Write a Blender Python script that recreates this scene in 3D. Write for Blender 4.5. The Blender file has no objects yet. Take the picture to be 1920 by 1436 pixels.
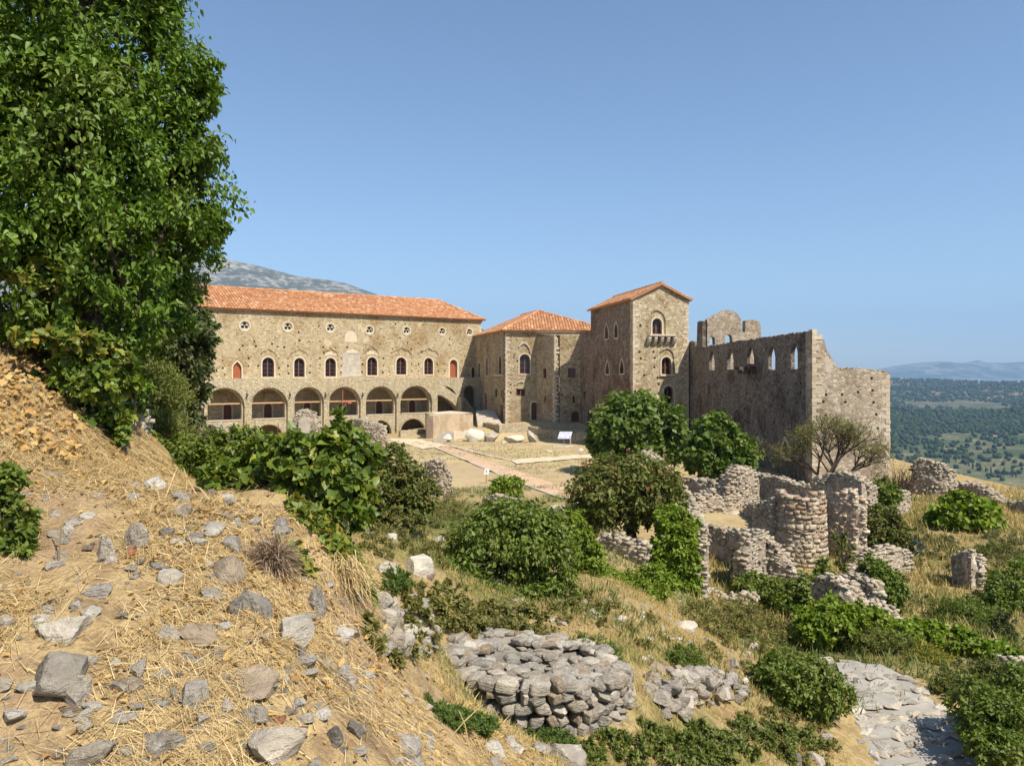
import bpy, bmesh, math, random
import numpy as np
from mathutils import Vector, Matrix
from mathutils.geometry import tessellate_polygon

# ------------------------------------------------------------------ camera, sky, sun, exposure
SC = bpy.context.scene
COL = SC.collection
F, HX, HY = 1450.0, 960.0, 700.0          # focal length / optical axis in photo pixels (1920 wide)
cam_d = bpy.data.cameras.new('camera')
cam_d.sensor_width = 36.0
cam_d.lens = 36.0 * F / 1920.0
cam_d.shift_y = -18.0 / 1920.0
cam_d.clip_start = 0.1
cam_d.clip_end = 60000.0
cam = bpy.data.objects.new('camera', cam_d)
cam.rotation_euler = (math.radians(90), 0, 0)
COL.objects.link(cam)
SC.camera = cam

SUN = Vector((-0.94, 1.0, -1.80)).normalized()      # direction the light travels
world = bpy.data.worlds.new('World')
SC.world = world
world.use_nodes = True
wnt = world.node_tree
wnt.nodes.clear()
w_out = wnt.nodes.new('ShaderNodeOutputWorld')
w_bg = wnt.nodes.new('ShaderNodeBackground')
w_sky = wnt.nodes.new('ShaderNodeTexSky')
w_sky.sky_type = 'NISHITA'
w_sky.sun_disc = False
w_sky.sun_elevation = math.asin(-SUN.z)
w_sky.sun_rotation = math.atan2(-SUN.x, -SUN.y)
w_sky.altitude = 500.0
w_sky.air_density = 1.0
w_sky.dust_density = 0.7
w_sky.ozone_density = 2.4
w_bg.inputs['Strength'].default_value = 0.096
wnt.links.new(w_sky.outputs[0], w_bg.inputs[0])
wnt.links.new(w_bg.outputs[0], w_out.inputs[0])

sun_d = bpy.data.lights.new('sun', 'SUN')
sun_d.energy = 5.0
sun_d.angle = math.radians(0.53)
sun_d.color = (1.0, 0.92, 0.79)
sun = bpy.data.objects.new('sun', sun_d)
sun.rotation_euler = SUN.to_track_quat('-Z', 'Y').to_euler()
COL.objects.link(sun)

SC.view_settings.view_transform = 'Standard'
SC.view_settings.look = 'None'
SC.view_settings.exposure = 0.72
SC.view_settings.gamma = 1.0
SC.view_settings.use_curve_mapping = False
SC.render.engine = 'CYCLES'
SC.cycles.max_bounces = 6
SC.cycles.diffuse_bounces = 3
SC.cycles.glossy_bounces = 2
SC.cycles.transmission_bounces = 3
SC.cycles.transparent_max_bounces = 4
SC.cycles.volume_bounces = 0
SC.cycles.sample_clamp_indirect = 6.0
SC.cycles.use_denoising = True

RNG = np.random.default_rng(7)
random.seed(7)

# ------------------------------------------------------------------ small helpers
def P(px, py, Y):
    return Vector(((px - HX) / F * Y, Y, -(py - HY) / F * Y))

def tag(o, label=None, cat=None, group=None, kind=None):
    if label: o['label'] = label
    if cat: o['category'] = cat
    if group: o['group'] = group
    if kind: o['kind'] = kind
    return o

def thing(name, label, cat, loc=(0, 0, 0), group=None):
    o = bpy.data.objects.new(name, None)
    o.empty_display_size = 0.3
    o.location = loc
    COL.objects.link(o)
    return tag(o, label, cat, group, 'thing' if label else None)

def adopt(o, parent):
    """child built in world coordinates under a parent that has only a location"""
    if parent is not None:
        o.parent = parent
        o.matrix_parent_inverse = world_of(parent).inverted()
    return o

def world_of(o):
    m = Matrix.LocRotScale(o.location, o.rotation_euler, o.scale)
    return world_of(o.parent) @ o.matrix_parent_inverse @ m if o.parent else m

def obj(name, me, mat, parent=None, kind=None):
    o = bpy.data.objects.new(name, me)
    if mat is not None and len(me.materials) == 0:
        me.materials.append(mat)
    COL.objects.link(o)
    adopt(o, parent)
    if kind: o['kind'] = kind
    return o

def mesh(name, verts, faces, smooth=False):
    me = bpy.data.meshes.new(name)
    me.from_pydata([tuple(v) for v in verts], [], faces)
    if smooth:
        me.polygons.foreach_set('use_smooth', [True] * len(me.polygons))
    me.update()
    return me

def np_mesh(name, V, Fc, smooth=False):
    """V (n,3), Fc (m,k) with k = 3 or 4"""
    V = np.ascontiguousarray(V, dtype=np.float32)
    Fc = np.ascontiguousarray(Fc, dtype=np.int32)
    me = bpy.data.meshes.new(name)
    m, k = Fc.shape
    me.vertices.add(len(V)); me.vertices.foreach_set('co', V.ravel())
    me.loops.add(m * k); me.loops.foreach_set('vertex_index', Fc.ravel())
    me.polygons.add(m)
    me.polygons.foreach_set('loop_start', np.arange(0, m * k, k, dtype=np.int32))
    try:
        me.polygons.foreach_set('loop_total', np.full(m, k, dtype=np.int32))
    except Exception:
        pass
    if smooth:
        me.polygons.foreach_set('use_smooth', np.ones(m, dtype=bool))
    me.update(calc_edges=True)
    return me

class MB:
    """collects verts and faces for one mesh"""
    def __init__(self): self.v, self.f = [], []
    def add(self, vs, fs):
        b = len(self.v)
        self.v += [tuple(v) for v in vs]
        self.f += [tuple(i + b for i in f) for f in fs]
    def box(self, c, ax, ay, az):
        c, ax, ay, az = Vector(c), Vector(ax), Vector(ay), Vector(az)
        vs = [c + sx * ax + sy * ay + sz * az for sz in (-1, 1) for sy in (-1, 1) for sx in (-1, 1)]
        self.add(vs, [(0, 2, 3, 1), (4, 5, 7, 6), (0, 1, 5, 4), (2, 6, 7, 3), (0, 4, 6, 2), (1, 3, 7, 5)])
    def bar(self, a, b, r, r2=None, n=6):
        a, b = Vector(a), Vector(b)
        r2 = r if r2 is None else r2
        d = (b - a)
        if d.length < 1e-6: return
        d.normalize()
        x = d.orthogonal().normalized(); y = d.cross(x)
        vs = []
        for p, rr in ((a, r), (b, r2)):
            for i in range(n):
                t = 2 * math.pi * i / n
                vs.append(p + rr * (math.cos(t) * x + math.sin(t) * y))
        fs = [(i, (i + 1) % n, n + (i + 1) % n, n + i) for i in range(n)]
        fs += [tuple(range(n - 1, -1, -1)), tuple(range(n, 2 * n))]
        self.add(vs, fs)
    def tube(self, pts, rad, n=6):
        for i in range(len(pts) - 1):
            self.bar(pts[i], pts[i + 1], rad[i], rad[i + 1], n)
    def build(self, name, mat, parent=None, smooth=False, kind=None):
        return obj(name, mesh(name, self.v, self.f, smooth), mat, parent, kind)

# numpy value noise
_PERM = np.random.default_rng(3).random((64, 64, 64)).astype(np.float32)
def vnoise(x, y, z=0.0):
    x, y, z = np.broadcast_arrays(np.asarray(x, float), np.asarray(y, float), np.asarray(z, float))
    xi, yi, zi = np.floor(x).astype(int), np.floor(y).astype(int), np.floor(z).astype(int)
    fx, fy, fz = x - xi, y - yi, z - zi
    fx, fy, fz = [t * t * (3 - 2 * t) for t in (fx, fy, fz)]
    def g(a, b, c): return _PERM[(xi + a) % 64, (yi + b) % 64, (zi + c) % 64]
    def lx(b, c): return g(0, b, c) * (1 - fx) + g(1, b, c) * fx
    def ly(c): return lx(0, c) * (1 - fy) + lx(1, c) * fy
    return (ly(0) * (1 - fz) + ly(1) * fz) * 2 - 1
def fbm(x, y, z=0.0, o=4):
    s, a = 0.0, 0.5
    x, y, z = np.asarray(x, float), np.asarray(y, float), np.asarray(z, float)
    for i in range(o):
        s = s + a * vnoise(x * 2 ** i + 17 * i, y * 2 ** i + 5 * i, z * 2 ** i + 9 * i)
        a *= 0.5
    return s

# ------------------------------------------------------------------ node materials
def new_mat(name):
    m = bpy.data.materials.new(name)
    m.use_nodes = True
    nt = m.node_tree
    b = nt.nodes['Principled BSDF']
    b.inputs['Specular IOR Level'].default_value = 0.25
    return m, nt, b
def nd(nt, t, **kw):
    n = nt.nodes.new(t)
    for k, v in kw.items():
        if hasattr(n, k) and not k.startswith('i_'):
            setattr(n, k, v)
    return n
def setin(nt, n, key, v):
    s = n.inputs[key]
    if isinstance(v, bpy.types.NodeSocket): nt.links.new(v, s)
    else: s.default_value = v
def position(nt): return nd(nt, 'ShaderNodeNewGeometry').outputs['Position']
def objcoord(nt): return nd(nt, 'ShaderNodeTexCoord').outputs['Object']
def scaled(nt, vec, sc):
    n = nd(nt, 'ShaderNodeVectorMath', operation='MULTIPLY')
    setin(nt, n, 0, vec); n.inputs[1].default_value = sc
    return n.outputs[0]
def noise(nt, vec, scale, detail=3, rough=0.55, out=0):
    n = nd(nt, 'ShaderNodeTexNoise')
    setin(nt, n, 'Vector', vec)
    n.inputs['Scale'].default_value = scale
    n.inputs['Detail'].default_value = detail
    n.inputs['Roughness'].default_value = rough
    return n.outputs[out]
def ramp(nt, fac, stops, interp='LINEAR'):
    n = nd(nt, 'ShaderNodeValToRGB')
    n.color_ramp.interpolation = interp
    el = n.color_ramp.elements
    while len(el) < len(stops): el.new(0.5)
    for e, (p, c) in zip(el, stops):
        e.position = p
        e.color = (*c, 1) if len(c) == 3 else c
    setin(nt, n, 0, fac)
    return n.outputs[0]
def fstep(nt, fac, a, b):
    n = nd(nt, 'ShaderNodeMapRange')
    n.interpolation_type = 'SMOOTHSTEP'
    setin(nt, n, 0, fac)
    n.inputs[1].default_value = a; n.inputs[2].default_value = b
    return n.outputs[0]
def mixc(nt, fac, a, b, mode='MIX'):
    n = nd(nt, 'ShaderNodeMix')
    n.data_type = 'RGBA'; n.blend_type = mode
    setin(nt, n, 0, fac)
    for k, v in ((6, a), (7, b)):
        if isinstance(v, tuple): v = (*v, 1)
        setin(nt, n, k, v)
    return n.outputs[2]
def math_n(nt, op, a, b=0.0):
    n = nd(nt, 'ShaderNodeMath', operation=op)
    setin(nt, n, 0, a); setin(nt, n, 1, b)
    return n.outputs[0]
def bump(nt, h, strength, dist, bsdf):
    n = nd(nt, 'ShaderNodeBump')
    n.inputs['Strength'].default_value = strength
    n.inputs['Distance'].default_value = dist
    setin(nt, n, 'Height', h)
    nt.links.new(n.outputs[0], bsdf.inputs['Normal'])

def mat_masonry(name, stones, mortar, scale=3.4, zs=1.7, mort_w=0.08, stain=(0.55, 0.48, 0.40), stain_amt=0.5,
                plaster=None, plaster_amt=0.0, bd=0.05, spot=0.0):
    m, nt, b = new_mat(name)
    pos = position(nt)
    warp = nd(nt, 'ShaderNodeVectorMath', operation='MULTIPLY_ADD')
    setin(nt, warp, 0, noise(nt, pos, 1.6, 2, out=1))
    warp.inputs[1].default_value = (0.22, 0.22, 0.14)
    setin(nt, warp, 2, pos)
    v = scaled(nt, warp.outputs[0], (scale, scale, scale * zs))
    v1 = nd(nt, 'ShaderNodeTexVoronoi', feature='F1'); setin(nt, v1, 'Vector', v); v1.inputs['Scale'].default_value = 1
    v2 = nd(nt, 'ShaderNodeTexVoronoi', feature='DISTANCE_TO_EDGE'); setin(nt, v2, 'Vector', v); v2.inputs['Scale'].default_value = 1
    sep = nd(nt, 'ShaderNodeSeparateColor'); setin(nt, sep, 0, v1.outputs['Color'])
    n = len(stones)
    col = ramp(nt, sep.outputs[0], [((i + 0.3) / n, c) for i, c in enumerate(stones)])
    fine = noise(nt, pos, 14.0, 4)
    col = mixc(nt, 0.5, col, ramp(nt, fine, [(0.3, (0.35, 0.3, 0.24)), (0.7, (1, 1, 1))]), 'MULTIPLY')
    edge = fstep(nt, v2.outputs['Distance'], mort_w * 0.35, mort_w)
    col = mixc(nt, edge, mortar, col)
    big = noise(nt, pos, 0.33, 5, 0.6)
    st = fstep(nt, big, 0.48, 0.66)
    col = mixc(nt, math_n(nt, 'MULTIPLY', st, stain_amt), col, mixc(nt, 1.0, col, stain, 'MULTIPLY'))
    strk = fstep(nt, noise(nt, scaled(nt, pos, (0.9, 0.9, 0.10)), 1.0, 5, 0.65), 0.52, 0.68)
    col = mixc(nt, math_n(nt, 'MULTIPLY', strk, 0.38), col, mixc(nt, 1.0, col, (0.58, 0.52, 0.46), 'MULTIPLY'))
    pale = fstep(nt, noise(nt, pos, 0.8, 4, 0.6), 0.56, 0.70)
    col = mixc(nt, math_n(nt, 'MULTIPLY', pale, 0.35), col, mixc(nt, 0.5, mortar, (0.66, 0.58, 0.46)))
    h = math_n(nt, 'ADD', math_n(nt, 'MULTIPLY', edge, 0.8), math_n(nt, 'MULTIPLY', fine, 0.35))
    if plaster:
        pm = fstep(nt, noise(nt, scaled(nt, pos, (1, 1, 0.7)), 0.55, 5, 0.62), 0.62 - plaster_amt, 0.70 - plaster_amt)
        pc = mixc(nt, 0.6, plaster, ramp(nt, noise(nt, pos, 3.0, 5), [(0.3, tuple(0.75 * x for x in plaster)), (0.7, tuple(1.15 * x for x in plaster))]))
        col = mixc(nt, math_n(nt, 'MULTIPLY', pm, 0.82), col, pc)
        h = math_n(nt, 'MULTIPLY', h, math_n(nt, 'SUBTRACT', 1.0, math_n(nt, 'MULTIPLY', pm, 0.7)))
    nt.links.new(col, b.inputs['Base Color'])
    b.inputs['Roughness'].default_value = 0.92
    bump(nt, h, 0.9, bd, b)
    return m

def mat_simple(name, c1, c2, scale=6.0, rough=0.8, bumpd=0.0, spec=0.25, vec='pos', stops=(0.35, 0.65), c3=None):
    m, nt, b = new_mat(name)
    v = position(nt) if vec == 'pos' else objcoord(nt)
    nz = noise(nt, v, scale, 5, 0.6)
    col = ramp(nt, nz, [(stops[0], c1), (stops[1], c2)])
    if c3: col = mixc(nt, fstep(nt, noise(nt, v, scale * 0.37, 4), 0.52, 0.66), col, c3)
    nt.links.new(col, b.inputs['Base Color'])
    b.inputs['Roughness'].default_value = rough
    b.inputs['Specular IOR Level'].default_value = spec
    if bumpd: bump(nt, nz, 0.8, bumpd, b)
    return m

def mat_leaf(name, cols, rough=0.42, trans=0.28, patch=None, patch_scale=1.2, patch_amt=0.6):
    m, nt, b = new_mat(name)
    g = nd(nt, 'ShaderNodeNewGeometry')
    n = len(cols)
    col = ramp(nt, g.outputs['Random Per Island'], [(i / max(1, n - 1), c) for i, c in enumerate(cols)])
    if patch:
        pm = fstep(nt, noise(nt, g.outputs['Position'], patch_scale, 3), 0.5, 0.66)
        col = mixc(nt, math_n(nt, 'MULTIPLY', pm, patch_amt), col, patch)
    nt.links.new(col, b.inputs['Base Color'])
    b.inputs['Roughness'].default_value = rough
    b.inputs['Specular IOR Level'].default_value = 0.35
    tr = nd(nt, 'ShaderNodeBsdfTranslucent')
    tc = mixc(nt, 1.0, col, (1.0, 1.15, 0.45), 'MULTIPLY')
    nt.links.new(tc, tr.inputs['Color'])
    mx = nd(nt, 'ShaderNodeMixShader'); mx.inputs[0].default_value = trans
    nt.links.new(b.outputs[0], mx.inputs[1]); nt.links.new(tr.outputs[0], mx.inputs[2])
    out = [x for x in nt.nodes if x.type == 'OUTPUT_MATERIAL'][0]
    nt.links.new(mx.outputs[0], out.inputs['Surface'])
    return m

def mat_rock(name, cols, lichen=(0.62, 0.60, 0.55), lich=0.5, dark=(0.10, 0.095, 0.09), rnd=True):
    m, nt, b = new_mat(name)
    oc = objcoord(nt)
    oi = nd(nt, 'ShaderNodeObjectInfo')
    off = nd(nt, 'ShaderNodeVectorMath', operation='MULTIPLY_ADD')
    setin(nt, off, 0, oi.outputs['Random']); off.inputs[1].default_value = (37, 11, 23); setin(nt, off, 2, oc)
    v = off.outputs[0]
    big = noise(nt, v, 1.3, 5, 0.62)
    n = len(cols)
    base = ramp(nt, oi.outputs['Random'], [(i / max(1, n - 1), c) for i, c in enumerate(cols)])
    col = mixc(nt, 0.75, base, ramp(nt, big, [(0.28, (0.45, 0.43, 0.40)), (0.72, (1.25, 1.22, 1.15))]), 'MULTIPLY')
    lm = fstep(nt, noise(nt, v, 3.3, 6, 0.7), 0.54, 0.64)
    col = mixc(nt, math_n(nt, 'MULTIPLY', lm, lich), col, lichen)
    dm = fstep(nt, noise(nt, scaled(nt, v, (1, 1, 2.2)), 5.0, 6, 0.72), 0.58, 0.72)
    col = mixc(nt, math_n(nt, 'MULTIPLY', dm, 0.6), col, dark)
    nt.links.new(col, b.inputs['Base Color'])
    b.inputs['Roughness'].default_value = 0.9
    h = math_n(nt, 'ADD', noise(nt, v, 2.6, 6, 0.68), math_n(nt, 'MULTIPLY', noise(nt, scaled(nt, v, (1, 1, 3)), 3.0, 4), 0.5))
    bump(nt, h, 0.9, 0.07, b)
    return m

def mat_island(name, cols, rough=0.9, spec=0.2, fine=12.0, bd=0.02, dark=0.45):
    """colour chosen for each loose piece of a joined mesh"""
    m, nt, b = new_mat(name)
    g = nd(nt, 'ShaderNodeNewGeometry')
    n = len(cols)
    col = ramp(nt, g.outputs['Random Per Island'], [(i / max(1, n - 1), c) for i, c in enumerate(cols)])
    fz = noise(nt, g.outputs['Position'], fine, 5, 0.65)
    col = mixc(nt, 0.7, col, ramp(nt, fz, [(0.3, (dark, dark, dark)), (0.68, (1.12, 1.1, 1.06))]), 'MULTIPLY')
    nt.links.new(col, b.inputs['Base Color'])
    b.inputs['Roughness'].default_value = rough
    b.inputs['Specular IOR Level'].default_value = spec
    if bd: bump(nt, fz, 0.8, bd, b)
    return m

# masonry families
M_WING = mat_masonry('wing_masonry', [(0.286, 0.221, 0.131), (0.482, 0.393, 0.248), (0.570, 0.478, 0.309), (0.375, 0.302, 0.185), (0.624, 0.545, 0.364), (0.482, 0.360, 0.213)],
                     (0.464, 0.388, 0.251), 3.9, 1.5, 0.10, (0.707, 0.594, 0.428), 0.7, plaster=(0.534, 0.437, 0.281), plaster_amt=0.03, bd=0.05)
M_ARCADE = mat_masonry('arcade_masonry', [(0.624, 0.554, 0.389), (0.727, 0.666, 0.495), (0.464, 0.383, 0.248), (0.641, 0.572, 0.406), (0.570, 0.473, 0.314)],
                       (0.294, 0.239, 0.151), 4.2, 1.9, 0.09, (0.858, 0.799, 0.665), 0.4, bd=0.05)
M_BLOCK = mat_masonry('block_masonry', [(0.268, 0.203, 0.122), (0.552, 0.460, 0.301), (0.428, 0.338, 0.210), (0.624, 0.540, 0.368), (0.357, 0.266, 0.164)],
                      (0.410, 0.334, 0.213), 3.8, 1.5, 0.10, (0.605, 0.483, 0.339), 0.65, bd=0.05)
M_TOWER = mat_masonry('tower_masonry', [(0.304, 0.230, 0.142), (0.587, 0.501, 0.339), (0.464, 0.375, 0.238), (0.730, 0.653, 0.464), (0.392, 0.298, 0.185)],
                      (0.428, 0.352, 0.230), 3.8, 1.5, 0.10, (0.587, 0.465, 0.331), 0.55, bd=0.05)
M_TOWERSHADE = mat_masonry('tower_shade_masonry', [(0.16, 0.105, 0.07), (0.36, 0.275, 0.20), (0.26, 0.185, 0.13), (0.42, 0.335, 0.25), (0.20, 0.135, 0.09)],
                      (0.26, 0.195, 0.14), 3.8, 1.5, 0.10, (0.52, 0.38, 0.30), 0.8, bd=0.05)  # tower stone darkened for the left side: its shade is in the colours
M_HALL = mat_masonry('hall_masonry', [(0.28, 0.22, 0.16), (0.54, 0.46, 0.35), (0.42, 0.34, 0.255), (0.66, 0.575, 0.45), (0.36, 0.285, 0.205)],
                     (0.44, 0.37, 0.28), 4.4, 1.35, 0.09, (0.62, 0.54, 0.48), 0.5, plaster=(0.52, 0.445, 0.345), plaster_amt=0.05, bd=0.06)
M_HALLSHADE = mat_masonry('hall_shade_masonry', [(0.10, 0.08, 0.065), (0.30, 0.25, 0.20), (0.20, 0.16, 0.125), (0.36, 0.31, 0.25), (0.15, 0.115, 0.09)],
                     (0.19, 0.155, 0.125), 4.4, 1.35, 0.09, (0.45, 0.42, 0.42), 0.8, plaster=(0.20, 0.175, 0.155), plaster_amt=0.05, bd=0.06)  # hall stone for the west side: heavier staining, plus shade painted into the colours
M_RUIN = mat_masonry('ruin_masonry', [(0.30, 0.245, 0.185), (0.52, 0.45, 0.36), (0.42, 0.35, 0.28), (0.60, 0.53, 0.435), (0.40, 0.29, 0.21)],
                     (0.44, 0.375, 0.30), 5.6, 1.5, 0.10, (0.66, 0.60, 0.55), 0.5, plaster=(0.54, 0.475, 0.39), plaster_amt=0.06, bd=0.06)
M_PLASTER = mat_simple('pale_plaster', (0.42, 0.36, 0.28), (0.60, 0.53, 0.42), 4.0, 0.9, 0.01)
M_GREYPLASTER = mat_simple('grey_plaster', (0.33, 0.29, 0.235), (0.45, 0.40, 0.33), 2.5, 0.9, 0.01)
M_TRIM = mat_simple('cream_stone_trim', (0.47, 0.40, 0.285), (0.56, 0.485, 0.36), 6.0, 0.8, 0.004)
M_WOOD = mat_simple('brown_window_wood', (0.16, 0.055, 0.025), (0.23, 0.085, 0.04), 9.0, 0.55)
M_DOOR = mat_simple('red_brown_door', (0.26, 0.075, 0.032), (0.34, 0.105, 0.045), 5.0, 0.6)
M_DARKDOOR = mat_simple('dark_door', (0.11, 0.04, 0.024), (0.16, 0.06, 0.034), 5.0, 0.6)
M_BEAM = mat_simple('pale_timber_beam', (0.40, 0.25, 0.13), (0.52, 0.34, 0.18), 8.0, 0.7)
M_REDSTEEL = mat_simple('red_steel', (0.36, 0.09, 0.075), (0.44, 0.13, 0.10), 8.0, 0.6)
M_IRON = mat_simple('dark_iron', (0.05, 0.045, 0.04), (0.09, 0.08, 0.07), 9.0, 0.6)
M_GLASS, _nt, _b = new_mat('dark_window_glass')
_b.inputs['Base Color'].default_value = (0.012, 0.016, 0.024, 1); _b.inputs['Roughness'].default_value = 0.06
_b.inputs['Specular IOR Level'].default_value = 0.5
M_INSIDE = mat_simple('interior_plaster', (0.16, 0.13, 0.10), (0.22, 0.18, 0.14), 3.0, 0.95)
M_TILE = mat_island('terracotta_tiles', [(0.36, 0.155, 0.07), (0.50, 0.245, 0.115), (0.44, 0.20, 0.09), (0.56, 0.30, 0.15), (0.32, 0.135, 0.065), (0.52, 0.26, 0.12), (0.60, 0.42, 0.27)], 0.75, 0.3, 6.0, 0.006, 0.75)
M_BARK = mat_simple('bark', (0.045, 0.032, 0.022), (0.12, 0.09, 0.065), 14.0, 0.95, 0.01, vec='pos')

# ------------------------------------------------------------------ terrain
_CT = [  # photo column, photo row, distance
    (-400, 1436, 3.0), (0, 1436, 3.2), (300, 1436, 3.3), (600, 1436, 3.6), (800, 1436, 4.7), (1000, 1436, 7.0), (1250, 1436, 9.3),
    (1500, 1436, 11.9), (1700, 1436, 13.1), (1920, 1436, 13.7), (0, 1200, 3.9), (300, 1200, 4.1), (550, 1200, 4.4), (680, 1230, 5.2),
    (770, 1310, 6.4), (0, 1000, 5.0), (250, 1000, 5.2), (500, 1020, 5.4), (640, 1000, 6.0), (0, 850, 6.2), (200, 880, 6.4), (400, 930, 6.6),
    (0, 700, 7.2), (120, 760, 7.3), (235, 850, 7.6), (0, 590, 8.2), (-200, 600, 7.4),
    (700, 1080, 7.0), (765, 1070, 8.6), (740, 1190, 7.3), (840, 1165, 10.6), (820, 1105, 11.4), (885, 1145, 12.2), (950, 1152, 12.9), (900, 1090, 14.5), (1000, 1100, 15.5),
    (820, 1335, 9.3), (900, 1365, 8.8), (1000, 1385, 8.55), (1100, 1372, 8.9), (1190, 1340, 9.5), (1000, 1212, 11.8), (1210, 1265, 11.0),
    (1050, 1150, 13.2), (1200, 1130, 15.5), (1260, 1180, 15.0), (1400, 1235, 15.5), (1320, 1320, 12.0), (1500, 1345, 13.6),
    (1700, 1380, 14.0), (1640, 1300, 15.5), (1600, 1258, 16.6), (1800, 1310, 15.4), (1900, 1215, 19.2), (1750, 1200, 19.2), (1600, 1200, 18.8), (1400, 1185, 19.2), (1350, 1130, 22.5),
    (1450, 1095, 25.0), (1560, 1090, 25.0), (1850, 1100, 25.0), (1700, 1080, 26.5), (1750, 1000, 33.0), (1900, 1000, 33.0), (1800, 945, 40.0), (1650, 955, 38.5),
    (1320, 965, 33.0), (1420, 965, 33.5), (1370, 985, 30.5),
    (900, 930, 41.5), (1050, 930, 41.5), (800, 905, 47.5), (900, 880, 55.0), (1050, 860, 62.0), (760, 835, 77.0), (1000, 834, 76.0), (1000, 829, 80.0), (900, 828, 80.5), (960, 824, 84.2), (1030, 830, 79.6), (1075, 834, 77.0), (860, 822, 83.5), (800, 828, 84.0), (700, 834, 82.0), (740, 824, 88.5), (1015, 826, 82.5), (1060, 832, 79),
    (980, 799, 88.2), (960, 799, 88.0), (1060, 801, 86.0), (940, 796, 92.0), (1025, 803, 86.0),
    (700, 960, 20.0), (740, 1000, 13.5), (850, 1000, 22.0), (880, 955, 31.0), (1000, 1000, 26.0), (1000, 960, 33.0), (1150, 1012, 22.0), (1190, 1015, 22.0),
    (1120, 1060, 18.0), (1270, 1150, 17.3), (1225, 900, 48.0), (1300, 905, 47.0), (1480, 905, 47.0)]
_CX = [  # world x, y, z
    (0, 0, -1.6), (0, -6, -1.2), (-5, 0, -0.7), (5, 0, -3.2), (11, 3, -6.0), (20, 8, -6.9), (30, 20, -7.0), (-3.6, 9.6, -1.6), (-2.4, 9.2, -2.4), (-1.2, 8.2, -2.5),
    (-6, 12, -1.2), (-4, 13, -2.9), (-12, 10, 2.2), (-20, 14, 3.0), (-22, 30, -1.0), (-8, 24, -4.2), (-10, 40, -6.0), (-15, 60, -6.8), (-40, 82, -7.4), (-30, 70, -7.1), (-27, 88, -7.6), (-16, 95, -7.7), (-5, 104, -6.2),
    (-50, 110, -7), (0, 125, -7), (20, 120, -8), (14, 80, -6.4), (20, 60, -6.6), (22, 44, -6.6), (36, 36, -7.2), (45, 10, -8), (-12, -6, 1), (10, -8, -4)]
_C = np.array([tuple(P(*c)) for c in _CT] + _CX, dtype=float)
def _tps_k(d2): return np.where(d2 > 1e-9, d2 * np.log(np.maximum(d2, 1e-9)), 0.0)
def _tps_fit(pts, lam=0.006):
    n = len(pts)
    xy = pts[:, :2]
    d2 = ((xy[:, None] - xy[None]) ** 2).sum(-1)
    A = np.zeros((n + 3, n + 3))
    A[:n, :n] = _tps_k(d2) + lam * np.eye(n) * 10
    A[:n, n] = 1; A[:n, n + 1:] = xy
    A[n, :n] = 1; A[n + 1:, :n] = xy.T
    return xy, np.linalg.solve(A, np.concatenate([pts[:, 2], np.zeros(3)]))
_XY, _W = _tps_fit(_C)
def _plateau(x, y):
    x = np.clip(x, -55, 50); y = np.clip(y, -9, 128)
    d2 = (x[..., None] - _XY[:, 0]) ** 2 + (y[..., None] - _XY[:, 1]) ** 2
    n = len(_XY)
    return _tps_k(d2) @ _W[:n] + _W[n] + _W[n + 1] * x + _W[n + 2] * y
_VR = np.array([0, 150, 400, 900, 1500, 2000, 2600, 3100, 4200, 5200, 6000, 9000, 20000.])
_VZ = np.array([-8, -60, -120, -172, -188, -160, -112, -150, -85, -26, -120, -210, -300.])
def smooth01(t):
    t = np.clip(t, 0, 1); return t * t * (3 - 2 * t)
def _valley(x, y):
    r = np.hypot(x, y)
    z = np.interp(r + 260 * fbm(x / 900, y / 900, 3.3, 3), _VR, _VZ)
    z = z + np.clip(r / 1500, 0, 1) * 34 * fbm(x / 420, y / 420, 1.7, 4)
    z = z - np.clip((r - 4000) / 1500, 0, 1) * np.clip((x / np.maximum(y, 1) - 0.5) * 160, 0, 24)
    return np.minimum(z, -r * 0.0042)
def hz(x, y):
    x, y = np.asarray(x, float), np.asarray(y, float)
    shp = x.shape
    x, y = x.ravel(), y.ravel()
    out = np.empty_like(x)
    for i in range(0, len(x), 20000):
        xs, ys = x[i:i + 20000], y[i:i + 20000]
        z = _plateau(xs, ys)
        r = np.hypot(xs, ys)
        z = z + 0.075 * fbm(xs * 1.4, ys * 1.4, 0.5, 3) * np.clip(r / 5, 0.4, 1.6) + 0.045 * fbm(xs * 4.5, ys * 4.5, 2.5, 3) * np.clip(2 - r / 20, .3, 1)
        edge = 27.5 + np.clip(46 - ys, 0, 60) * 0.62
        d = np.maximum(xs - edge, ys - 132)
        d = np.maximum(d, -xs - 75)
        d = np.maximum(d, -ys - 40)
        t = np.clip(d / 330, 0, 1)
        w = smooth01(t)
        zz = z * (1 - w) + _valley(xs, ys) * w - 26 * smooth01(d / 60) * (1 - w)
        out[i:i + 20000] = np.where(d > 0, zz, z)
    return out.reshape(shp)
def hz1(x, y): return float(hz(np.array([x]), np.array([y]))[0])
_TY = np.concatenate([np.arange(1.6, 30, 0.06), np.arange(30, 140, 0.35)])
def hit(px, py):
    """where the photo's line of sight meets the terrain"""
    kx, kz = (px - HX) / F, -(py - HY) / F
    d = kz * _TY - hz(kx * _TY, _TY)
    i = np.argmax(d < 0)
    if d[i] >= 0: i = len(_TY) - 1
    if i == 0: y = _TY[0]
    else:
        a, b = d[i - 1], d[i]
        y = _TY[i - 1] + (_TY[i] - _TY[i - 1]) * a / max(1e-9, a - b)
    return Vector((kx * y, y, hz1(kx * y, y)))

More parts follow.
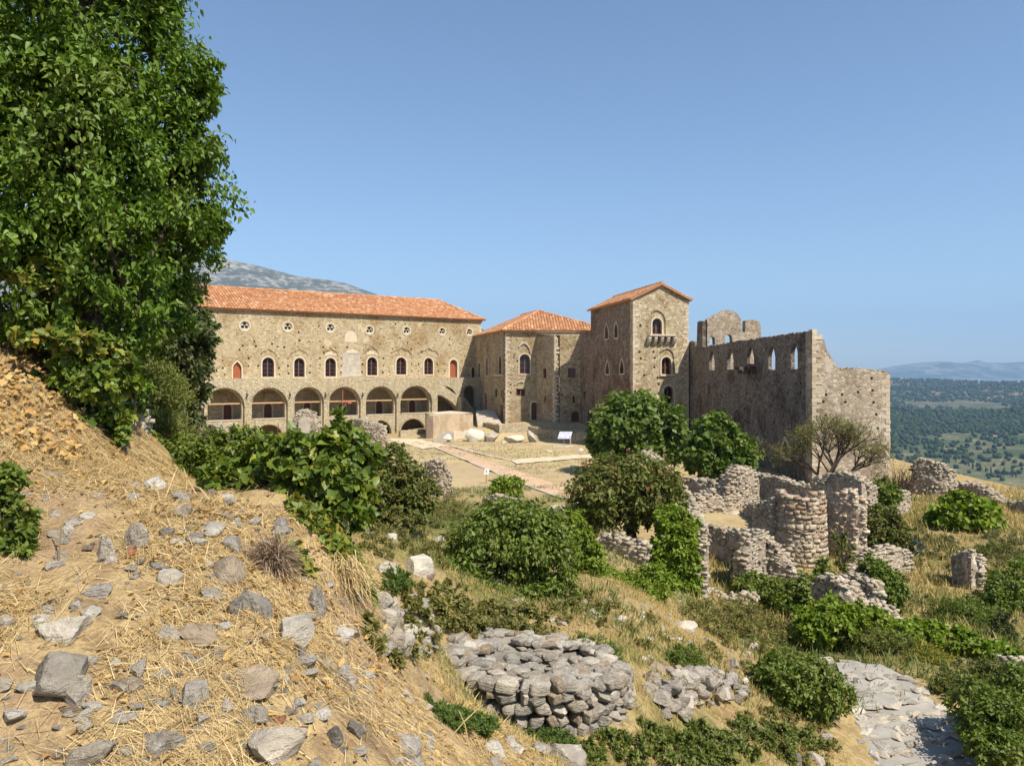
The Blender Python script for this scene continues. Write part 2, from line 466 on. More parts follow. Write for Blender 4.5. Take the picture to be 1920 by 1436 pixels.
def build_ground():
    fine = np.radians(np.arange(-39, 39.01, 0.26))
    coarse = np.radians(np.arange(43, 317.1, 5.0))
    ang = np.concatenate([fine, coarse])
    rr = [1.0]
    while rr[-1] < 16000: rr.append(rr[-1] * (1.013 if 2.2 < rr[-1] < 12 else 1.03))
    rr = np.array([0.0] + rr)
    A, R = np.meshgrid(ang, rr)
    X, Y = R * np.sin(A), R * np.cos(A)
    Z = hz(X, Y)
    na, nr = len(ang), len(rr)
    V = np.stack([X, Y, Z], -1).reshape(-1, 3)
    i, j = np.meshgrid(np.arange(nr - 1), np.arange(na), indexing='ij')
    j2 = (j + 1) % na
    Fc = np.stack([i * na + j, i * na + j2, (i + 1) * na + j2, (i + 1) * na + j], -1).reshape(-1, 4)[:, ::-1]
    me = np_mesh('ground', V, Fc, True)
    # what grows or lies where: straw, green, bare court earth
    x, y = V[:, 0], V[:, 1]
    r = np.hypot(x, y)
    n1 = fbm(x * 0.5, y * 0.5, 4.0, 4)
    green = np.zeros(len(V))
    def blob(cx, cy, rx, ry, a): 
        return a * np.exp(-(((x - cx) / rx) ** 2 + ((y - cy) / ry) ** 2))
    for c in [(-3.5, 26, 5, 8, .9), (0.5, 30, 3, 6, .7), (-1, 42, 3.5, 3, .55), (2.5, 12.5, 2, 1.6, .5), (3.6, 10.3, 2.4, 1.2, .9), (0.2, 8.4, 1.4, .6, .6), (6, 19, 2.5, 2.5, .75), (8, 17.5, 3, 2, .6),
              (13, 20, 6, 3.5, .6), (14, 30, 5, 4, .35), (-2, 82, 6, 3, .5), (4, 74, 5, 3, .35), (6, 56, 2, 4, .45), (-1.6, 14.5, 2.4, 3, .8), (-1.5, 20, 3, 4, .8), (15.5, 33, 3.5, 3, .45), (19, 30, 3, 4, .5), (12, 27, 2.5, 2.5, .4), (8.5, 22, 2, 2, .5), (17, 26, 4, 5, .5), (-8, 66, 3, 5, .4)]:
        green = np.maximum(green, blob(*c))
    green = np.clip(green + 0.35 * n1 * (green > 0.05), 0, 1)
    court = smooth01((y - 40) / 6) * smooth01((96 - y) / 6) * smooth01((14 - x) / 3) * smooth01((x + 24) / 6)
    court = np.maximum(court, blob(9.2, 32.3, 2.0, 2.0, 0.9))
    near = smooth01((9.5 - y) / 3) * smooth01((3.0 - x) / 2.5)
    far = smooth01((r - 150) / 250)
    ca = me.color_attributes.new('zone', 'FLOAT_COLOR', 'POINT')
    dat = np.stack([green, court, near, far], -1).astype(np.float32)
    ca.data.foreach_set('color', dat.ravel())
    return me

def mat_ground():
    m, nt, b = new_mat('dry_ground')
    pos = position(nt)
    at = nd(nt, 'ShaderNodeAttribute'); at.attribute_name = 'zone'
    sp = nd(nt, 'ShaderNodeSeparateColor'); setin(nt, sp, 0, at.outputs['Color'])
    green, court, near, far = sp.outputs[0], sp.outputs[1], sp.outputs[2], at.outputs['Alpha']
    f1 = noise(nt, pos, 5.0, 6, 0.7)
    f2 = noise(nt, pos, 0.6, 4, 0.6)
    f3 = noise(nt, pos, 40.0, 4, 0.7)
    slope = mixc(nt, fstep(nt, f2, 0.40, 0.62), (0.35, 0.255, 0.12), (0.27, 0.205, 0.10))
    slope = mixc(nt, fstep(nt, f1, 0.42, 0.62), slope, (0.43, 0.335, 0.165))
    straw = mixc(nt, fstep(nt, f1, 0.38, 0.60), (0.29, 0.205, 0.11), (0.46, 0.345, 0.18))
    straw = mixc(nt, fstep(nt, f2, 0.50, 0.70), straw, (0.35, 0.25, 0.16))
    straw = mixc(nt, math_n(nt, 'MULTIPLY', fstep(nt, noise(nt, pos, 1.7, 5, 0.7), 0.54, 0.68), 0.75), straw, (0.19, 0.135, 0.085))
    slope = mixc(nt, math_n(nt, 'MULTIPLY', fstep(nt, noise(nt, pos, 1.1, 6, 0.72), 0.53, 0.66), 0.7), slope, (0.24, 0.15, 0.085))
    slope = mixc(nt, math_n(nt, 'MULTIPLY', fstep(nt, noise(nt, pos, 2.3, 6, 0.72), 0.60, 0.68), 0.6), slope, (0.48, 0.42, 0.34))
    col = mixc(nt, near, slope, straw)
    cc = mixc(nt, fstep(nt, noise(nt, pos, 0.22, 4), 0.42, 0.6), (0.42, 0.325, 0.20), (0.48, 0.385, 0.215))
    cc = mixc(nt, math_n(nt, 'MULTIPLY', fstep(nt, noise(nt, pos, 1.1, 5, 0.7), 0.50, 0.66), 0.45), cc, (0.30, 0.24, 0.10))
    col = mixc(nt, court, col, cc)
    gg = mixc(nt, fstep(nt, f1, 0.35, 0.65), (0.09, 0.105, 0.03), (0.20, 0.20, 0.06))
    gm = fstep(nt, math_n(nt, 'ADD', green, math_n(nt, 'MULTIPLY', math_n(nt, 'SUBTRACT', f2, 0.5), 0.9)), 0.30, 0.62)
    col = mixc(nt, math_n(nt, 'MULTIPLY', gm, 0.85), col, gg)
    col = mixc(nt, 0.55, col, ramp(nt, f3, [(0.25, (0.55, 0.52, 0.48)), (0.7, (1.12, 1.1, 1.05))]), 'MULTIPLY')
    # far country: olive scrub, fields, red earth
    g1 = noise(nt, pos, 0.010, 7, 0.68)
    g2 = noise(nt, pos, 0.0022, 5, 0.6)
    fc = ramp(nt, g1, [(0.32, (0.03, 0.05, 0.018)), (0.52, (0.055, 0.078, 0.03)), (0.60, (0.10, 0.105, 0.05)), (0.72, (0.30, 0.20, 0.11))])
    fc = mixc(nt, math_n(nt, 'MULTIPLY', fstep(nt, g2, 0.50, 0.62), 0.7), fc, (0.055, 0.075, 0.03))
    ln = nd(nt, 'ShaderNodeVectorMath', operation='LENGTH'); setin(nt, ln, 0, pos)
    grove = math_n(nt, 'SUBTRACT', 1.0, fstep(nt, ln.outputs['Value'], 1500.0, 2100.0))
    gv = ramp(nt, noise(nt, pos, 0.016, 6, 0.65), [(0.36, (0.055, 0.075, 0.03)), (0.50, (0.12, 0.125, 0.06)), (0.58, (0.20, 0.17, 0.09)), (0.66, (0.40, 0.29, 0.165))])
    fc = mixc(nt, math_n(nt, 'MULTIPLY', grove, 0.85), fc, gv)
    hill = fstep(nt, ln.outputs['Value'], 3000.0, 3800.0)
    hv = ramp(nt, noise(nt, pos, 0.0045, 7, 0.7), [(0.34, (0.05, 0.065, 0.028)), (0.50, (0.09, 0.095, 0.045)), (0.58, (0.20, 0.135, 0.075)), (0.70, (0.30, 0.19, 0.11))])
    fc = mixc(nt, math_n(nt, 'MULTIPLY', hill, 0.85), fc, hv)
    col = mixc(nt, far, col, fc)
    nt.links.new(col, b.inputs['Base Color'])
    b.inputs['Roughness'].default_value = 0.97
    b.inputs['Specular IOR Level'].default_value = 0.1
    h = math_n(nt, 'ADD', f3, math_n(nt, 'MULTIPLY', f1, 1.5))
    bump(nt, h, 0.8, 0.03, b)
    return m
GROUND = tag(obj('ground', build_ground(), mat_ground()), kind='structure')

# far mountains
def ridge(name, prof, y0, depth, zbase, amp, seed, mat, nx=220, ny=60):
    pxs = np.array([p[0] for p in prof], float); pys = np.array([p[1] for p in prof], float)
    u = np.linspace(pxs[0], pxs[-1], nx)
    top = -(np.interp(u, pxs, pys) - HY) / F * y0
    v = np.linspace(-1, 1, ny)
    U, Vv = np.meshgrid(u, v)
    T = np.meshgrid(top, v)[0]
    Y = y0 + depth * Vv
    X = (U - HX) / F * y0 * (1 + 0.0 * Vv)
    prof_v = np.clip(1 - np.abs(Vv) ** 1.25, 0, 1)
    nz = fbm(X / (depth * 0.28), Y / (depth * 0.28), seed, 5)
    rid = 1 - np.abs(fbm(X / (depth * 0.5), Y / (depth * 0.5), seed + 3, 4)) * 2
    Z = zbase + (T - zbase) * prof_v + amp * nz * np.clip(np.abs(Vv) * 3 + 0.10, 0, 1) + amp * 0.7 * (rid - 0.6) * np.clip(np.abs(Vv) * 2.5, 0, 1)
    Vt = np.stack([X, Y, Z], -1).reshape(-1, 3)
    i, j = np.meshgrid(np.arange(ny - 1), np.arange(nx - 1), indexing='ij')
    Fc = np.stack([i * nx + j, i * nx + j + 1, (i + 1) * nx + j + 1, (i + 1) * nx + j], -1).reshape(-1, 4)
    return tag(obj(name, np_mesh(name, Vt, Fc, True), mat), kind='structure')
def mat_mountain(name, rock, scrub, sc, lo, hi):
    m, nt, b = new_mat(name)
    pos = position(nt)
    n1 = noise(nt, pos, sc, 8, 0.72)
    n2 = noise(nt, pos, sc * 0.16, 4, 0.6)
    k = math_n(nt, 'ADD', math_n(nt, 'MULTIPLY', n1, 0.65), math_n(nt, 'MULTIPLY', n2, 0.35))
    col = mixc(nt, fstep(nt, k, lo, hi), rock, scrub)
    nt.links.new(col, b.inputs['Base Color'])
    b.inputs['Roughness'].default_value = 1.0
    b.inputs['Specular IOR Level'].default_value = 0.0
    return m
ridge('mountain', [(-700, 380), (-200, 395), (200, 420), (330, 452), (390, 474), (440, 489), (500, 502), (560, 518), (620, 525), (650, 531), (690, 545), (730, 560), (800, 578), (900, 615), (1100, 690), (1300, 740)],
      4600, 2300, -260, 55, 2.0, mat_mountain('limestone_scrub', (0.30, 0.275, 0.24), (0.075, 0.08, 0.055), 0.024, 0.42, 0.54), 320, 90)
ridge('far_mountains', [(900, 704), (1300, 700), (1500, 697), (1645, 692), (1690, 684), (1730, 679), (1765, 677), (1800, 680), (1822, 679), (1834, 675), (1846, 679), (1880, 680), (1930, 678), (2000, 683), (2200, 690), (2500, 700)],
      13000, 2400, -330, 60, 5.0, mat_mountain('hazy_hills', (0.22, 0.20, 0.15), (0.06, 0.075, 0.04), 0.004, 0.42, 0.55), 260, 50)

# ------------------------------------------------------------------ building kit
class Face:
    """a vertical wall plane: origin o, unit direction u along it, w pointing into the building"""
    def __init__(s, o, u, w):
        s.o = Vector((o[0], o[1], 0)); s.u = Vector((u[0], u[1], 0)).normalized(); s.w = Vector((w[0], w[1], 0)).normalized()
    @staticmethod
    def two(a, b, inside):
        a, b = Vector((a[0], a[1], 0)), Vector((b[0], b[1], 0))
        u = (b - a).normalized()
        w = Vector((-u.y, u.x, 0))
        if w.dot(Vector((inside[0], inside[1], 0)) - a) < 0: w = -w
        f = Face(a, u, w); f.len = (b - a).length
        return f
    def moved(s, d):
        f = Face(s.o + s.w * d, s.u, s.w); f.len = getattr(s, 'len', 0); return f
    def s(s, px):
        k = (px - HX) / F
        return (k * s.o.y - s.o.x) / (s.u.x - k * s.u.y)
    def z(s, px, py):
        return -(py - HY) / F * (s.o.y + s.u.y * s.s(px))
    def pt(s, px, py): return (s.s(px), s.z(px, py))
    def at(s, a, z, d=0.0): return s.o + s.u * a + s.w * d + Vector((0, 0, z))

def area2(p): return 0.5 * sum(p[i][0] * p[(i + 1) % len(p)][1] - p[(i + 1) % len(p)][0] * p[i][1] for i in range(len(p)))
def ccw(p): return list(p) if area2(p) > 0 else list(reversed(p))
def offset(p, d):
    p = ccw(p); n = len(p); out = []
    for i in range(n):
        a, b, c = Vector(p[i - 1]), Vector(p[i]), Vector(p[(i + 1) % n])
        e1, e2 = (b - a), (c - b)
        if e1.length < 1e-9 or e2.length < 1e-9: out.append((b.x, b.y)); continue
        e1.normalize(); e2.normalize()
        n1, n2 = Vector((e1.y, -e1.x)), Vector((e2.y, -e2.x))
        m = (n1 + n2)
        if m.length < 1e-6: m = n1
        m.normalize()
        k = d / max(0.35, m.dot(n1))
        out.append((b.x + m.x * k, b.y + m.y * k))
    return out
def arch_pts(c, w, z0, z1, kind='round', seg=10):
    """opening outline: centre c, width w, foot z0, crown z1"""
    r = w / 2
    if kind == 'rect': return [(c - r, z0), (c + r, z0), (c + r, z1), (c - r, z1)]
    rise = min(r * (1.0 if kind == 'round' else 1.45), (z1 - z0) * 0.75)
    sp = z1 - rise
    pts = [(c - r, z0), (c + r, z0)]
    for i in range(seg + 1):
        t = math.pi * i / seg
        x = math.cos(t)
        y = math.sin(t) if kind == 'round' else (1 - abs(x)) ** 0.62 if abs(x) < 1 else 0
        pts.append((c + r * x, sp + rise * y))
    return pts
def opening(face, pl, pr, pt, pb, kind='round', seg=10):
    c, (a, b) = face.s((pl + pr) / 2), (face.s(pl), face.s(pr))
    pm = (pl + pr) / 2
    return arch_pts(c, abs(b - a), face.z(pm, pb), face.z(pm, pt), kind, seg)
def square(face, px, py, r=0.09):
    s, z = face.pt(px, py)
    return [(s - r, z - r), (s + r, z - r), (s + r, z + r), (s - r, z + r)]

def slab(name, face, outline, holes, d0, d1, mat, parent, jitter=0.0):
    """wall of thickness d0..d1 (depth behind the face) with real openings"""
    loops = [ccw(outline)] + [list(reversed(ccw(h))) for h in holes]
    flat = [p for l in loops for p in l]
    tris = tessellate_polygon([[Vector((p[0], p[1], 0)) for p in l] for l in loops])
    n = len(flat)
    vs = [face.at(p[0], p[1], d0) for p in flat] + [face.at(p[0], p[1], d1) for p in flat]
    fs = []
    for t in tris:
        a, b, c = [Vector((flat[i][0], flat[i][1], 0)) for i in t]
        if abs((b - a).cross(c - a).z) < 1e-9: continue
        if (b - a).cross(c - a).z < 0: t = (t[0], t[2], t[1])
        fs.append(tuple(t)); fs.append(tuple(n + i for i in reversed(t)))
    k = 0
    for l in loops:
        m = len(l)
        for i in range(m):
            a, b = k + i, k + (i + 1) % m
            fs.append((a, n + a, n + b, b))
        k += m
    # orientation: make the front look away from the building
    me = mesh(name, vs, fs)
    bm = bmesh.new(); bm.from_mesh(me); bmesh.ops.recalc_face_normals(bm, faces=bm.faces); bm.to_mesh(me); bm.free()
    return obj(name, me, mat, parent)

def band(name, face, inner, outer, d0, d1, mat, parent, closed=True):
    """solid band between two matched outlines"""
    n = len(inner); vs = []
    for d in (d0, d1):
        vs += [face.at(p[0], p[1], d) for p in inner] + [face.at(p[0], p[1], d) for p in outer]
    fs = []
    rng = range(n if closed else n - 1)
    for i in rng:
        j = (i + 1) % n
        fs += [(i, j, n + j, n + i), (2 * n + i, 3 * n + i, 3 * n + j, 2 * n + j),
               (i, 2 * n + i, 2 * n + j, j), (n + i, n + j, 3 * n + j, 3 * n + i)]
    if not closed:
        fs += [(0, n, 3 * n, 2 * n), (n - 1, 3 * n - 1, 4 * n - 1, 2 * n - 1)]
    me = mesh(name, vs, fs)
    bm = bmesh.new(); bm.from_mesh(me); bmesh.ops.recalc_face_normals(bm, faces=bm.faces); bm.to_mesh(me); bm.free()
    return obj(name, me, mat, parent)

def plate(name, face, pts, d, mat, parent, th=0.04):
    return slab(name, face, pts, [], d, d + th, mat, parent)

def window(parent, face, h, depth=0.35, mull=True, surround=0.0, fr=0.07, mat=None, trim=None, bars=0):
    mat = mat or M_WOOD
    h = ccw(h)
    w = band('window', face, offset(h, -fr), offset(h, -0.004), depth, depth + 0.09, mat, parent)
    xs = [p[0] for p in h]; zs = [p[1] for p in h]
    c = (min(xs) + max(xs)) / 2
    plate('pane', face, offset(h, -fr * 0.5), depth + 0.05, M_GLASS, w, 0.02)
    if mull:
        mb = MB()
        mb.box(face.at(c, (min(zs) + max(zs)) / 2 - 0.02, depth + 0.03), face.u * 0.055, face.w * 0.045, Vector((0, 0, (max(zs) - min(zs)) / 2 - 0.03)))
        mb.build('mullion', mat, w)
    for i in range(bars):
        z = min(zs) + (max(zs) - min(zs)) * (i + 1) / (bars + 1.6)
        mb = MB(); mb.box(face.at(c, z, depth + 0.033), face.u * (max(xs) - min(xs)) * 0.46, face.w * 0.02, Vector((0, 0, 0.018)))
        mb.build('glazing_bar', mat, w)
    if surround:
        band('surround', face, offset(h, 0.0), offset(h, surround), -0.045, 0.12, trim or M_TRIM, w)
    return w
def door(parent, face, h, depth=0.3, mat=None, surround=0.0, trim=None):
    mat = mat or M_DOOR
    h = ccw(h)
    dr = plate('door', face, offset(h, -0.005), depth, mat, parent, 0.06)
    xs = [p[0] for p in h]; zs = [p[1] for p in h]
    n = max(2, int((max(xs) - min(xs)) / 0.22))
    mb = MB()
    for i in range(1, n):
        x = min(xs) + (max(xs) - min(xs)) * i / n
        mb.box(face.at(x, min(zs) + (max(zs) - min(zs)) * 0.42, depth - 0.008), face.u * 0.012, face.w * 0.006, Vector((0, 0, (max(zs) - min(zs)) * 0.40)))
    mb.build('cover_strip', mat, dr)
    if surround: band('surround', face, offset(h, 0.0), offset(h, surround), -0.04, 0.10, trim or M_TRIM, dr)
    return dr
def voussoirs(parent, face, c, r, zc, th, d0, d1, mat, n=26, kind=1.0, a0=0.0, a1=math.pi):
    """ring of wedge stones round an arch: one part, the stones are too small to pick apart"""
    mb = MB()
    for i in range(n):
        t0 = a0 + (a1 - a0) * (i + 0.06) / n; t1 = a0 + (a1 - a0) * (i + 0.94) / n
        q = random.uniform(-0.03, 0.03); e = random.uniform(-0.02, 0.01)
        pts = [(c + rr * math.cos(t), zc + kind * rr * math.sin(t)) for rr, t in ((r, t0), (r + th + q, t0), (r + th + q, t1), (r, t1))]
        vs = [face.at(p[0], p[1], d) for d in (d0 + e, d1) for p in pts]
        mb.add(vs, [(0, 1, 2, 3), (7, 6, 5, 4), (0, 4, 5, 1), (1, 5, 6, 2), (2, 6, 7, 3), (3, 7, 4, 0)])
    return mb.build('arch_ring', mat, parent, kind='stuff')
def hood(parent, face, pts_px, w=0.16, proud=0.10, mat=None):
    """projecting moulding along a line of photo points"""
    p = [face.pt(*q) for q in pts_px]
    inn = [(a, b - w / 2) for a, b in p]; out = [(a, b + w / 2) for a, b in p]
    return band('hood_moulding', face, inn, out, -proud, 0.05, mat or M_PLASTER, parent, closed=False)

def roof_plane(name, e0, e1, r1, r0, parent, w=0.36, course=0.45, amp=0.075, mat=None):
    """pitched roof face covered in rows of barrel tiles"""
    e0, e1, r0, r1 = Vector(e0), Vector(e1), Vector(r0), Vector(r1)
    u = (e1 - e0); L = u.length; u.normalize()
    nrm = u.cross(r0 - e0 if (r0 - e0).length > 0.1 else r1 - e0).normalized()
    if nrm.z < 0: nrm = -nrm
    v = nrm.cross(u)
    if v.z < 0: v = -v
    a0, b0 = (r0 - e0).dot(u), (r0 - e0).dot(v)
    a1, b1 = (r1 - e0).dot(u), (r1 - e0).dot(v)
    def top(a):
        if a < a0: return b0 * a / max(a0, 1e-6)
        if a > a1: return b1 * (L - a) / max(L - a1, 1e-6)
        return b0 + (b1 - b0) * (a - a0) / max(a1 - a0, 1e-6)
    mb = MB()
    base = [e0, e1, r1, r0]
    mb.add([p - nrm * 0.03 for p in base] + [p - nrm * 0.16 for p in base], [(0, 1, 2, 3), (7, 6, 5, 4), (0, 4, 5, 1), (1, 5, 6, 2), (2, 6, 7, 3), (3, 7, 4, 0)])
    prof = [(-0.46, 0.0), (-0.30, 0.72), (0.0, 1.0), (0.30, 0.72), (0.46, 0.0)]
    nc = max(1, round(L / w)); ww = L / nc
    for i in range(nc):
        a = (i + 0.5) * ww
        t1 = min(top(max(0, a - 0.2 * ww)), top(min(L, a + 0.2 * ww)))
        t = -0.06
        while t < t1 - 0.03:
            te = min(t + course, t1)
            j = random.uniform(-0.012, 0.012); k = random.uniform(0.9, 1.1)
            lo = [e0 + u * (a + q[0] * ww + j) + v * t + nrm * (q[1] * amp * k + 0.035) for q in prof]
            hi = [e0 + u * (a + q[0] * ww * 0.9 + j) + v * (te + 0.03) + nrm * (q[1] * amp * 0.85) for q in prof]
            cap = [p - nrm * 0.03 for p in lo]
            mb.add(lo + hi + cap, [(q, q + 1, 6 + q, 5 + q) for q in range(4)] + [(10 + q, 11 + q, q + 1, q) for q in range(4)])
            t = te
    o = obj(name, mesh(name, mb.v, mb.f), mat or M_TILE, parent, kind='stuff')
    return o
def ridge_cap(parent, pts, r=0.15):
    mb = MB()
    for a, b in zip(pts[:-1], pts[1:]):
        a, b = Vector(a), Vector(b); n = max(1, int((b - a).length / 0.5))
        for i in range(n):
            p, q = a.lerp(b, i / n), a.lerp(b, (i + 1.08) / n)
            mb.bar(p + Vector((0, 0, 0.03)), q + Vector((0, 0, 0.02)), r * 1.06, r * 0.92, 8)
    return mb.build('ridge_tile', M_TILE, parent, kind='stuff')
def wallbox(name, a, b, z0, z1, th, mat, parent, inside):
    f = Face.two(a, b, inside)
    return slab(name, f, [(0, z0), (f.len, z0), (f.len, z1), (0, z1)], [], 0, th, mat, parent)

GZ = -9.0
# ------------------------------------------------------------------ long wing with arcade
A0, B0 = Vector((-34.32, 87.0, 0)), Vector((-4.28, 107.4, 0))
_u = (B0 - A0).normalized()
_w = Vector((-_u.y, _u.x, 0))
LW = Face(A0 - _u * 16.0, _u, _w); LWL = (B0 - A0).length + 16.0
AR = LW.moved(-2.9)                      # arcade stands in front of the wall
wing = thing('palace_wing', 'long stone palace wing with red tile roof, round windows and a two-storey arcade', 'palace', tuple(LW.at(LWL / 2, -7.2)))
EAVE = 7.42
holes, wins = [], []
def W(face, l, r, t, b, kind='round'):
    h = opening(face, l, r, t, b, kind); holes.append(h); return h
up = []
for (l, r, t, b) in [(491.8, 513.8, 670, 706.8), (551.5, 571, 671, 706.8), (610, 629.6, 671, 706), (688.6, 707, 669.6, 703.8), (743, 761.6, 670, 702.3), (795.3, 811.8, 671, 702)]:
    up.append(W(LW, l, r, t, b))
dl = W(LW, 436.8, 452.8, 678, 710, 'pointed')
dr_ = W(LW, 843.5, 857.2, 674.5, 708.5)
dn = W(LW, 884, 892, 688.5, 708)
rounds = [(396, 609, 11.4), (459, 610.8, 11.2), (540, 613, 10.6), (619.5, 615, 10.0), (693, 619, 9.4), (762.4, 620, 9.0), (829, 621.6, 8.6), (880, 623, 8.2)]
rc = []
for (px, py, rp) in rounds:
    s, z = LW.pt(px, py); Yd = (LW.o + LW.u * s).y
    r = rp / F * Yd * 0.80
    rc.append((s, z, r)); holes.append([(s + r * math.cos(t * math.pi / 10), z + r * math.sin(t * math.pi / 10)) for t in range(20)])
# niche
nich = opening(LW, 646, 669.5, 619, 642, 'round', 8); 
# gallery doors inside the arcade
gd = []
for (l, r, t, b) in [(421, 436, 757, 789), (497, 511.5, 756, 786), (571.5, 584, 754, 784), (637, 650, 756, 782), (707, 719, 751, 779), (769, 781, 750, 778)]:
    gd.append(W(LW, l - 2, r - 2, t, b))
rg = random.Random(5)
put = []
for (px, py) in [(477, 640), (455, 648), (449, 656), (480, 649), (479, 649), (510, 645), (516, 633), (521, 650), (533, 651), (560, 623), (561, 638), (580, 640), (598, 612), (600, 640), (606, 651), (607, 660), (629, 652), (640, 672), (640, 686), (640, 698), (466, 672), (466, 686), (484, 686), (417, 676), (418, 690), (421, 702),
                 (523, 672), (523, 690), (524, 702), (540, 672), (540, 686), (541, 700), (582, 686), (581, 699), (600, 684), (600, 672), (677, 671), (680, 683), (679, 697), (634, 650), (651, 651), (682, 657), (690, 657), (713, 645), (714, 617), (720, 632), (736, 654), (742, 607), (743, 651), (750, 634), (760, 607), (764, 643), (771, 655), (772, 683), (772, 696), (784, 643), (785, 683), (784, 696), (791, 660), (815, 646), (820, 683), (822, 696), (833, 683), (834, 695), (842, 647), (843, 635), (850, 621), (863, 645), (719, 685), (718, 698), (730, 697), (719, 672), (762, 620 + 12)]:
    put.append(square(LW, px, py, rg.uniform(0.07, 0.12)))
def clear_of(q, hs):
    x0, x1 = min(p[0] for p in q) - .1, max(p[0] for p in q) + .1; z0, z1 = min(p[1] for p in q) - .1, max(p[1] for p in q) + .1
    for h in hs:
        if x1 > min(p[0] for p in h) - .15 and x0 < max(p[0] for p in h) + .15 and z1 > min(p[1] for p in h) - .15 and z0 < max(p[1] for p in h) + .15: return False
    return True
ok = []
for q in put:
    if clear_of(q, holes + ok + [nich]): ok.append(q)
slab('front_wall', LW, [(0, GZ), (LWL, GZ), (LWL, EAVE), (0, EAVE)], holes + ok, 0, 0.75, M_WING, wing)
for h in up:
    window(wing, LW, h, 0.28, True, 0.17, bars=3)
door(wing, LW, dl, 0.25, M_DOOR, 0.16); door(wing, LW, dr_, 0.35, M_DOOR, 0.26); door(wing, LW, dn, 0.3, M_DARKDOOR, 0.15)
for h in gd: door(wing, LW, h, 0.22, M_DARKDOOR, 0.14, M_PLASTER)
for (s, z, r) in rc:
    circ = [(s + r * math.cos(t * math.pi / 10), z + r * math.sin(t * math.pi / 10)) for t in range(20)]
    rw = band('round_window', LW, offset(circ, -0.02), offset(circ, r * 0.26), -0.05, 0.20, M_TRIM, wing)
    hl = []
    for k in range(3):
        a = math.pi / 2 + k * 2 * math.pi / 3
        cx, cz = s + 0.46 * r * math.cos(a), z + 0.46 * r * math.sin(a) * 0.98
        hl.append([(cx + 0.355 * r * math.cos(t * math.pi / 7), cz + 0.355 * r * math.sin(t * math.pi / 7)) for t in range(14)])
    hl.append([(s + 0.13 * r * math.cos(a), z + 0.13 * r * math.sin(a)) for a in (-math.pi / 2, math.pi / 6, math.pi * 5 / 6)])
    slab('tracery', LW, offset(circ, -0.01), hl, 0.12, 0.20, M_TRIM, rw)
    plate('pane', LW, offset(circ, -0.01), 0.24, M_GLASS, rw)
plate('niche_infill', LW, offset(nich, -0.02), -0.03, M_TRIM, wing, 0.06)
band('niche_arch', LW, [p for p in nich[2:]], [p for p in offset(nich, 0.13)[2:]], -0.06, 0.04, M_BLOCK, wing, closed=False)
# plaster panel with a segmental head
pan = [LW.pt(x, y) for x, y in [(640, 707), (677, 706), (675, 664), (668, 658), (660, 655.5), (652, 657), (643, 662)]]
plate('plaster_panel', LW, pan[:3] + [LW.pt(643, 663)], -0.03, M_GREYPLASTER, wing, 0.06)
plate('lunette_plaster', LW, [LW.pt(645, 662.6), LW.pt(674, 662.2), LW.pt(668, 657.5), LW.pt(660, 655), (LW.pt(652, 657))], -0.05, M_PLASTER, wing, 0.08)
for (l, r, t) in [(610, 629.6, 671), (688.6, 707, 669.6)]:
    cx = (l + r) / 2
    plate('plaster_patch', LW, [LW.pt(x, y) for x, y in [(l - 1.5, t - 3), (cx - 6, t - 4.5), (cx, t - 5.5), (cx + 6, t - 4.5), (r + 1.5, t - 3), (r + 2, t - 7), (cx + 4, t - 8), (cx + 3, t - 12), (cx - 4, t - 11.5), (l - 1, t - 8)]], -0.035, M_TRIM, wing, 0.05)
for (cx, t, k) in [(503, 659, 1), (561, 659, 1.1), (620, 658, .9), (697, 655, .8), (752, 657, 1.3), (803, 658, 1.3)]:
    hood(wing, LW, [(cx - 15 * k, t + 4), (cx - 9 * k, t - 1), (cx - 4 * k, t - 2), (cx, t - 6), (cx + 5 * k, t - 2), (cx + 11 * k, t), (cx + 15 * k, t + 8)], 0.13, 0.09, M_BLOCK)
# other walls
E1 = LW.at(LWL, 0); E2 = LW.at(LWL, 0, 12.5); E0 = LW.at(0, 0); E3 = LW.at(0, 0, 12.5)
mid = LW.at(LWL / 2, 0, 6)
wallbox('end_wall', LW.at(LWL, 0, 0.75), E2, GZ, EAVE, 0.7, M_WING, wing, mid)
wallbox('end_wall', LW.at(0, 0, 0.75), E3, GZ, EAVE, 0.7, M_WING, wing, mid)
wallbox('rear_wall', LW.at(0.7, 0, 12.5), LW.at(LWL - 0.7, 0, 12.5), GZ, EAVE, 0.7, M_WING, wing, mid)
plate('cornice', LW, [(-.1, EAVE - .32), (LWL + .1, EAVE - .32), (LWL + .1, EAVE - .02), (-.1, EAVE - .02)], -0.16, M_BLOCK, wing, 0.158)
# roof
ov = 0.42; RZ = 10.45
roof = thing('roof', None, None, tuple(LW.at(LWL / 2, EAVE, 6))); roof.parent = wing; roof.location = Vector(roof.location) - Vector(wing.location)
e0, e1 = LW.at(-ov, EAVE, -ov), LW.at(LWL + ov, EAVE, -ov)
e2, e3 = LW.at(LWL + ov, EAVE, 12.5 + ov), LW.at(-ov, EAVE, 12.5 + ov)
r0, r1 = LW.at(3.5, RZ, 6.25), LW.at(LWL - 3.4, RZ, 6.25)
roof_plane('roof_tiles', e0, e1, r1, r0, roof); roof_plane('roof_tiles', e1, e2, r1, r1, roof); roof_plane('roof_tiles', e2, e3, r0, r1, roof); roof_plane('roof_tiles', e3, e0, r0, r0, roof)
ridge_cap(roof, [r0, r1, e1]); ridge_cap(roof, [r1, e2]); ridge_cap(roof, [r0, e0])
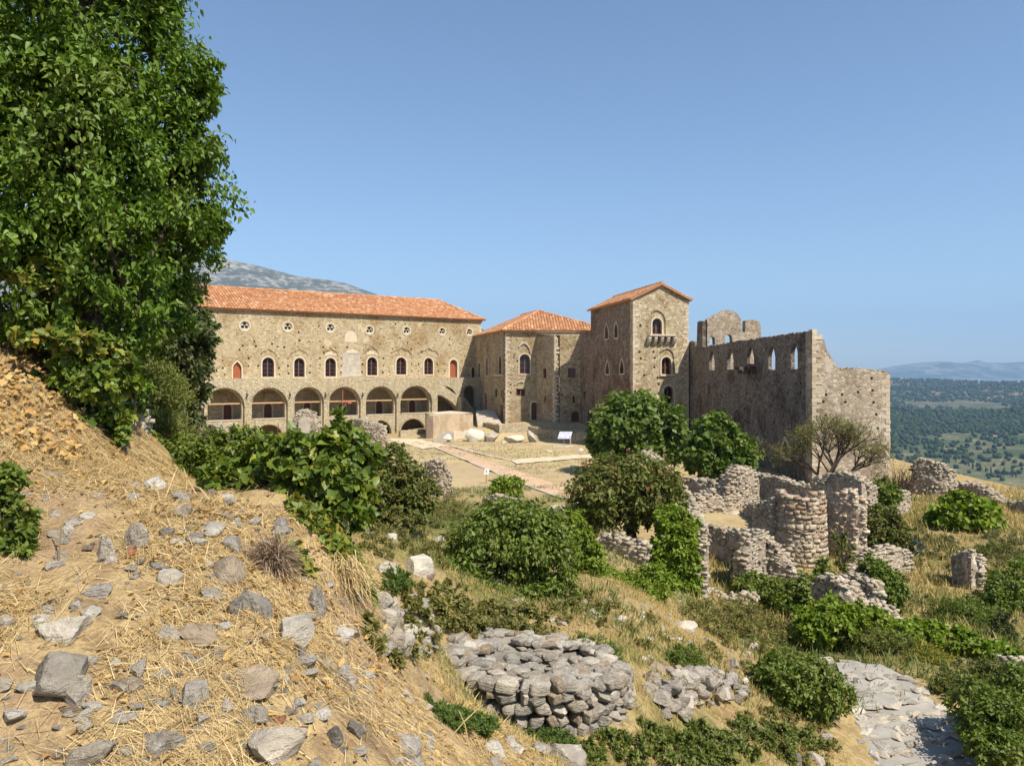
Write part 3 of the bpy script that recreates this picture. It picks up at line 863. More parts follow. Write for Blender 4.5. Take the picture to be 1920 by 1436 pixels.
# arcade: outer order (tall recesses), inner order (openings)
TZ = AR.z(640, 708.5)
asd = AR.s(868); a_end = AR.s(905)
arches = [(322, 384, 731, 792), (385.5, 453.5, 730, 789), (472.5, 534.5, 729.6, 785.5), (552.5, 602, 728.6, 783), (617.5, 671, 728, 780.5), (686.5, 738.5, 727.5, 777.8), (751, 805.5, 726, 775)]
lowers = [(330, 380, 806), (397, 452, 800), (476, 532, 796), (556, 598, 793), (622, 667, 791), (691, 734, 788), (751, 798, 785)]
oh, ih = [], []
for (l, r, t, b), (ll, lr, lt) in zip(arches, lowers):
    h = opening(AR, l - 2.0, r + 5.5, t - 3.0, 835, 'round', 14)
    oh.append(h)
    ih.append(opening(AR.moved(0.35), l, r, t, b, 'round', 14)); ih.append(opening(AR.moved(0.35), ll, lr, lt, 832, 'round', 12))
st_hi = [AR.pt(x, y) for x, y in [(833, 723.5), (842, 725.5), (850, 730.5), (856.5, 741), (846, 733.5)]]
st_lo = [AR.pt(x, y) for x, y in [(820.5, 740), (828, 741.5), (837, 746.5), (848, 754.5), (857, 765), (862, 775), (820.5, 775)]]
end_a = opening(AR, 868.5, 893.5, 722.8, 772, 'round', 12)
s0 = AR.s(810)
left_out = [(0, GZ), (s0, GZ), (s0, TZ), (0, TZ)]
slab('arcade_wall', AR, left_out, oh, 0, 0.35, M_ARCADE, wing)
slab('arcade_wall', AR.moved(0.352), left_out, [[(x, max(z, GZ + .3)) for x, z in h] for h in ih], 0, 0.55, M_ARCADE, wing)
right_out = [(s0 + 0.002, GZ), (a_end, GZ), (a_end, TZ), (s0 + 0.002, TZ)]
slab('stair_flank', AR, [(s0 + 0.002, GZ), (AR.s(866), GZ), (AR.s(866), TZ), (s0 + 0.002, TZ)], [st_lo, st_hi], 0, 1.1, M_ARCADE, wing)
slab('arcade_wall', AR.moved(0.25), [(AR.s(866.05), GZ), (a_end, GZ), (a_end, TZ), (AR.s(866.05), TZ)], [opening(AR.moved(.25), 869, 893.5, 722.8, 774, 'round', 12)], 0, 0.8, M_ARCADE, wing)
for (l, r, t, b) in arches:
    c = AR.s((l + r + 3.5) / 2); wd = AR.s(r + 5.5) - AR.s(l - 2); zt = AR.z((l + r) / 2, t - 3)
    voussoirs(wing, AR, c, wd / 2 + 0.005, zt - wd / 2, 0.34, -0.035, 0.30, M_ARCADE, 24)
for (l, r, t) in lowers[1:]:
    f2 = AR.moved(0.352); c = f2.s((l + r) / 2); wd = f2.s(r) - f2.s(l); zt = f2.z((l + r) / 2, t)
    voussoirs(wing, f2, c, wd / 2 + 0.01, zt - wd / 2, 0.28, -0.03, 0.3, M_ARCADE, 20)
c = AR.s(881.2); wd = AR.s(893.5) - AR.s(869)
voussoirs(wing, AR.moved(.25), c, wd / 2 + .01, AR.z(881, 722.8) - wd / 2, 0.32, -0.04, .3, M_ARCADE, 18)
mb = MB()  # stair mass running down in front of the end arch
for i in range(9):
    px0 = 858 + i * 2.4
    s = AR.s(px0); zt = AR.z(px0, 744 + i * 2.9)
    mb.box(AR.at(s + .2, (zt + GZ) / 2, -0.45), AR.u * 0.24, AR.w * 0.448, Vector((0, 0, (zt - GZ) / 2)))
mb.build('stair', M_ARCADE, wing)
mb = MB(); mb.box(AR.at(LWL / 2, TZ - 0.16, 1.9), AR.u * (LWL / 2), AR.w * 0.998, Vector((0, 0, 0.155))); mb.build('terrace_slab', M_PLASTER, wing)
GF = AR.z(640, 783)
mb = MB(); mb.box(AR.at(s0 / 2, GF - 0.15, 1.9), AR.u * (s0 / 2), AR.w * 0.998, Vector((0, 0, 0.15))); mb.build('gallery_floor', M_INSIDE, wing)
for i, (l, r, t, b) in enumerate(arches[1:]):  # timber tie beams and sills
    f2 = AR.moved(0.60); zb = f2.z((l + r) / 2, t + (b - t) * 0.46)
    mb = MB(); mb.box(f2.at((f2.s(l) + f2.s(r)) / 2 - 0.1, zb, 0), f2.u * (f2.s(r) - f2.s(l)) * 0.5, f2.w * 0.06, Vector((0, 0, 0.075))); mb.build('tie_beam', M_BEAM, wing)
    mb = MB(); mb.box(f2.at((f2.s(l) + f2.s(r)) / 2, f2.z((l + r) / 2, b) + 0.05, -0.1), f2.u * (f2.s(r) - f2.s(l)) * 0.49, f2.w * 0.2, Vector((0, 0, 0.05))); mb.build('sill', M_TRIM, wing)
for px in (462.5, 543, 609.5, 679, 744.5):  # lamps on the piers
    f2 = AR; s, z = f2.s(px), f2.z(px, 740)
    lp = MB(); lp.bar(f2.at(s, z + .28, 0.02), f2.at(s, z + .28, -0.28), 0.03); lp.bar(f2.at(s, z + .2, -0.25), f2.at(s, z - .06, -0.25), 0.05, 0.13, 8); lp.bar(f2.at(s, z - .06, -0.25), f2.at(s, z - .22, -0.25), 0.10, 0.07, 8)
    lp.build('wall_lamp', M_IRON, wing)
# red steel lifting frame standing in the fourth open arch
hf = AR.moved(0.25)
hb = hf.at(hf.s(642.5), hf.z(642.5, 780.2))
hoist = thing('lifting_frame', 'red steel lifting frame standing in an upper arch of the arcade', 'hoist', tuple(hb))
mb = MB(); mb.bar(hb, hf.at(hf.s(642.5), hf.z(642.5, 731)), 0.05); mb.build('post', M_REDSTEEL, hoist)
mb = MB(); mb.box(hf.at(hf.s(648.5), hf.z(648, 753)), hf.u * 0.75, hf.w * 0.05, Vector((0, 0, 0.05))); mb.build('arm', M_REDSTEEL, hoist)
mb = MB(); mb.bar(hf.at(hf.s(643), hf.z(643, 767)), hf.at(hf.s(650), hf.z(650, 754)), 0.035); mb.build('brace', M_REDSTEEL, hoist)
mb = MB(); mb.box(hf.at(hf.s(655), hf.z(655, 754.5)), hf.u * 0.22, hf.w * 0.12, Vector((0, 0, 0.12))); mb.build('winch', M_REDSTEEL, hoist)

# ------------------------------------------------------------------ corner block with hipped roof
C0 = Vector((-0.77, 93.0, 0)); C1 = Vector((11.5, 93.25, 0)); DL = Vector((-0.31, 1, 0)).normalized()
CB = C0 + DL * 15.0; CR = C1 + DL * 15.0
cin = C0 + Vector((4, 6, 0))
BF = Face.two(C0, C1, cin); BL = Face.two(C0, CB, cin)
block = thing('palace_block', 'square stone palace block with a hipped red tile roof between the wing and the tower', 'palace', (3, 97, -6))
BE = 5.15
h_big = opening(BF, 974.3, 993.6, 664, 700.6); h_sq = opening(BF, 967.8, 984.8, 729, 742.3, 'rect'); h_dr = opening(BF, 996.3, 1006.8, 754, 787.5)
h_sl = opening(BF, 963, 964.6, 663, 672.5, 'rect')
slab('front_wall', BF, [(0, GZ), (BF.len, GZ), (BF.len, BE), (0, BE)], [h_big, h_sq, h_dr, h_sl, square(BF, 957.5, 721, .1), square(BF, 957.8, 736, .1), square(BF, 970, 677, .1)], 0, 0.8, M_BLOCK, block)
window(block, BF, h_big, 0.3, True, 0.16, 0.09, bars=2); window(block, BF, h_sq, 0.15, True, 0, 0.10); door(block, BF, h_dr, 0.3, M_DARKDOOR, 0.2)
hood(block, BF, [(972.5, 650), (977, 645), (983.5, 642), (989, 646), (992.5, 652), (994.5, 661)], 0.22, 0.13, M_PLASTER)
hood(block, BF, [(965, 721), (970, 717), (976, 714.5), (983, 716)], 0.16, 0.1, M_PLASTER)
lh = [opening(BL, 896.8, 901, 680, 707), opening(BL, 911, 915.4, 670, 704), opening(BL, 935.2, 940.8, 666, 701), opening(BL, 908.2, 914, 735, 768), opening(BL, 927, 932, 729, 745, 'rect'), opening(BL, 939.4, 944.8, 730, 745, 'rect'), opening(BL, 938, 943.5, 758.5, 788, 'rect')]
slab('side_wall', BL, [(0.802, GZ), (BL.len, GZ), (BL.len, BE), (0.802, BE)], lh, 0, 0.8, M_BLOCK, block)
for h in lh[:3]: window(block, BL, h, 0.25, False, 0.14, trim=M_PLASTER)
door(block, BL, lh[3], 0.25, M_DOOR, 0.16, M_PLASTER)
for h in lh[4:6]: window(block, BL, h, 0.2, False)
door(block, BL, lh[6], 0.25, M_DARKDOOR)
mb = MB(); mb.box(BL.at((BL.s(927) + BL.s(946)) / 2, BL.z(936, 703.5), -0.12), BL.u * 2.0, BL.w * 0.12, Vector((0, 0, 0.1))); mb.build('ledge', M_PLASTER, block)
wallbox('rear_wall', CB, CR, GZ, BE, 0.7, M_BLOCK, block, cin); wallbox('side_wall', C1 + DL * .9, CR - DL * .8, GZ, BE, 0.7, M_BLOCK, block, cin)
# projecting bay
bl0 = Vector((2.95, 93.0, 0)); bf0 = Vector((4.88, 89.0, 0)); bf1 = Vector((8.4, 89.0, 0)); bl1 = Vector((8.0, 93.0, 0))
bin_ = Vector((5.5, 91.5, 0)); bz = 4.42
NL = Face.two(bf0, bl0, bin_); NF = Face.two(bf0, bf1, bin_)
nl = [opening(NL, 1017.6, 1024, 691, 709, 'rect'), opening(NL, 1020.3, 1023.6, 743, 754, 'rect')]
slab('bay_side', NL, [(0, GZ), (NL.len, GZ), (NL.len, bz), (0, bz)], nl, 0, 0.6, M_BLOCK, block)
for h in nl: window(block, NL, h, 0.2, False)
nf = [opening(NF, 1065, 1079.5, 690, 708, 'rect'), opening(NF, 1073.8, 1078, 742, 755, 'rect'), opening(NF, 1071.5, 1086, 771, 799.5), square(NF, 1053, 740, .11), square(NF, 1059, 772, .11)]
slab('bay_front', NF, [(0.62, GZ), (NF.len, GZ), (NF.len, bz), (0.62, bz)], nf, 0, 0.6, M_BLOCK, block)
window(block, NF, nf[0], 0.15, True, 0, 0.1); window(block, NF, nf[1], 0.2, False); door(block, NF, nf[2], 0.4, M_DARKDOOR)
mb = MB(); mb.add([NF.at(0, bz + .004, 0), NF.at(NF.len, bz + .004, 0), bl1 + Vector((0, 0, bz + .25)), bl0 + Vector((0, 0, bz + .25))], [(0, 1, 2, 3)]); mb.build('bay_roof', M_PLASTER, block)
plate('cornice', BF, [(-.05, BE - .22), (BF.len, BE - .22), (BF.len, BE - .01), (-.05, BE - .01)], -0.12, M_PLASTER, block, 0.118)
roofb = thing('roof', None, None, (3, 97, BE)); roofb.parent = block; roofb.location = Vector((3, 97, BE)) - Vector(block.location)
o = 0.4
q0 = C0 + Vector((-o - .1, -o, BE)); q1 = C1 + Vector((o, -o, BE)); q2 = CR + Vector((o, o, BE)); q3 = CB + Vector((-o, o, BE))
ap = Vector((3.45, 100.2, 8.08)); ap2 = Vector((1.25, 106.5, 7.95))
roof_plane('roof_tiles', q0, q1, ap, ap, roofb); roof_plane('roof_tiles', q3, q0, ap, ap2, roofb); roof_plane('roof_tiles', q1, q2, ap2, ap, roofb); roof_plane('roof_tiles', q2, q3, ap2, ap2, roofb)
ridge_cap(roofb, [q0, ap, ap2]); ridge_cap(roofb, [q1, ap])

# ------------------------------------------------------------------ tower
TD = Vector((-0.197, 1, 0)).normalized(); TP = Vector((TD.y, -TD.x, 0))
T0 = Vector((11.25, 71.85, 0)); TW = 5.5; TDP = 17.5; TT = 13.4
T1 = T0 + TP * TW
TL = Face.two(T0, T0 + TD * TDP, T0 + TP * 2 + TD * 4); TF = Face.two(T0, T1, T0 + TP * 2 + TD * 4); TRt = Face.two(T1, T1 + TD * TT, T0 + TP * 2 + TD * 4)
tower = thing('palace_tower', 'tall square stone tower with gabled red tile roof and a corbelled balcony', 'tower', tuple(T0 + TP * 2.7 + TD * 6 + Vector((0, 0, -6.5))))
TE = 7.05; TG = 8.05
tl = [opening(TL, 1134.2, 1140.8, 607.7, 635, 'pointed'), opening(TL, 1152, 1159, 604.6, 633, 'pointed'), opening(TL, 1135.6, 1142.4, 677, 701, 'pointed'), opening(TL, 1162.2, 1170, 673.5, 700.2, 'pointed'), opening(TL, 1146.4, 1152.8, 735, 748, 'pointed'),
      opening(TL, 1092.8, 1094.6, 687, 706, 'rect'), opening(TL, 1094, 1098, 734, 747.5, 'rect'), opening(TL, 1101, 1110, 766, 796), square(TL, 1131, 644, .12), square(TL, 1160, 641, .12), square(TL, 1146, 642, .12), square(TL, 1161, 668, .12)]
slab('side_wall', TL, [(0.802, GZ), (TL.len, GZ), (TL.len, 4.6), (TT, 4.6), (TT, TE), (0.802, TE)], tl, 0, 0.8, M_TOWERSHADE, tower)
for h in tl[:5]: window(tower, TL, h, 0.3, False, 0.13, trim=M_PLASTER)
for h in tl[5:7]: window(tower, TL, h, 0.25, False)
door(tower, TL, tl[7], 0.4, M_DARKDOOR)
tf = [opening(TF, 1223, 1240.8, 597, 626.6), opening(TF, 1240.4, 1258.2, 669.4, 701.8), opening(TF, 1244.6, 1263, 723.7, 756.4)]
for (x, y) in [(1199, 660), (1201.5, 672.5), (1225.3, 659.8), (1227.7, 671), (1227, 688.5), (1233.4, 708), (1208, 703.5), (1225, 704), (1235, 720), (1216, 738), (1235, 738), (1197.5, 593), (1200.5, 610)]:
    q = square(TF, x, y, .1)
    if clear_of(q, tf): tf.append(q)
ma = (TW / 2)
slab('front_wall', TF, [(0, GZ), (TW, GZ), (TW, TE), (ma, TG + .28), (0, TE)], tf, 0, 0.8, M_TOWER, tower)
for h in tf[:3]: window(tower, TF, h, 0.3, True, 0.15, 0.08, bars=1)
hood(tower, TF, [(1221.5, 586.5), (1226, 582), (1232, 580.5), (1239, 583.5), (1244.5, 590), (1247, 600), (1247.3, 626)], 0.15, 0.11, M_TOWER)
hood(tower, TF, [(1238, 659), (1243, 654.5), (1249, 652), (1256, 654.5), (1261, 660), (1263, 669), (1263, 700)], 0.15, 0.11, M_TOWER)
mb = MB(); mb.box(TF.at((TF.s(1237) + TF.s(1265)) / 2, TF.z(1250, 703.8), -0.09), TF.u * 0.72, TF.w * 0.09, Vector((0, 0, 0.07))); mb.build('sill', M_TRIM, tower)
bal = MB(); bal.box(TF.at((TF.s(1214.5) + TF.s(1263.5)) / 2, TF.z(1240, 629), -0.29), TF.u * (TF.s(1263.5) - TF.s(1214.5)) / 2, TF.w * 0.287, Vector((0, 0, 0.075)))
balcony = bal.build('balcony', M_TRIM, tower)
for px in (1215.8, 1227, 1239, 1250.5, 1262):
    s = TF.s(px); zt = TF.z(px, 630.6)
    cb = MB()
    prof = [(0.0, 0.0), (-0.50, 0.0), (-0.50, -0.22), (-0.38, -0.5), (-0.18, -0.72), (0.0, -0.82)]
    vs = [TF.at(s + dx, zt + z, d) for dx in (-.13, .13) for d, z in prof]
    cb.add(vs, [(0, 1, 2, 3, 4, 5), (11, 10, 9, 8, 7, 6)] + [(i, 6 + i, 6 + (i + 1) % 6, (i + 1) % 6) for i in range(6)])
    cb.build('corbel', M_PLASTER, balcony)
for a, b in ((1215.8, 1227), (1227, 1239), (1239, 1250.5), (1250.5, 1262)):
    s = (TF.s(a) + TF.s(b)) / 2; zt = TF.z((a + b) / 2, 630.7); r = (TF.s(b) - TF.s(a)) / 2 - 0.13
    arc = [(s + r * math.cos(t * math.pi / 8), zt - r - .03 + r * math.sin(t * math.pi / 8)) for t in range(9)]
    slab('corbel_arch', TF, [(s - r - .0, zt - r - .03), (s - r, zt - .002), (s + r, zt - .002)] + arc, [], -0.48, -0.36, M_PLASTER, balcony)
slab('side_wall', TRt, [(0.802, GZ), (TT, GZ), (TT, TE), (0.802, TE)], [], 0, 0.8, M_TOWER, tower)
wallbox('rear_wall', T0 + TD * TT + TP * .802, T1 + TD * TT - TP * .802, GZ, TE, .8, M_TOWER, tower, T0 + TP * 2 + TD * 4)
TBk = Face.two(T0 + TD * TT, T1 + TD * TT, T0 + TP * 2 + TD * 4)
slab('rear_gable', TBk, [(0, TE), (TW, TE), (ma, TG + .28)], [], 0, .6, M_TOWER, tower)
mb = MB(); mb.add([T0 + TD * TT + Vector((0, 0, 4.6)), T0 + TD * TDP + Vector((0, 0, 4.6)), T0 + TD * TDP + TP * 4 + Vector((0, 0, 5.0)), T0 + TD * TT + TP * 4 + Vector((0, 0, 5.0))], [(0, 1, 2, 3)]); mb.build('lean_to_roof', M_PLASTER, tower)
rooft = thing('roof', None, None, tuple(T0 + TP * 2.7 + TD * 6 + Vector((0, 0, TE)))); rooft.parent = tower; rooft.location = rooft.location - tower.location
ovt = 0.35; zsl = (TG + .30 - TE) / ma
g0, g1 = T0 - TD * .25 - TP * ovt + Vector((0, 0, TE + .05 - ovt * zsl)), T0 + TD * (TT + .3) - TP * ovt + Vector((0, 0, TE + .05 - ovt * zsl))
h0, h1 = T0 - TD * .25 + TP * ma + Vector((0, 0, TG + .38)), T0 + TD * (TT + .3) + TP * ma + Vector((0, 0, TG + .38))
k0, k1 = T1 - TD * .25 + TP * ovt + Vector((0, 0, TE + .05 - ovt * zsl)), T1 + TD * (TT + .3) + TP * ovt + Vector((0, 0, TE + .05 - ovt * zsl))
roof_plane('roof_tiles', g1, g0, h0, h1, rooft); roof_plane('roof_tiles', k0, k1, h1, h0, rooft); ridge_cap(rooft, [h0, h1])

# ------------------------------------------------------------------ roofless hall
def ragged(pts, step=0.3, amp=0.13, seed=1):
    rr = random.Random(seed); out = []
    for a, b in zip(pts[:-1], pts[1:]):
        L = math.hypot(b[0] - a[0], b[1] - a[1]); n = max(1, int(L / step))
        for i in range(n):
            t = i / n
            out.append((a[0] + (b[0] - a[0]) * t, a[1] + (b[1] - a[1]) * t + (rr.uniform(-amp, amp) if i else 0)))
    out.append(pts[-1]); return out
HN = Vector((17.95, 46.2, 0)); HFar = Vector((16.70, 75.6, 0))
hin = Vector((19.5, 60, 0))
HW = Face.two(HN, HFar, hin)
hall = thing('ruined_hall', 'roofless ruined stone hall with a row of pointed windows against the sky', 'ruin', (20, 60, -6.6))
hwin = [opening(HW, 1483.0, 1495.5, 641.3, 692, 'pointed'), opening(HW, 1440.5, 1453.5, 645.4, 693.3, 'pointed'), opening(HW, 1400.2, 1413.8, 647.8, 682.3, 'pointed'), opening(HW, 1363.8, 1375.2, 652.3, 692.8, 'pointed'), opening(HW, 1329.6, 1339.8, 655.4, 694.4, 'pointed'),
        opening(HW, 1295, 1299.2, 697, 721.5, 'pointed'), opening(HW, 1418.2, 1426.5, 823, 851, 'pointed'), opening(HW, 1466, 1481, 825, 857.5, 'pointed')]
for (x, y) in [(1377, 726), (1399, 740), (1415, 742), (1446, 737), (1459, 716), (1476, 736.5), (1501.5, 736), (1507, 748), (1450, 751), (1396, 767), (1398, 789), (1452, 792), (1436, 820), (1511, 798), (1353, 781), (1365, 778), (1308, 720), (1322, 758), (1300, 760), (1420, 722), (1340, 700), (1501, 718), (1436, 768), (1480, 770)]:
    q = square(HW, x, y, .1)
    if clear_of(q, hwin): hwin.append(q)
# blind slots kept as shallow grooves
toppts = [HW.pt(x, y) for x, y in [(1521.8, 620.5), (1500, 623), (1470, 627.5), (1440, 632), (1410, 636), (1380, 640.5), (1350, 645.5), (1325, 649.5), (1317.3, 650.5)]]
pier = [HW.pt(x, y) for x, y in [(1317.2, 603), (1312, 601.5), (1307.6, 603.5), (1306.5, 640), (1304.5, 651), (1303, 652)]]
rest = [HW.pt(x, y) for x, y in [(1302.6, 641), (1296, 639), (1291.5, 643), (1291.2, 668)]]
top = ragged(toppts, 0.22, 0.07, 3) + [HW.pt(1303, 652)] + rest
out = [(0, GZ)] + [(max(0, p[0]), p[1]) for p in top] + [(HW.len, rest[-1][1]), (HW.len, GZ)]
slab('west_wall', HW, out, hwin, -0.004, 0.24, M_HALLSHADE, hall)
pz = HW.z(1310, 656)
slab('pier', HW, [(HW.s(1317.2), pz)] + ragged(pier[:4], 0.35, 0.05, 4) + [(HW.s(1306.5), pz)], [], -0.004, 0.3, M_HALLSHADE, hall)
for x in (1390.5, 1399, 1408, 1417):
    s = HW.s(x); zt = HW.z(x, 688)
    mb = MB(); mb.box(HW.at(s, zt - .1, -0.27), HW.u * .10, HW.w * .268, Vector((0, 0, .11))); mb.box(HW.at(s, zt - .35, -0.15), HW.u * .098, HW.w * .148, Vector((0, 0, .135))); mb.build('corbel', M_HALLSHADE, hall)
for (l, r, t, b) in [(1337, 1343, 768, 792), (1378, 1385, 771, 800), (1428, 1434, 776, 805), (1484, 1490, 776, 815)]:
    hp = opening(HW, l, r, t, b, 'pointed'); band('blind_window', HW, offset(hp, 0), offset(hp, .08), -.06, .03, M_HALLSHADE, hall)
for h in (hwin[6], hwin[7]): band('window_surround', HW, offset(h, 0), offset(h, .2), -.05, .15, M_PLASTER, hall)
# lit end wall, broken away on its upper right
hp_ = Vector((HW.w.x, HW.w.y, 0))
HE = Face.two(HN, HN + hp_ * 4.72, HN + hp_ * 2 + Vector((0, 4, 0)))
et = [HE.pt(x, y) for x, y in [(1522.3, 620.3), (1529, 619), (1534, 625), (1538, 636), (1545, 637.5), (1547, 643), (1550, 656), (1558, 668), (1566, 682), (1572, 690.5), (1577, 695), (1600, 694.2), (1615, 693), (1640, 694.5), (1660, 698)]]
eo = [(0, GZ)] + ragged(et, 0.2, 0.05, 9) + [(HE.len, et[-1][1]), (HE.len, GZ)]
eh = []
for (x, y) in [(1544, 753), (1548, 779), (1546.5, 804), (1549, 831), (1549, 740), (1579, 740), (1585, 754), (1634.5, 709), (1636, 732), (1638, 754.5), (1643, 777), (1646, 802.5), (1609, 735)]:
    eh.append(square(HE, x, y, .075))
slab('end_wall', HE, eo, eh, -0.003, 0.9, M_HALL, hall)
stn = MB()
for i in range(40):
    px = random.choice([random.uniform(1578, 1606), random.uniform(1615, 1660)]); s = HE.s(px)
    z = HE.z(px, 693 if px < 1610 else 693 + (px - 1615) * .12) + random.uniform(-.03, .10)
    stn.box(HE.at(s, z, random.uniform(.1, .8)), HE.u * random.uniform(.06, .16), HE.w * random.uniform(.05, .15), Vector((random.uniform(-.02, .02), 0, random.uniform(.03, .06))))
stn.build('loose_capstones', M_BLOCK, hall, kind='stuff')
HEa, HEb = HN + hp_ * 4.72, HFar + hp_ * 5.0
HR = Face.two(HEa + Vector((0, .9, 0)), HEb, hin)
er = ragged([(0, 0.2), (4, 0.1), (9, -.4), (16, -.2), (HR.len, .1)], .4, .1, 12)
slab('east_wall', HR, [(0, GZ)] + er + [(HR.len, GZ)], [], 0, .9, M_HALL, hall)
# gabled cross wall rising behind
XW = Face.two(HW.at(HW.s(1317.3), 0, 0.0), HW.at(HW.s(1317.3), 0, 0.0) + Vector((6.2, .3, 0)), Vector((19, 75, 0)))
xt = [XW.pt(x, y) for x, y in [(1317.5, 603), (1326, 599), (1336.7, 593.5), (1340, 590), (1350, 586), (1357, 581.5), (1368, 582), (1376, 584), (1383, 588.5), (1389, 597.5), (1390.6, 610), (1390.8, 622), (1397, 623.5)]]
x2 = [XW.pt(x, y) for x, y in [(1397.6, 601), (1404, 599.5), (1416, 600), (1424, 604), (1426.5, 612), (1427, 640)]]
xh = [opening(XW, 1330, 1340.5, 631.5, 648), opening(XW, 1359.6, 1373, 627, 644)]
xo = [(0.302, GZ)] + [(max(.302, p[0]), p[1]) for p in ragged(xt, .25, .05, 15) if p[0] > .25] + ragged(x2, .3, .04, 16) + [(XW.s(1440), XW.z(1440, 655)), (XW.s(1440), GZ)]
slab('cross_wall', XW, xo, xh, 0, 0.75, M_HALL, hall)

# corner stones: too small to pick apart, one joined part on each building
M_QUOIN = mat_island('corner_stones', [(0.50, 0.42, 0.31), (0.60, 0.52, 0.40), (0.44, 0.35, 0.25), (0.56, 0.475, 0.355)], 0.92, 0.15, 5.0, 0.02, 0.6)
def quoins(parent, c, ua, ub, z0, z1, seed, big=1.0):
    """alternating long and short stones up a vertical edge at c; ua, ub run along the two walls"""
    rr = random.Random(seed); mb = MB(); z = z0; k = 0
    c, ua, ub = Vector((c[0], c[1], 0)), Vector((ua[0], ua[1], 0)).normalized(), Vector((ub[0], ub[1], 0)).normalized()
    while z < z1 - .15:
        h = rr.uniform(.18, .34) * big
        la, lb = (rr.uniform(.38, .62), rr.uniform(.2, .32)) if k % 2 else (rr.uniform(.2, .32), rr.uniform(.38, .62))
        la *= big; lb *= big; e = rr.uniform(.008, .035)
        p = c - ua * e - ub * e + Vector((0, 0, z + h / 2))
        mb.box(p + ua * (la / 2) + ub * (lb / 2), ua * (la / 2), ub * (lb / 2), Vector((rr.uniform(-.006, .006), 0, h / 2 - .008)))
        z += h; k += 1
    return mb.build('corner_stones', M_QUOIN, parent, kind='stuff')
quoins(block, C0, BF.u, BL.u, -7.0, BE - .3, 1)
quoins(tower, T0, TF.u, TL.u, -7.2, TE - .1, 2); quoins(tower, T1, -TF.u, TRt.u, -7.2, TE - .1, 3)
quoins(hall, HN, HE.u, HW.u, -7.4, HW.z(1521.8, 622), 4, 1.05); quoins(hall, HN + hp_ * 4.72, -HE.u, Vector((0, 1, 0)), -7.4, HE.z(1660, 700), 5, 1.0)
quoins(wing, E1, -LW.u, LW.w, -7, EAVE - .4, 6); quoins(block, bf0, NF.u, NL.u, -7, bz - .05, 7)

# ------------------------------------------------------------------ ruins, stones, paths
M_STONES = mat_island('rubble_stones', [(0.26, 0.225, 0.17), (0.41, 0.36, 0.275), (0.33, 0.29, 0.225), (0.49, 0.44, 0.345), (0.31, 0.25, 0.18), (0.44, 0.385, 0.29), (0.37, 0.325, 0.25)], 0.92, 0.15, 9.0, 0.03, 0.5)
M_TURRET = mat_island('turret_stones', [(0.50, 0.41, 0.295), (0.60, 0.52, 0.40), (0.40, 0.30, 0.21), (0.56, 0.46, 0.33), (0.42, 0.30, 0.21), (0.62, 0.54, 0.42)], 0.92, 0.15, 9.0, 0.03, 0.55)
M_LIME = mat_rock('weathered_limestone', [(0.30, 0.275, 0.24), (0.40, 0.37, 0.325), (0.27, 0.25, 0.225), (0.36, 0.315, 0.255), (0.44, 0.41, 0.36)], (0.52, 0.485, 0.43), 0.55)
M_RWHITE = mat_rock('white_limestone', [(0.54, 0.51, 0.45), (0.62, 0.59, 0.53)], (0.70, 0.67, 0.61), 0.5, (0.28, 0.25, 0.21))
M_RPALE = mat_rock('pale_stone', [(0.43, 0.385, 0.32), (0.50, 0.46, 0.39), (0.40, 0.37, 0.32)], (0.58, 0.54, 0.47), 0.5, (0.20, 0.18, 0.15))
M_RDARK = mat_rock('dark_grey_stone', [(0.18, 0.16, 0.135), (0.235, 0.215, 0.185), (0.21, 0.195, 0.175)], (0.40, 0.39, 0.36), 0.3)
M_RBROWN = mat_rock('brown_stone', [(0.30, 0.235, 0.17), (0.34, 0.275, 0.205)], (0.42, 0.37, 0.30), 0.35)
M_RRED = mat_rock('red_tile_sherd', [(0.42, 0.17, 0.10), (0.46, 0.20, 0.125)], (0.48, 0.27, 0.19), 0.3, (0.2, 0.1, 0.07))
TONE = {'g': M_LIME, 'w': M_RWHITE, 'p': M_RPALE, 'd': M_RDARK, 'b': M_RBROWN, 'r': M_RRED}

def make_rock(seed, sub=3, cuts=9, rough=0.06):
    bm = bmesh.new()
    bmesh.ops.create_icosphere(bm, subdivisions=sub, radius=1.0)
    rr = np.random.default_rng(seed)
    co = np.array([v.co[:] for v in bm.verts])
    for k in range(cuts):
        n = rr.normal(size=3); n /= np.linalg.norm(n)
        d = rr.uniform(0.34, 0.74)
        e = co @ n - d
        co -= np.outer(np.maximum(e, 0), n) * 0.96
    q = co * 1.6 + seed * 3.1
    co = co * (1 + (rough * 2.4 * fbm(q[:, 0], q[:, 1], q[:, 2], 3) + rough * fbm(q[:, 0] * 4, q[:, 1] * 4, q[:, 2] * 4, 3))[:, None])
    lo, hi = co.min(0), co.max(0)
    co = (co - (lo + hi) / 2) / (hi - lo)            # unit box
    for v, c in zip(bm.verts, co): v.co = c
    me = bpy.data.meshes.new('rock')
    bm.to_mesh(me); bm.free()
    me.polygons.foreach_set('use_smooth', [True] * len(me.polygons))
    try: me.set_sharp_from_angle(angle=math.radians(40))
    except Exception: pass
    return me
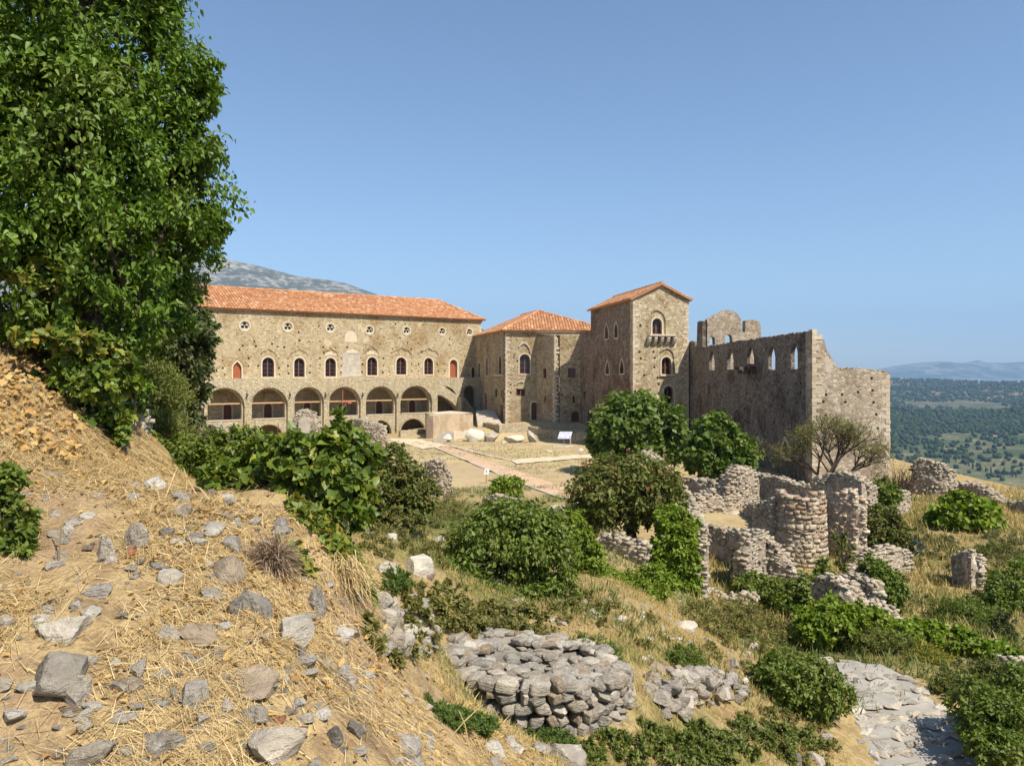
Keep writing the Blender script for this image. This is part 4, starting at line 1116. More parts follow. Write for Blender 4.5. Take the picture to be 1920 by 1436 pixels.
def make_block(seed):
    """squarish building rubble"""
    bm = bmesh.new(); bmesh.ops.create_icosphere(bm, subdivisions=4, radius=1.0)
    rr = np.random.default_rng(seed)
    co = np.array([v.co[:] for v in bm.verts])
    co = np.sign(co) * np.abs(co) ** .42
    for k in range(6):
        n = rr.normal(size=3); n /= np.linalg.norm(n)
        d = rr.uniform(0.85, 1.15) * np.abs(n).sum() ** .6 * .86
        e = co @ n - d
        co -= np.outer(np.maximum(e, 0), n) * 0.95
    sh = rr.normal(0, .12, (3, 3)); co = co + co @ sh
    q = co * 1.5 + seed * 2.3
    co = co * (1 + (.10 * fbm(q[:, 0], q[:, 1], q[:, 2], 3) + .05 * fbm(q[:, 0] * 4, q[:, 1] * 4, q[:, 2] * 4, 3))[:, None])
    lo, hi = co.min(0), co.max(0); co = (co - (lo + hi) / 2) / (hi - lo)
    for v, c in zip(bm.verts, co): v.co = c
    me = bpy.data.meshes.new('block'); bm.to_mesh(me); bm.free()
    me.polygons.foreach_set('use_smooth', [True] * len(me.polygons))
    try: me.set_sharp_from_angle(angle=math.radians(45))
    except Exception: pass
    return me
ROCKS = [make_rock(11 + i, 4, 7 + i % 5) for i in range(14)] + [make_block(51 + i) for i in range(10)]
_ri = [0]
def rock(name, loc, size, tone, parent=None, rot=None, shape=None):
    _ri[0] += 1
    me = ROCKS[((_ri[0] * 5 + 3) % 14 if shape is None else shape) % len(ROCKS)]
    if not me.materials: me.materials.append(M_LIME)
    o = bpy.data.objects.new(name, me)
    COL.objects.link(o)
    o.material_slots[0].link = 'OBJECT'; o.material_slots[0].material = TONE[tone]
    rr = random.Random(_ri[0] * 17)
    if parent is not None: adopt(o, parent)
    o.location = loc
    o.scale = size
    o.rotation_euler = rot if rot is not None else (rr.uniform(-.25, .25), rr.uniform(-.25, .25), rr.uniform(0, 6.28))
    return o

# stones as one joined part: rounded blocks with random wobble
def _stone_template():
    bm = bmesh.new(); bmesh.ops.create_cube(bm, size=1.0)
    bmesh.ops.subdivide_edges(bm, edges=bm.edges, cuts=1, use_grid_fill=True)
    bmesh.ops.triangulate(bm, faces=bm.faces)
    co = np.array([v.co[:] for v in bm.verts]); n = np.linalg.norm(co, axis=1, keepdims=True)
    co = co * 0.90 + co / n * 0.5 * 0.10
    f = np.array([[v.index for v in q.verts] for q in bm.faces]); bm.free()
    return co, f
_SV, _SF = _stone_template()
_SV8 = np.array([(x, y, z) for z in (-.5, .5) for y in (-.5, .5) for x in (-.5, .5)])
_SF8 = np.array([(0, 2, 3), (0, 3, 1), (4, 5, 7), (4, 7, 6), (0, 1, 5), (0, 5, 4), (2, 6, 7), (2, 7, 3), (0, 4, 6), (0, 6, 2), (1, 3, 7), (1, 7, 5)])
def stone_mesh(name, C, U, S, rng, wob=0.12, cheap=False):
    """C centres, U unit vectors along each stone, S full sizes (along, through, up)"""
    C, U, S = np.asarray(C, float), np.asarray(U, float), np.asarray(S, float)
    SV, SF = (_SV8, _SF8) if cheap else (_SV, _SF)
    n, k = len(C), len(SV)
    up = np.tile([0, 0, 1.0], (n, 1)); th = np.cross(up, U)
    tilt = rng.normal(0, 0.10, n)[:, None]
    U2 = U * np.cos(tilt) + up * np.sin(tilt); up2 = up * np.cos(tilt) - U * np.sin(tilt)
    T = SV[None] + rng.normal(0, wob, (n, k, 3)) * 0.6
    V = C[:, None] + (T[..., 0:1] * S[:, None, 0:1]) * U2[:, None] + (T[..., 1:2] * S[:, None, 1:2]) * th[:, None] + (T[..., 2:3] * S[:, None, 2:3]) * up2[:, None]
    Fc = (SF[None] + (np.arange(n) * k)[:, None, None]).reshape(-1, 3)
    return np_mesh(name, V.reshape(-1, 3), Fc, False)

def resample(st, ds):
    st = np.array(st, float); out = [st[0]]
    for a, b in zip(st[:-1], st[1:]):
        n = max(1, int(math.hypot(b[0] - a[0], b[1] - a[1]) / ds))
        for i in range(1, n + 1): out.append(a + (b - a) * i / n)
    return np.array(out)
_rs = [0]
def ruin(label, st, th=0.55, rag=0.16, ds=0.22, mat=None, stones=True, smat=None, size=0.143, bury=0.5, name='ruined_wall', cat='ruin', rough=0.06, group=None, single=False):
    """broken wall along stations (x, y, foot z, top z): ragged core plus rubble stones set in both faces and the top"""
    _rs[0] += 1
    rng = np.random.default_rng(100 + _rs[0])
    S = resample(st, ds)
    n = len(S)
    tang = np.gradient(S[:, :2], axis=0); tang /= np.linalg.norm(tang, axis=1, keepdims=True) + 1e-9
    nor = np.stack([tang[:, 1], -tang[:, 0]], -1)
    ztop = S[:, 3] + rag * (np.round(2 * fbm(np.arange(n) * 0.37, _rs[0] * 3.3, 0.5, 3) * 2) / 2) + rag * 0.5 * rng.uniform(-1, 1, n)
    zb = S[:, 2] - bury
    hmax = float((ztop - zb).max()); nr = max(4, int(hmax / 0.22))
    rows = []
    for side in (1, -1):
        for j in range(nr + 1) if side == 1 else range(nr, -1, -1):
            t = j / nr
            z = zb + (ztop - zb) * t
            o = th / 2 * (1.0 - 0.12 * t)
            w = rough * 2.0 * fbm(S[:, 0] * 2.1 + z * 1.1, S[:, 1] * 2.1, z * 2.1 + side * 7 + _rs[0], 3) + rng.normal(0, rough * 0.25, n)
            if j == nr: w = w - 0.06
            rows.append(np.stack([S[:, 0] + nor[:, 0] * side * (o + w), S[:, 1] + nor[:, 1] * side * (o + w), z], -1))
        if side == 1:
            rows.append(np.stack([S[:, 0], S[:, 1], ztop + 0.05 + rng.uniform(-.05, .05, n)], -1))
    R = np.stack(rows)                      # rows x n x 3
    m = len(rows)
    V = R.reshape(-1, 3)
    i, j = np.meshgrid(np.arange(m - 1), np.arange(n - 1), indexing='ij')
    Fc = np.stack([i * n + j, i * n + j + 1, (i + 1) * n + j + 1, (i + 1) * n + j], -1).reshape(-1, 4)
    fs = [tuple(f) for f in Fc.tolist()] + [tuple(k * n for k in range(m)), tuple(k * n + n - 1 for k in range(m - 1, -1, -1))]
    me = mesh(name, V.tolist(), fs)
    root = thing(name, label, cat, (float(S[n // 2, 0]), float(S[n // 2, 1]), float(S[n // 2, 2])), group)
    bm = bmesh.new(); bm.from_mesh(me); bmesh.ops.recalc_face_normals(bm, faces=bm.faces); bm.to_mesh(me); bm.free()
    obj('wall_core', me, mat or M_RUIN, root)
    if stones:
        C, U, Z = [], [], []
        L = np.concatenate([[0], np.cumsum(np.hypot(np.diff(S[:, 0]), np.diff(S[:, 1])))])
        for side in (1, -1):
            z = float(S[:, 2].min()) - 0.1
            while z < float(ztop.max()):
                hh = size * rng.uniform(0.5, 0.8); s = rng.uniform(0, size)
                while s < L[-1]:
                    ww = size * rng.uniform(0.7, 1.7)
                    k = min(n - 1, np.searchsorted(L, s))
                    x, y = np.interp(s, L, S[:, 0]), np.interp(s, L, S[:, 1])
                    if z > np.interp(s, L, S[:, 2]) - 0.15 and z < np.interp(s, L, ztop) - 0.02 and rng.random() < 0.86:
                        t = (z - zb[k]) / max(0.2, ztop[k] - zb[k])
                        o = th / 2 * (1 - 0.12 * t) - 0.075 + rng.uniform(-0.05, 0.03)
                        C.append((x + nor[k, 0] * side * o, y + nor[k, 1] * side * o, z + hh / 2)); U.append((tang[k, 0], tang[k, 1], 0)); Z.append((ww * 0.97, 0.20, hh * 1.0))
                    s += ww
                z += hh
        s = 0
        while s < L[-1]:                     # loose course on the top
            ww = size * rng.uniform(0.6, 1.5); k = min(n - 1, np.searchsorted(L, s))
            x, y = np.interp(s, L, S[:, 0]), np.interp(s, L, S[:, 1])
            for q in range(max(1, int(th / size / 0.9))):
                e = rng.uniform(-th * .38, th * .38)
                C.append((x + nor[k, 0] * e, y + nor[k, 1] * e, np.interp(s, L, ztop) + rng.uniform(-.05, .09))); U.append((tang[k, 0], tang[k, 1], 0)); Z.append((ww, size * rng.uniform(.7, 1.2), size * rng.uniform(.3, .6)))
            s += ww
        for e_ in (0, n - 1):                # broken end
            z = zb[e_] + bury
            while z < ztop[e_]:
                hh = size * rng.uniform(.5, .85)
                C.append((S[e_, 0] + rng.uniform(-.08, .08) + nor[e_, 0] * rng.uniform(-.3, .3) * th, S[e_, 1] + rng.uniform(-.08, .08) + nor[e_, 1] * rng.uniform(-.3, .3) * th, z + hh / 2)); U.append((nor[e_, 0], nor[e_, 1], 0)); Z.append((size * rng.uniform(.8, 1.5), size * rng.uniform(.6, 1.2), hh)); z += hh
        obj('rubble_stones', stone_mesh('rubble_stones', C, U, Z, rng, .16, True), smat or M_STONES, root, kind='stuff')
    return root
def Q(px, pb, ptop, Y):
    """station: photo column, foot row, top row, distance"""
    a, b = P(px, pb, Y), P(px, ptop, Y)
    return (a.x, a.y, a.z, b.z)

# stubs and pieces round the court
ruin('tall broken stone pier beside the courtyard arcade, dark on its left face', [Q(672, 870, 790, 63.5), Q(684, 870, 788, 60.5), Q(700, 870, 790, 60.4), Q(722, 870, 803, 60.2), Q(727, 870, 832, 60.2)], 0.9, .12, .25, size=0.193)
ruin('rounded stump of ruin with a smooth grey plaster patch in front of the arcade', [Q(551, 830, 790, 66), Q(560, 830, 772, 66), Q(577, 830, 769, 66), Q(590, 830, 775, 66), Q(602, 830, 800, 66)], 1.0, .10, .25, size=0.193)
plt = MB(); fpl = Face((0, 65.3), (1, 0), (0, 1)); plt_o = [fpl.pt(x, y) for x, y in [(559, 812), (580, 812), (583, 790), (577, 782), (567, 781), (560, 788)]]
slab('plaster_patch', fpl, plt_o, [], 0, .25, M_GREYPLASTER, [o for o in bpy.data.objects if o.get('label', '').startswith('rounded stump')][0])
ruin('low sunlit ruin at the foot of the arcade behind the green bushes', [Q(378, 840, 800, 62), Q(392, 840, 797, 62), Q(408, 840, 796, 60), Q(424, 840, 812, 58)], .9, .10, .25, size=0.193)
ruin('leaning stub of rubble wall standing alone in the courtyard grass', [Q(806, 937, 868, 41.4), Q(818, 937, 864, 40.8), Q(832, 937, 870, 40.6), Q(845, 937, 890, 40.6)], 0.75, .10, .16, size=0.145)
ruin('low mossy wall remnant behind the large glossy bush', [Q(912, 972, 940, 36.4), Q(925, 970, 932, 36.0), Q(950, 968, 934, 35.5), Q(985, 966, 944, 35), Q(1004, 966, 955, 34.6)], .6, .12, .2, size=0.145)
ruin('crumbling low wall foot beside the end of the paved walkway', [Q(1008, 968, 958, 34.3), Q(1040, 966, 952, 33.8), Q(1080, 966, 948, 33.2), Q(1120, 968, 950, 32.5)], .7, .14, .2, size=0.145)
# enclosure of ruined rooms right of centre
ruin('long wall top running down from the fig tree toward the ruined turret', [Q(1212, 905, 850, 47), Q(1232, 912, 862, 44), Q(1250, 930, 885, 40), Q(1268, 950, 905, 36), Q(1283, 968, 932, 33), Q(1296, 1005, 955, 30), Q(1306, 1050, 978, 27.6)], .75, .10, .22, size=0.157)
ruin('shaded low front wall closing the small earth-floored room', [Q(1312, 1062, 985, 27.4), Q(1340, 1062, 988, 27.0), Q(1375, 1062, 994, 26.4), Q(1402, 1064, 998, 25.6)], .5, .05, .2, size=0.133)
ruin('ragged lit spur of rubble inside the ruined room', [Q(1296, 972, 950, 33.6), Q(1315, 965, 926, 34.0), Q(1332, 962, 920, 34.2), Q(1349, 962, 938, 34.4)], .8, .14, .2, size=0.145)
ruin('dark hollowed wall fragment below the smaller fig tree', [Q(1284, 945, 906, 37.6), Q(1305, 945, 898, 37), Q(1330, 945, 900, 36.4), Q(1357, 948, 914, 35.8)], .6, .10, .2, size=0.145)
ruin('rounded pale wall stump in front of the smaller fig tree', [Q(1350, 950, 925, 35.5), Q(1362, 950, 892, 35.6), Q(1378, 950, 879, 35.8), Q(1396, 948, 880, 36.2), Q(1408, 946, 892, 36.6)], .9, .10, .2, size=0.157)
ruin('back wall of the ruined room below the dark hall, topped with pale stones', [Q(1408, 945, 888, 40.5), Q(1440, 945, 893, 39), Q(1480, 950, 902, 37), Q(1515, 955, 912, 35.5), Q(1540, 960, 918, 34.6)], .6, .06, .22, size=0.145)
ruin('tall shaded wall behind the turret with a pale right end', [Q(1540, 990, 903, 32.6), Q(1552, 990, 892, 32.4), Q(1572, 990, 888, 32.0), Q(1600, 990, 890, 31.2), Q(1614, 990, 900, 30.2), Q(1632, 990, 918, 31.0), Q(1640, 990, 950, 31.8)], .7, .07, .2, size=0.145)
ruin('pale plastered pier with an upright groove right of the turret', [Q(1556, 1042, 960, 28.6), Q(1566, 1042, 930, 28.3), Q(1580, 1042, 921, 28.0), Q(1604, 1042, 922, 27.7), Q(1617, 1042, 945, 27.7)], .8, .07, .2, smat=M_TURRET, size=0.145)
ruin('jagged white buttress of rubble at the left foot of the turret', [Q(1388, 1078, 1050, 23.8), Q(1398, 1078, 1018, 24.0), Q(1408, 1078, 1000, 24.3), Q(1424, 1074, 999, 24.6)], .5, .09, .16, size=0.133)
ruin('sloping broken wall descending from the turret to the green thicket', [Q(1428, 1088, 1000, 24.9), Q(1445, 1090, 1012, 24.7), Q(1465, 1092, 1034, 24.5), Q(1490, 1094, 1066, 24.3), Q(1502, 1094, 1084, 24.2)], .55, .07, .18, size=0.133)
ruin('shaded stub wall joining the left side of the turret', [Q(1424, 1010, 958, 28.8), Q(1436, 1010, 945, 28.2), Q(1456, 1012, 935, 27.2)], .5, .07, .18, size=0.133)
ruin('hollow dark ruin corner in the green thicket below the turret', [Q(1538, 1150, 1100, 20.8), Q(1552, 1150, 1082, 20.6), Q(1575, 1150, 1085, 20.0), Q(1592, 1150, 1098, 19.4), Q(1610, 1150, 1120, 19.2)], .6, .10, .16, size=0.121)
ruin('squared shaded wall block with a flat top beside the dark green shrub', [Q(1578, 1140, 1082, 22.4), Q(1600, 1140, 1080, 22.0), Q(1625, 1140, 1086, 21.4), Q(1643, 1140, 1094, 20.8)], .5, .04, .16, size=0.121)
ruin('low stepped wall foot trailing down to the ivy hedge', [Q(1612, 1158, 1128, 19.8), Q(1635, 1160, 1128, 19.8), Q(1660, 1160, 1140, 19.8), Q(1682, 1160, 1152, 19.8)], .6, .07, .16, size=0.121)
ruin('pale sloping wall between the two dark green shrubs', [Q(1590, 1100, 1078, 25.0), Q(1615, 1092, 1052, 25.6), Q(1640, 1085, 1034, 26.2), Q(1665, 1082, 1030, 26.6), Q(1698, 1075, 1032, 27.0)], .6, .07, .2, size=0.133)
ruin('grey wall end among shrubs below the bare tree', [Q(1664, 985, 930, 36), Q(1680, 980, 922, 37), Q(1694, 975, 924, 38)], .7, .10, .2, size=0.145)
ruin('low broken cross wall between the pale stump and the turret', [Q(1402, 975, 948, 33.6), Q(1418, 980, 945, 32.4), Q(1432, 990, 952, 31.0), Q(1440, 1000, 965, 29.6)], .5, .10, .18, size=0.145)
ruin('thin upright remnant of wall between the turret and the tall shaded wall', [Q(1530, 965, 905, 33.4), Q(1540, 970, 895, 32.9), Q(1550, 975, 905, 32.4)], .5, .10, .18, size=0.145)
ruin('buried wall line showing in the dry grass in front of the earth-floored room', [Q(1330, 1128, 1112, 22.6), Q(1360, 1130, 1116, 22.4), Q(1395, 1132, 1112, 22.3), Q(1420, 1132, 1120, 22.2)], .45, .08, .18, size=0.133)
ruin('short grey wall foot beside the tall broken wall end', [Q(1322, 1170, 1140, 20.4), Q(1340, 1172, 1146, 20.2), Q(1352, 1174, 1158, 20.1)], .4, .08, .16, size=0.121)
ruin('terrace wall foot half hidden between pistachio tree and ivy pillar', [Q(1120, 1030, 1008, 20.8), Q(1150, 1032, 1006, 20.6), Q(1180, 1036, 1012, 20.4), Q(1215, 1040, 1020, 20.2)], .45, .10, .18, size=0.133)
# right-hand walls above the valley
ruin('free-standing wall with two holes at the edge of the valley', [Q(1715, 940, 868, 43.2), Q(1725, 940, 860, 43), Q(1748, 940, 866, 42.6), Q(1772, 940, 872, 42.4)], .7, .08, .22, size=0.157)
ruin('short broken end of wall beside the free-standing wall above the valley', [Q(1771, 938, 880, 43.4), Q(1783, 938, 884, 43.8), Q(1786, 938, 905, 44)], .6, .08, .2, size=0.145)
ruin('jagged low wall behind the broad fig shrub with the valley beyond', [Q(1786, 955, 906, 45), Q(1810, 955, 904, 44), Q(1830, 958, 908, 43), Q(1850, 962, 918, 41.5), Q(1872, 970, 940, 40.6), Q(1890, 975, 945, 40)], .65, .14, .22, size=0.157)
ruin('wall corner cut by the right edge of the picture', [Q(1892, 985, 946, 40.4), Q(1910, 988, 944, 38.6), Q(1930, 990, 942, 37.4), Q(1960, 990, 940, 37)], .7, .08, .22, size=0.157)
ruin('lone upright slab of wall standing in the dry grass slope', [Q(1800, 1106, 1044, 26.2), Q(1812, 1107, 1038, 25.4), Q(1824, 1108, 1036, 24.8), Q(1836, 1108, 1052, 25.0)], .5, .10, .16, size=0.121)
ruin('low retaining wall under trailing vine beside the stepped path', [Q(1765, 1225, 1200, 19.4), Q(1800, 1232, 1210, 18.8), Q(1850, 1245, 1226, 17.6), Q(1900, 1262, 1240, 16.6), Q(1960, 1280, 1256, 15.8)], .45, .05, .16, size=0.121)
pl = ruin('tall broken wall end rising beside the bright ivy pillar', [Q(1311, 1172, 988, 20.4), Q(1308, 1150, 984, 22.4), Q(1304, 1130, 980, 24.6)], .42, .06, .16, size=0.121)
bank = thing('rubble_bank', 'white rubble bank supporting the slope left of the stone drum', 'stonework', tuple(hit(745, 1190)))
ruin('old grey wall stump half hidden under the ivy-clad tree', [Q(226, 850, 770, 8.6), Q(240, 850, 762, 8.9), Q(258, 850, 775, 9.4)], .3, .05, .1, size=0.079, smat=None)

# round turret: stones one by one
tx, ty = P(1504, 1085, 27).x, 27.2
turret = thing('ruined_turret', 'round ruined turret of banded brick and stone in the middle of the ruins', 'ruin', (tx, ty, -6.9))
zt0, zt1 = -7.2, P(1500, 916, 26.2).z - .22
mb = MB(); NA = 40
for k, (z, r) in enumerate([(zt0, .90), (-5.6, .87), (zt1 - .25, .82)]):
    mb.v += [(tx + r * math.cos(2 * math.pi * i / NA), ty + r * math.sin(2 * math.pi * i / NA), z + (0.12 * math.sin(i * 1.7) + .1 * math.sin(i * .6) if k == 2 else 0)) for i in range(NA)]
mb.f += [(k * NA + i, k * NA + (i + 1) % NA, (k + 1) * NA + (i + 1) % NA, (k + 1) * NA + i) for k in range(2) for i in range(NA)] + [tuple(2 * NA + i for i in range(NA))]
mb.build('core', M_RUIN, turret)
rt = random.Random(8)
TSTONE = []
for q in range(8):
    me = stone_mesh('stone', [(0, 0, 0)], [(1, 0, 0)], [(1, 1, 1)], np.random.default_rng(300 + q), .1); me.materials.append(M_TURRET if q < 6 else M_TURRET); TSTONE.append(me)
M_TST = mat_rock('turret_stone', [(0.50, 0.41, 0.30), (0.62, 0.54, 0.42), (0.42, 0.32, 0.23), (0.56, 0.47, 0.34), (0.60, 0.50, 0.37)], (0.60, 0.53, 0.42), .3, (0.22, 0.17, 0.13))
M_TBR = mat_rock('turret_brick', [(0.38, 0.25, 0.175), (0.43, 0.32, 0.23)], (0.46, 0.37, 0.28), .3, (0.2, 0.1, 0.08))
for q, me in enumerate(TSTONE): me.materials.clear(); me.materials.append(M_TBR if q >= 6 else M_TST)
z, cnt = -6.95, 0
while z < zt1 - .1 and cnt < 299:
    brick = rt.random() < .05 or abs(z + 5.45) < .05
    hh = .07 if brick else rt.uniform(.12, .18)
    a = math.radians(172) + rt.uniform(0, .1)
    while a < math.radians(368) and cnt < 299:
        ww = rt.uniform(.14, .34) if not brick else rt.uniform(.16, .28)
        rad = .825 - (z + 7) * .027 + rt.uniform(-.025, .015)
        top_here = zt1 - .25 + .12 * math.sin((a / (2 * math.pi) * NA) * 1.7)
        if z < top_here + .1:
            me = TSTONE[rt.randrange(6, 8)] if (brick and rt.random() < .7) or rt.random() < .10 + .2 * (z > -4.9) else TSTONE[rt.randrange(6)]
            o = bpy.data.objects.new('stone', me); COL.objects.link(o); adopt(o, turret)
            ac = a + ww / 2 / rad
            o.location = (tx + rad * math.cos(ac), ty + rad * math.sin(ac), z + hh / 2)
            o.location.z += rt.uniform(-.025, .025); o.rotation_euler = (rt.uniform(-.1, .1) + rt.choice([0, math.pi]), rt.uniform(-.16, .16), ac + math.pi / 2 + rt.uniform(-.08, .08))
            o.scale = (ww * rt.uniform(.85, 1.08), .2, hh * rt.uniform(.8, 1.25)); cnt += 1
        a += ww / rad
    z += hh + .012

# courtyard retaining walls, steps and rocks
def box_wall(label, a, b, z0, z1, th, mat, name='low_wall', z1b=None):
    f = Face.two((a[0], a[1]), (b[0], b[1]), (a[0], a[1] + 50))
    zb = z1 if z1b is None else z1b
    t = thing(name, label, 'wall', ((a[0] + b[0]) / 2, (a[1] + b[1]) / 2, z0 + 1))
    n = max(2, int(f.len / .5)); rr = random.Random(int(a[0] * 10) + 50)
    tp = [(f.len * i / n, z1 + (zb - z1) * i / n + rr.uniform(-.05, .05)) for i in range(n, -1, -1)]
    slab('masonry', f, [(0, z0), (f.len, z0)] + tp, [], 0, th, mat, t)
    mb = MB()
    for i in range(int(f.len / .4)):
        s = rr.uniform(.1, f.len - .1); mb.box(f.at(s, z1 + (zb - z1) * s / f.len + .03, rr.uniform(.1, th - .1)), f.u * rr.uniform(.1, .24), f.w * rr.uniform(.1, .2), Vector((0, 0, rr.uniform(.03, .07))))
    mb.build('coping_stones', M_STONES, t, kind='stuff')
    return t
def XYp(px, Y): return ((px - HX) / F * Y, Y)
ru = thing('terrace_block', 'plastered terrace block with a shaded left end below the arcade stair', 'wall', tuple(P(845, 812, 88)))
a, b = XYp(812.5, 86.5), XYp(887, 93)
TBf = Face.two(a, b, (0, 120))
zt_, zb_ = P(812, 779, 86.5).z, -8.2
slab('front_face', TBf, [(0, zb_), (TBf.len, zb_), (TBf.len, P(887, 776, 93).z), (TBf.len * .5, zt_ + .05), (0, zt_)], [], 0, 1.0, mat_masonry('terrace_plaster', [(0.40, 0.31, 0.22), (0.48, 0.38, 0.27), (0.44, 0.35, 0.25)], (0.45, 0.36, 0.26), 3.0, 1.4, .08, (0.8, 0.72, .62), .5, plaster=(0.50, 0.395, 0.28), plaster_amt=.16, bd=.03), ru)
c = XYp(797.5, 92.5)
TBs = Face.two(a, c, (0, 95))
slab('side_face', TBs, [(1.002, zb_), (TBs.len, zb_), (TBs.len, zt_), (1.002, zt_)], [], 0, .8, M_BLOCK, ru)
mb = MB(); mb.add([Vector((a[0], a[1], zt_ - .03)), Vector((b[0], b[1], zt_ - .03)), Vector((b[0] - 3, b[1] + 5, zt_ - .03)), Vector((c[0], c[1] + 1, zt_ - .03))], [(0, 1, 2, 3)]); mb.build('top', M_PLASTER, ru)
# broad steps by the corner block
stp = thing('stone_stair', 'broad pale stone steps in the corner between terrace block and palace block', 'stairs', tuple(P(915, 792, 90)))
for i in range(7):
    z = P(910, 772, 96).z - .21 * i
    mb = MB(); x0, y0 = XYp(892 + i * .6, 97.5 - i * .95); x1, y1 = XYp(928 + i * 2.2, 97.5 - i * .95)
    mb.box(((x0 + x1) / 2, y0 + 1.0, z - 1.2), ((x1 - x0) / 2, 0, 0), (0, 1.0, 0), (0, 0, 1.2)); mb.build('step', M_PLASTER, stp)
box_wall('lit low wall in front of the corner block', XYp(936, 86), XYp(989, 86.2), -8.4, P(940, 797, 86).z, .7, M_ARCADE)
box_wall('shaded return of the low wall left of its lit front', XYp(905, 91), XYp(935.4, 86.1), -8.4, P(910, 793, 90).z, .6, M_BLOCK)
box_wall('curved dark retaining wall behind the information board', XYp(1006, 84.5), XYp(1068, 80.5), -8.4, P(1006, 804, 84.5).z, .6, M_BLOCK, z1b=P(1068, 809, 80.5).z)
box_wall('pale wall stub linking the low walls above the lawn', XYp(990, 86.3), XYp(1005, 84.6), -8.4, P(995, 801, 85.5).z, .6, M_ARCADE)
box_wall('kerb-high wall along the lawn below the terrace block', XYp(836, 82.2), XYp(879, 84.6), -8.4, P(840, 811, 82.2).z, .5, M_PLASTER)
box_wall('knee-high wall closing the rightmost lower arch of the arcade', XYp(751, 91.4), XYp(798, 94), -8.4, P(770, 807.5, 92).z, .4, M_ARCADE)
ruin('low rubble heap of wall right of the information board', [Q(1074, 838, 818, 78.5), Q(1085, 838, 809, 78), Q(1100, 838, 811, 77.5), Q(1118, 838, 820, 77)], 1.2, .2, .3, size=0.218, cat='ruin')
ss = thing('small_stair', 'short flight of dark stone steps on the courtyard lawn', 'stairs', tuple(P(825, 818, 81)))
for i in range(4):
    mb = MB(); x0, y0 = XYp(812 + i * 4.6, 80.0 + i * .5); z = P(815, 823, 80).z + .17 * i
    mb.box((x0 + .75, y0 + .3, z - .4), (.62, 0, 0), (0, .34, 0), (0, 0, .46)); mb.build('step', M_GREYPLASTER, ss)
for lab, px, py, w, h, Y, t in [('big white boulder left of the low walls on the lawn', 889, 816, 40, 22, 81, 'w'), ('cream boulder beside the wooden post on the lawn', 922, 820, 32, 20, 80.5, 'p'), ('rounded white rock beside the small stair', 839, 819, 17, 11, 80.5, 'w'),
                                 ('pointed pale rock between the low courtyard walls', 997, 818, 24, 26, 81, 'p'), ('long pale outcrop below the lit low wall', 966, 822, 44, 14, 81, 'p'), ('flat pale slab on the lawn below the outcrop', 945, 829, 16, 4, 79, 'w')]:
    p = P(px, py, Y); s = Y / F
    tag(rock('boulder', (p.x, p.y, p.z - h * s * .06), (w * s, w * s * .7, h * s * 1.1), t), lab, 'rock')
# information board
ib = P(1059, 832, 74)
board = thing('information_board', 'tilted pale information board on two posts in the courtyard', 'sign', tuple(ib))
zb = hz1(ib.x, ib.y)
bc = P(1059.5, 816, 74)
tl_ = Vector((.28, .60, .72)).normalized()
mb = MB(); mb.box(bc, (.60, 0, 0), tl_ * .43, (0, -.025, .016)); bo = mb.build('panel', mat_simple('board_print', (0.34, 0.34, 0.44), (0.42, 0.42, 0.52), 3.0, .4), board)
mb = MB(); nrm_b = Vector((0, -.77, .64))
for dx, w in ((-.325, .29), (.325, .29)): mb.box(bc + Vector((dx, 0, 0)) + nrm_b * .034, (w, 0, 0), tl_ * .37, nrm_b * .003)
mb.build('sheet', mat_simple('board_sheet', (0.36, 0.38, 0.48), (0.46, 0.47, 0.56), 5.0, .5), bo)
mb = MB()
for dx, dz, w, h in ((-.5, -.26, .07, .05), (-.28, -.25, .06, .05), (-.45, .1, .05, .03), (.1, -.2, .05, .09), (.5, -.2, .06, .1), (-.18, .2, .12, .03), (.3, .2, .15, .03)): mb.box(bc + Vector((dx, 0, 0)) + tl_ * dz + nrm_b * .042, (w, 0, 0), tl_ * h, nrm_b * .002)
mb.build('print', mat_simple('board_ink', (0.20, 0.20, 0.32), (0.30, 0.30, 0.42), 8.0, .5), bo, kind='stuff')
for dx in (-.1, .52):
    mb = MB(); mb.box((bc.x + dx, bc.y + .02, (bc.z - .2 + zb) / 2), (.045, 0, 0), (0, .045, 0), (0, 0, (bc.z - .2 - zb) / 2 + .1)); mb.build('post', M_GREYPLASTER, board)
mb = MB(); mb.box((ib.x - .2, ib.y - .1, zb + .05), (.95, 0, 0), (0, .5, 0), (0, 0, .07)); mb.build('base', M_PLASTER, board)
# small notice and a wooden post
sp = hit(912, 906)
sn = thing('notice_sign', 'small white notice on a thin rusty stake in the courtyard', 'sign', tuple(sp))
mb = MB(); mb.bar(sp - Vector((0, 0, .1)), sp + Vector((0, 0, .62)), .035); mb.build('stake', M_RBROWN, sn)
mb = MB(); mb.box(sp + Vector((0.02, -.03, .72)), (.14, 0, 0), (0, .012, 0), (.02, 0, .17)); nb = mb.build('plate', mat_simple('white_plate', (0.70, 0.70, 0.70), (0.80, 0.80, 0.80), 5, .5), sn)
mb = MB(); mb.box(sp + Vector((0.0, -.046, .74)), (.025, 0, 0), (0, .002, 0), (.01, 0, .08)); mb.build('print', M_IRON, nb)
wp = hit(910, 828)
pst = MB(); pst.box(wp + Vector((0, 0, .3)), (.11, 0, 0), (0, .11, 0), (0, 0, .45)); pst.box(wp + Vector((0, 0, .77)), (.08, 0, 0), (0, .08, 0), (0, 0, .03)); tag(pst.build('wooden_post', M_GREYPLASTER), 'short weathered post in front of the cream boulder', 'post')
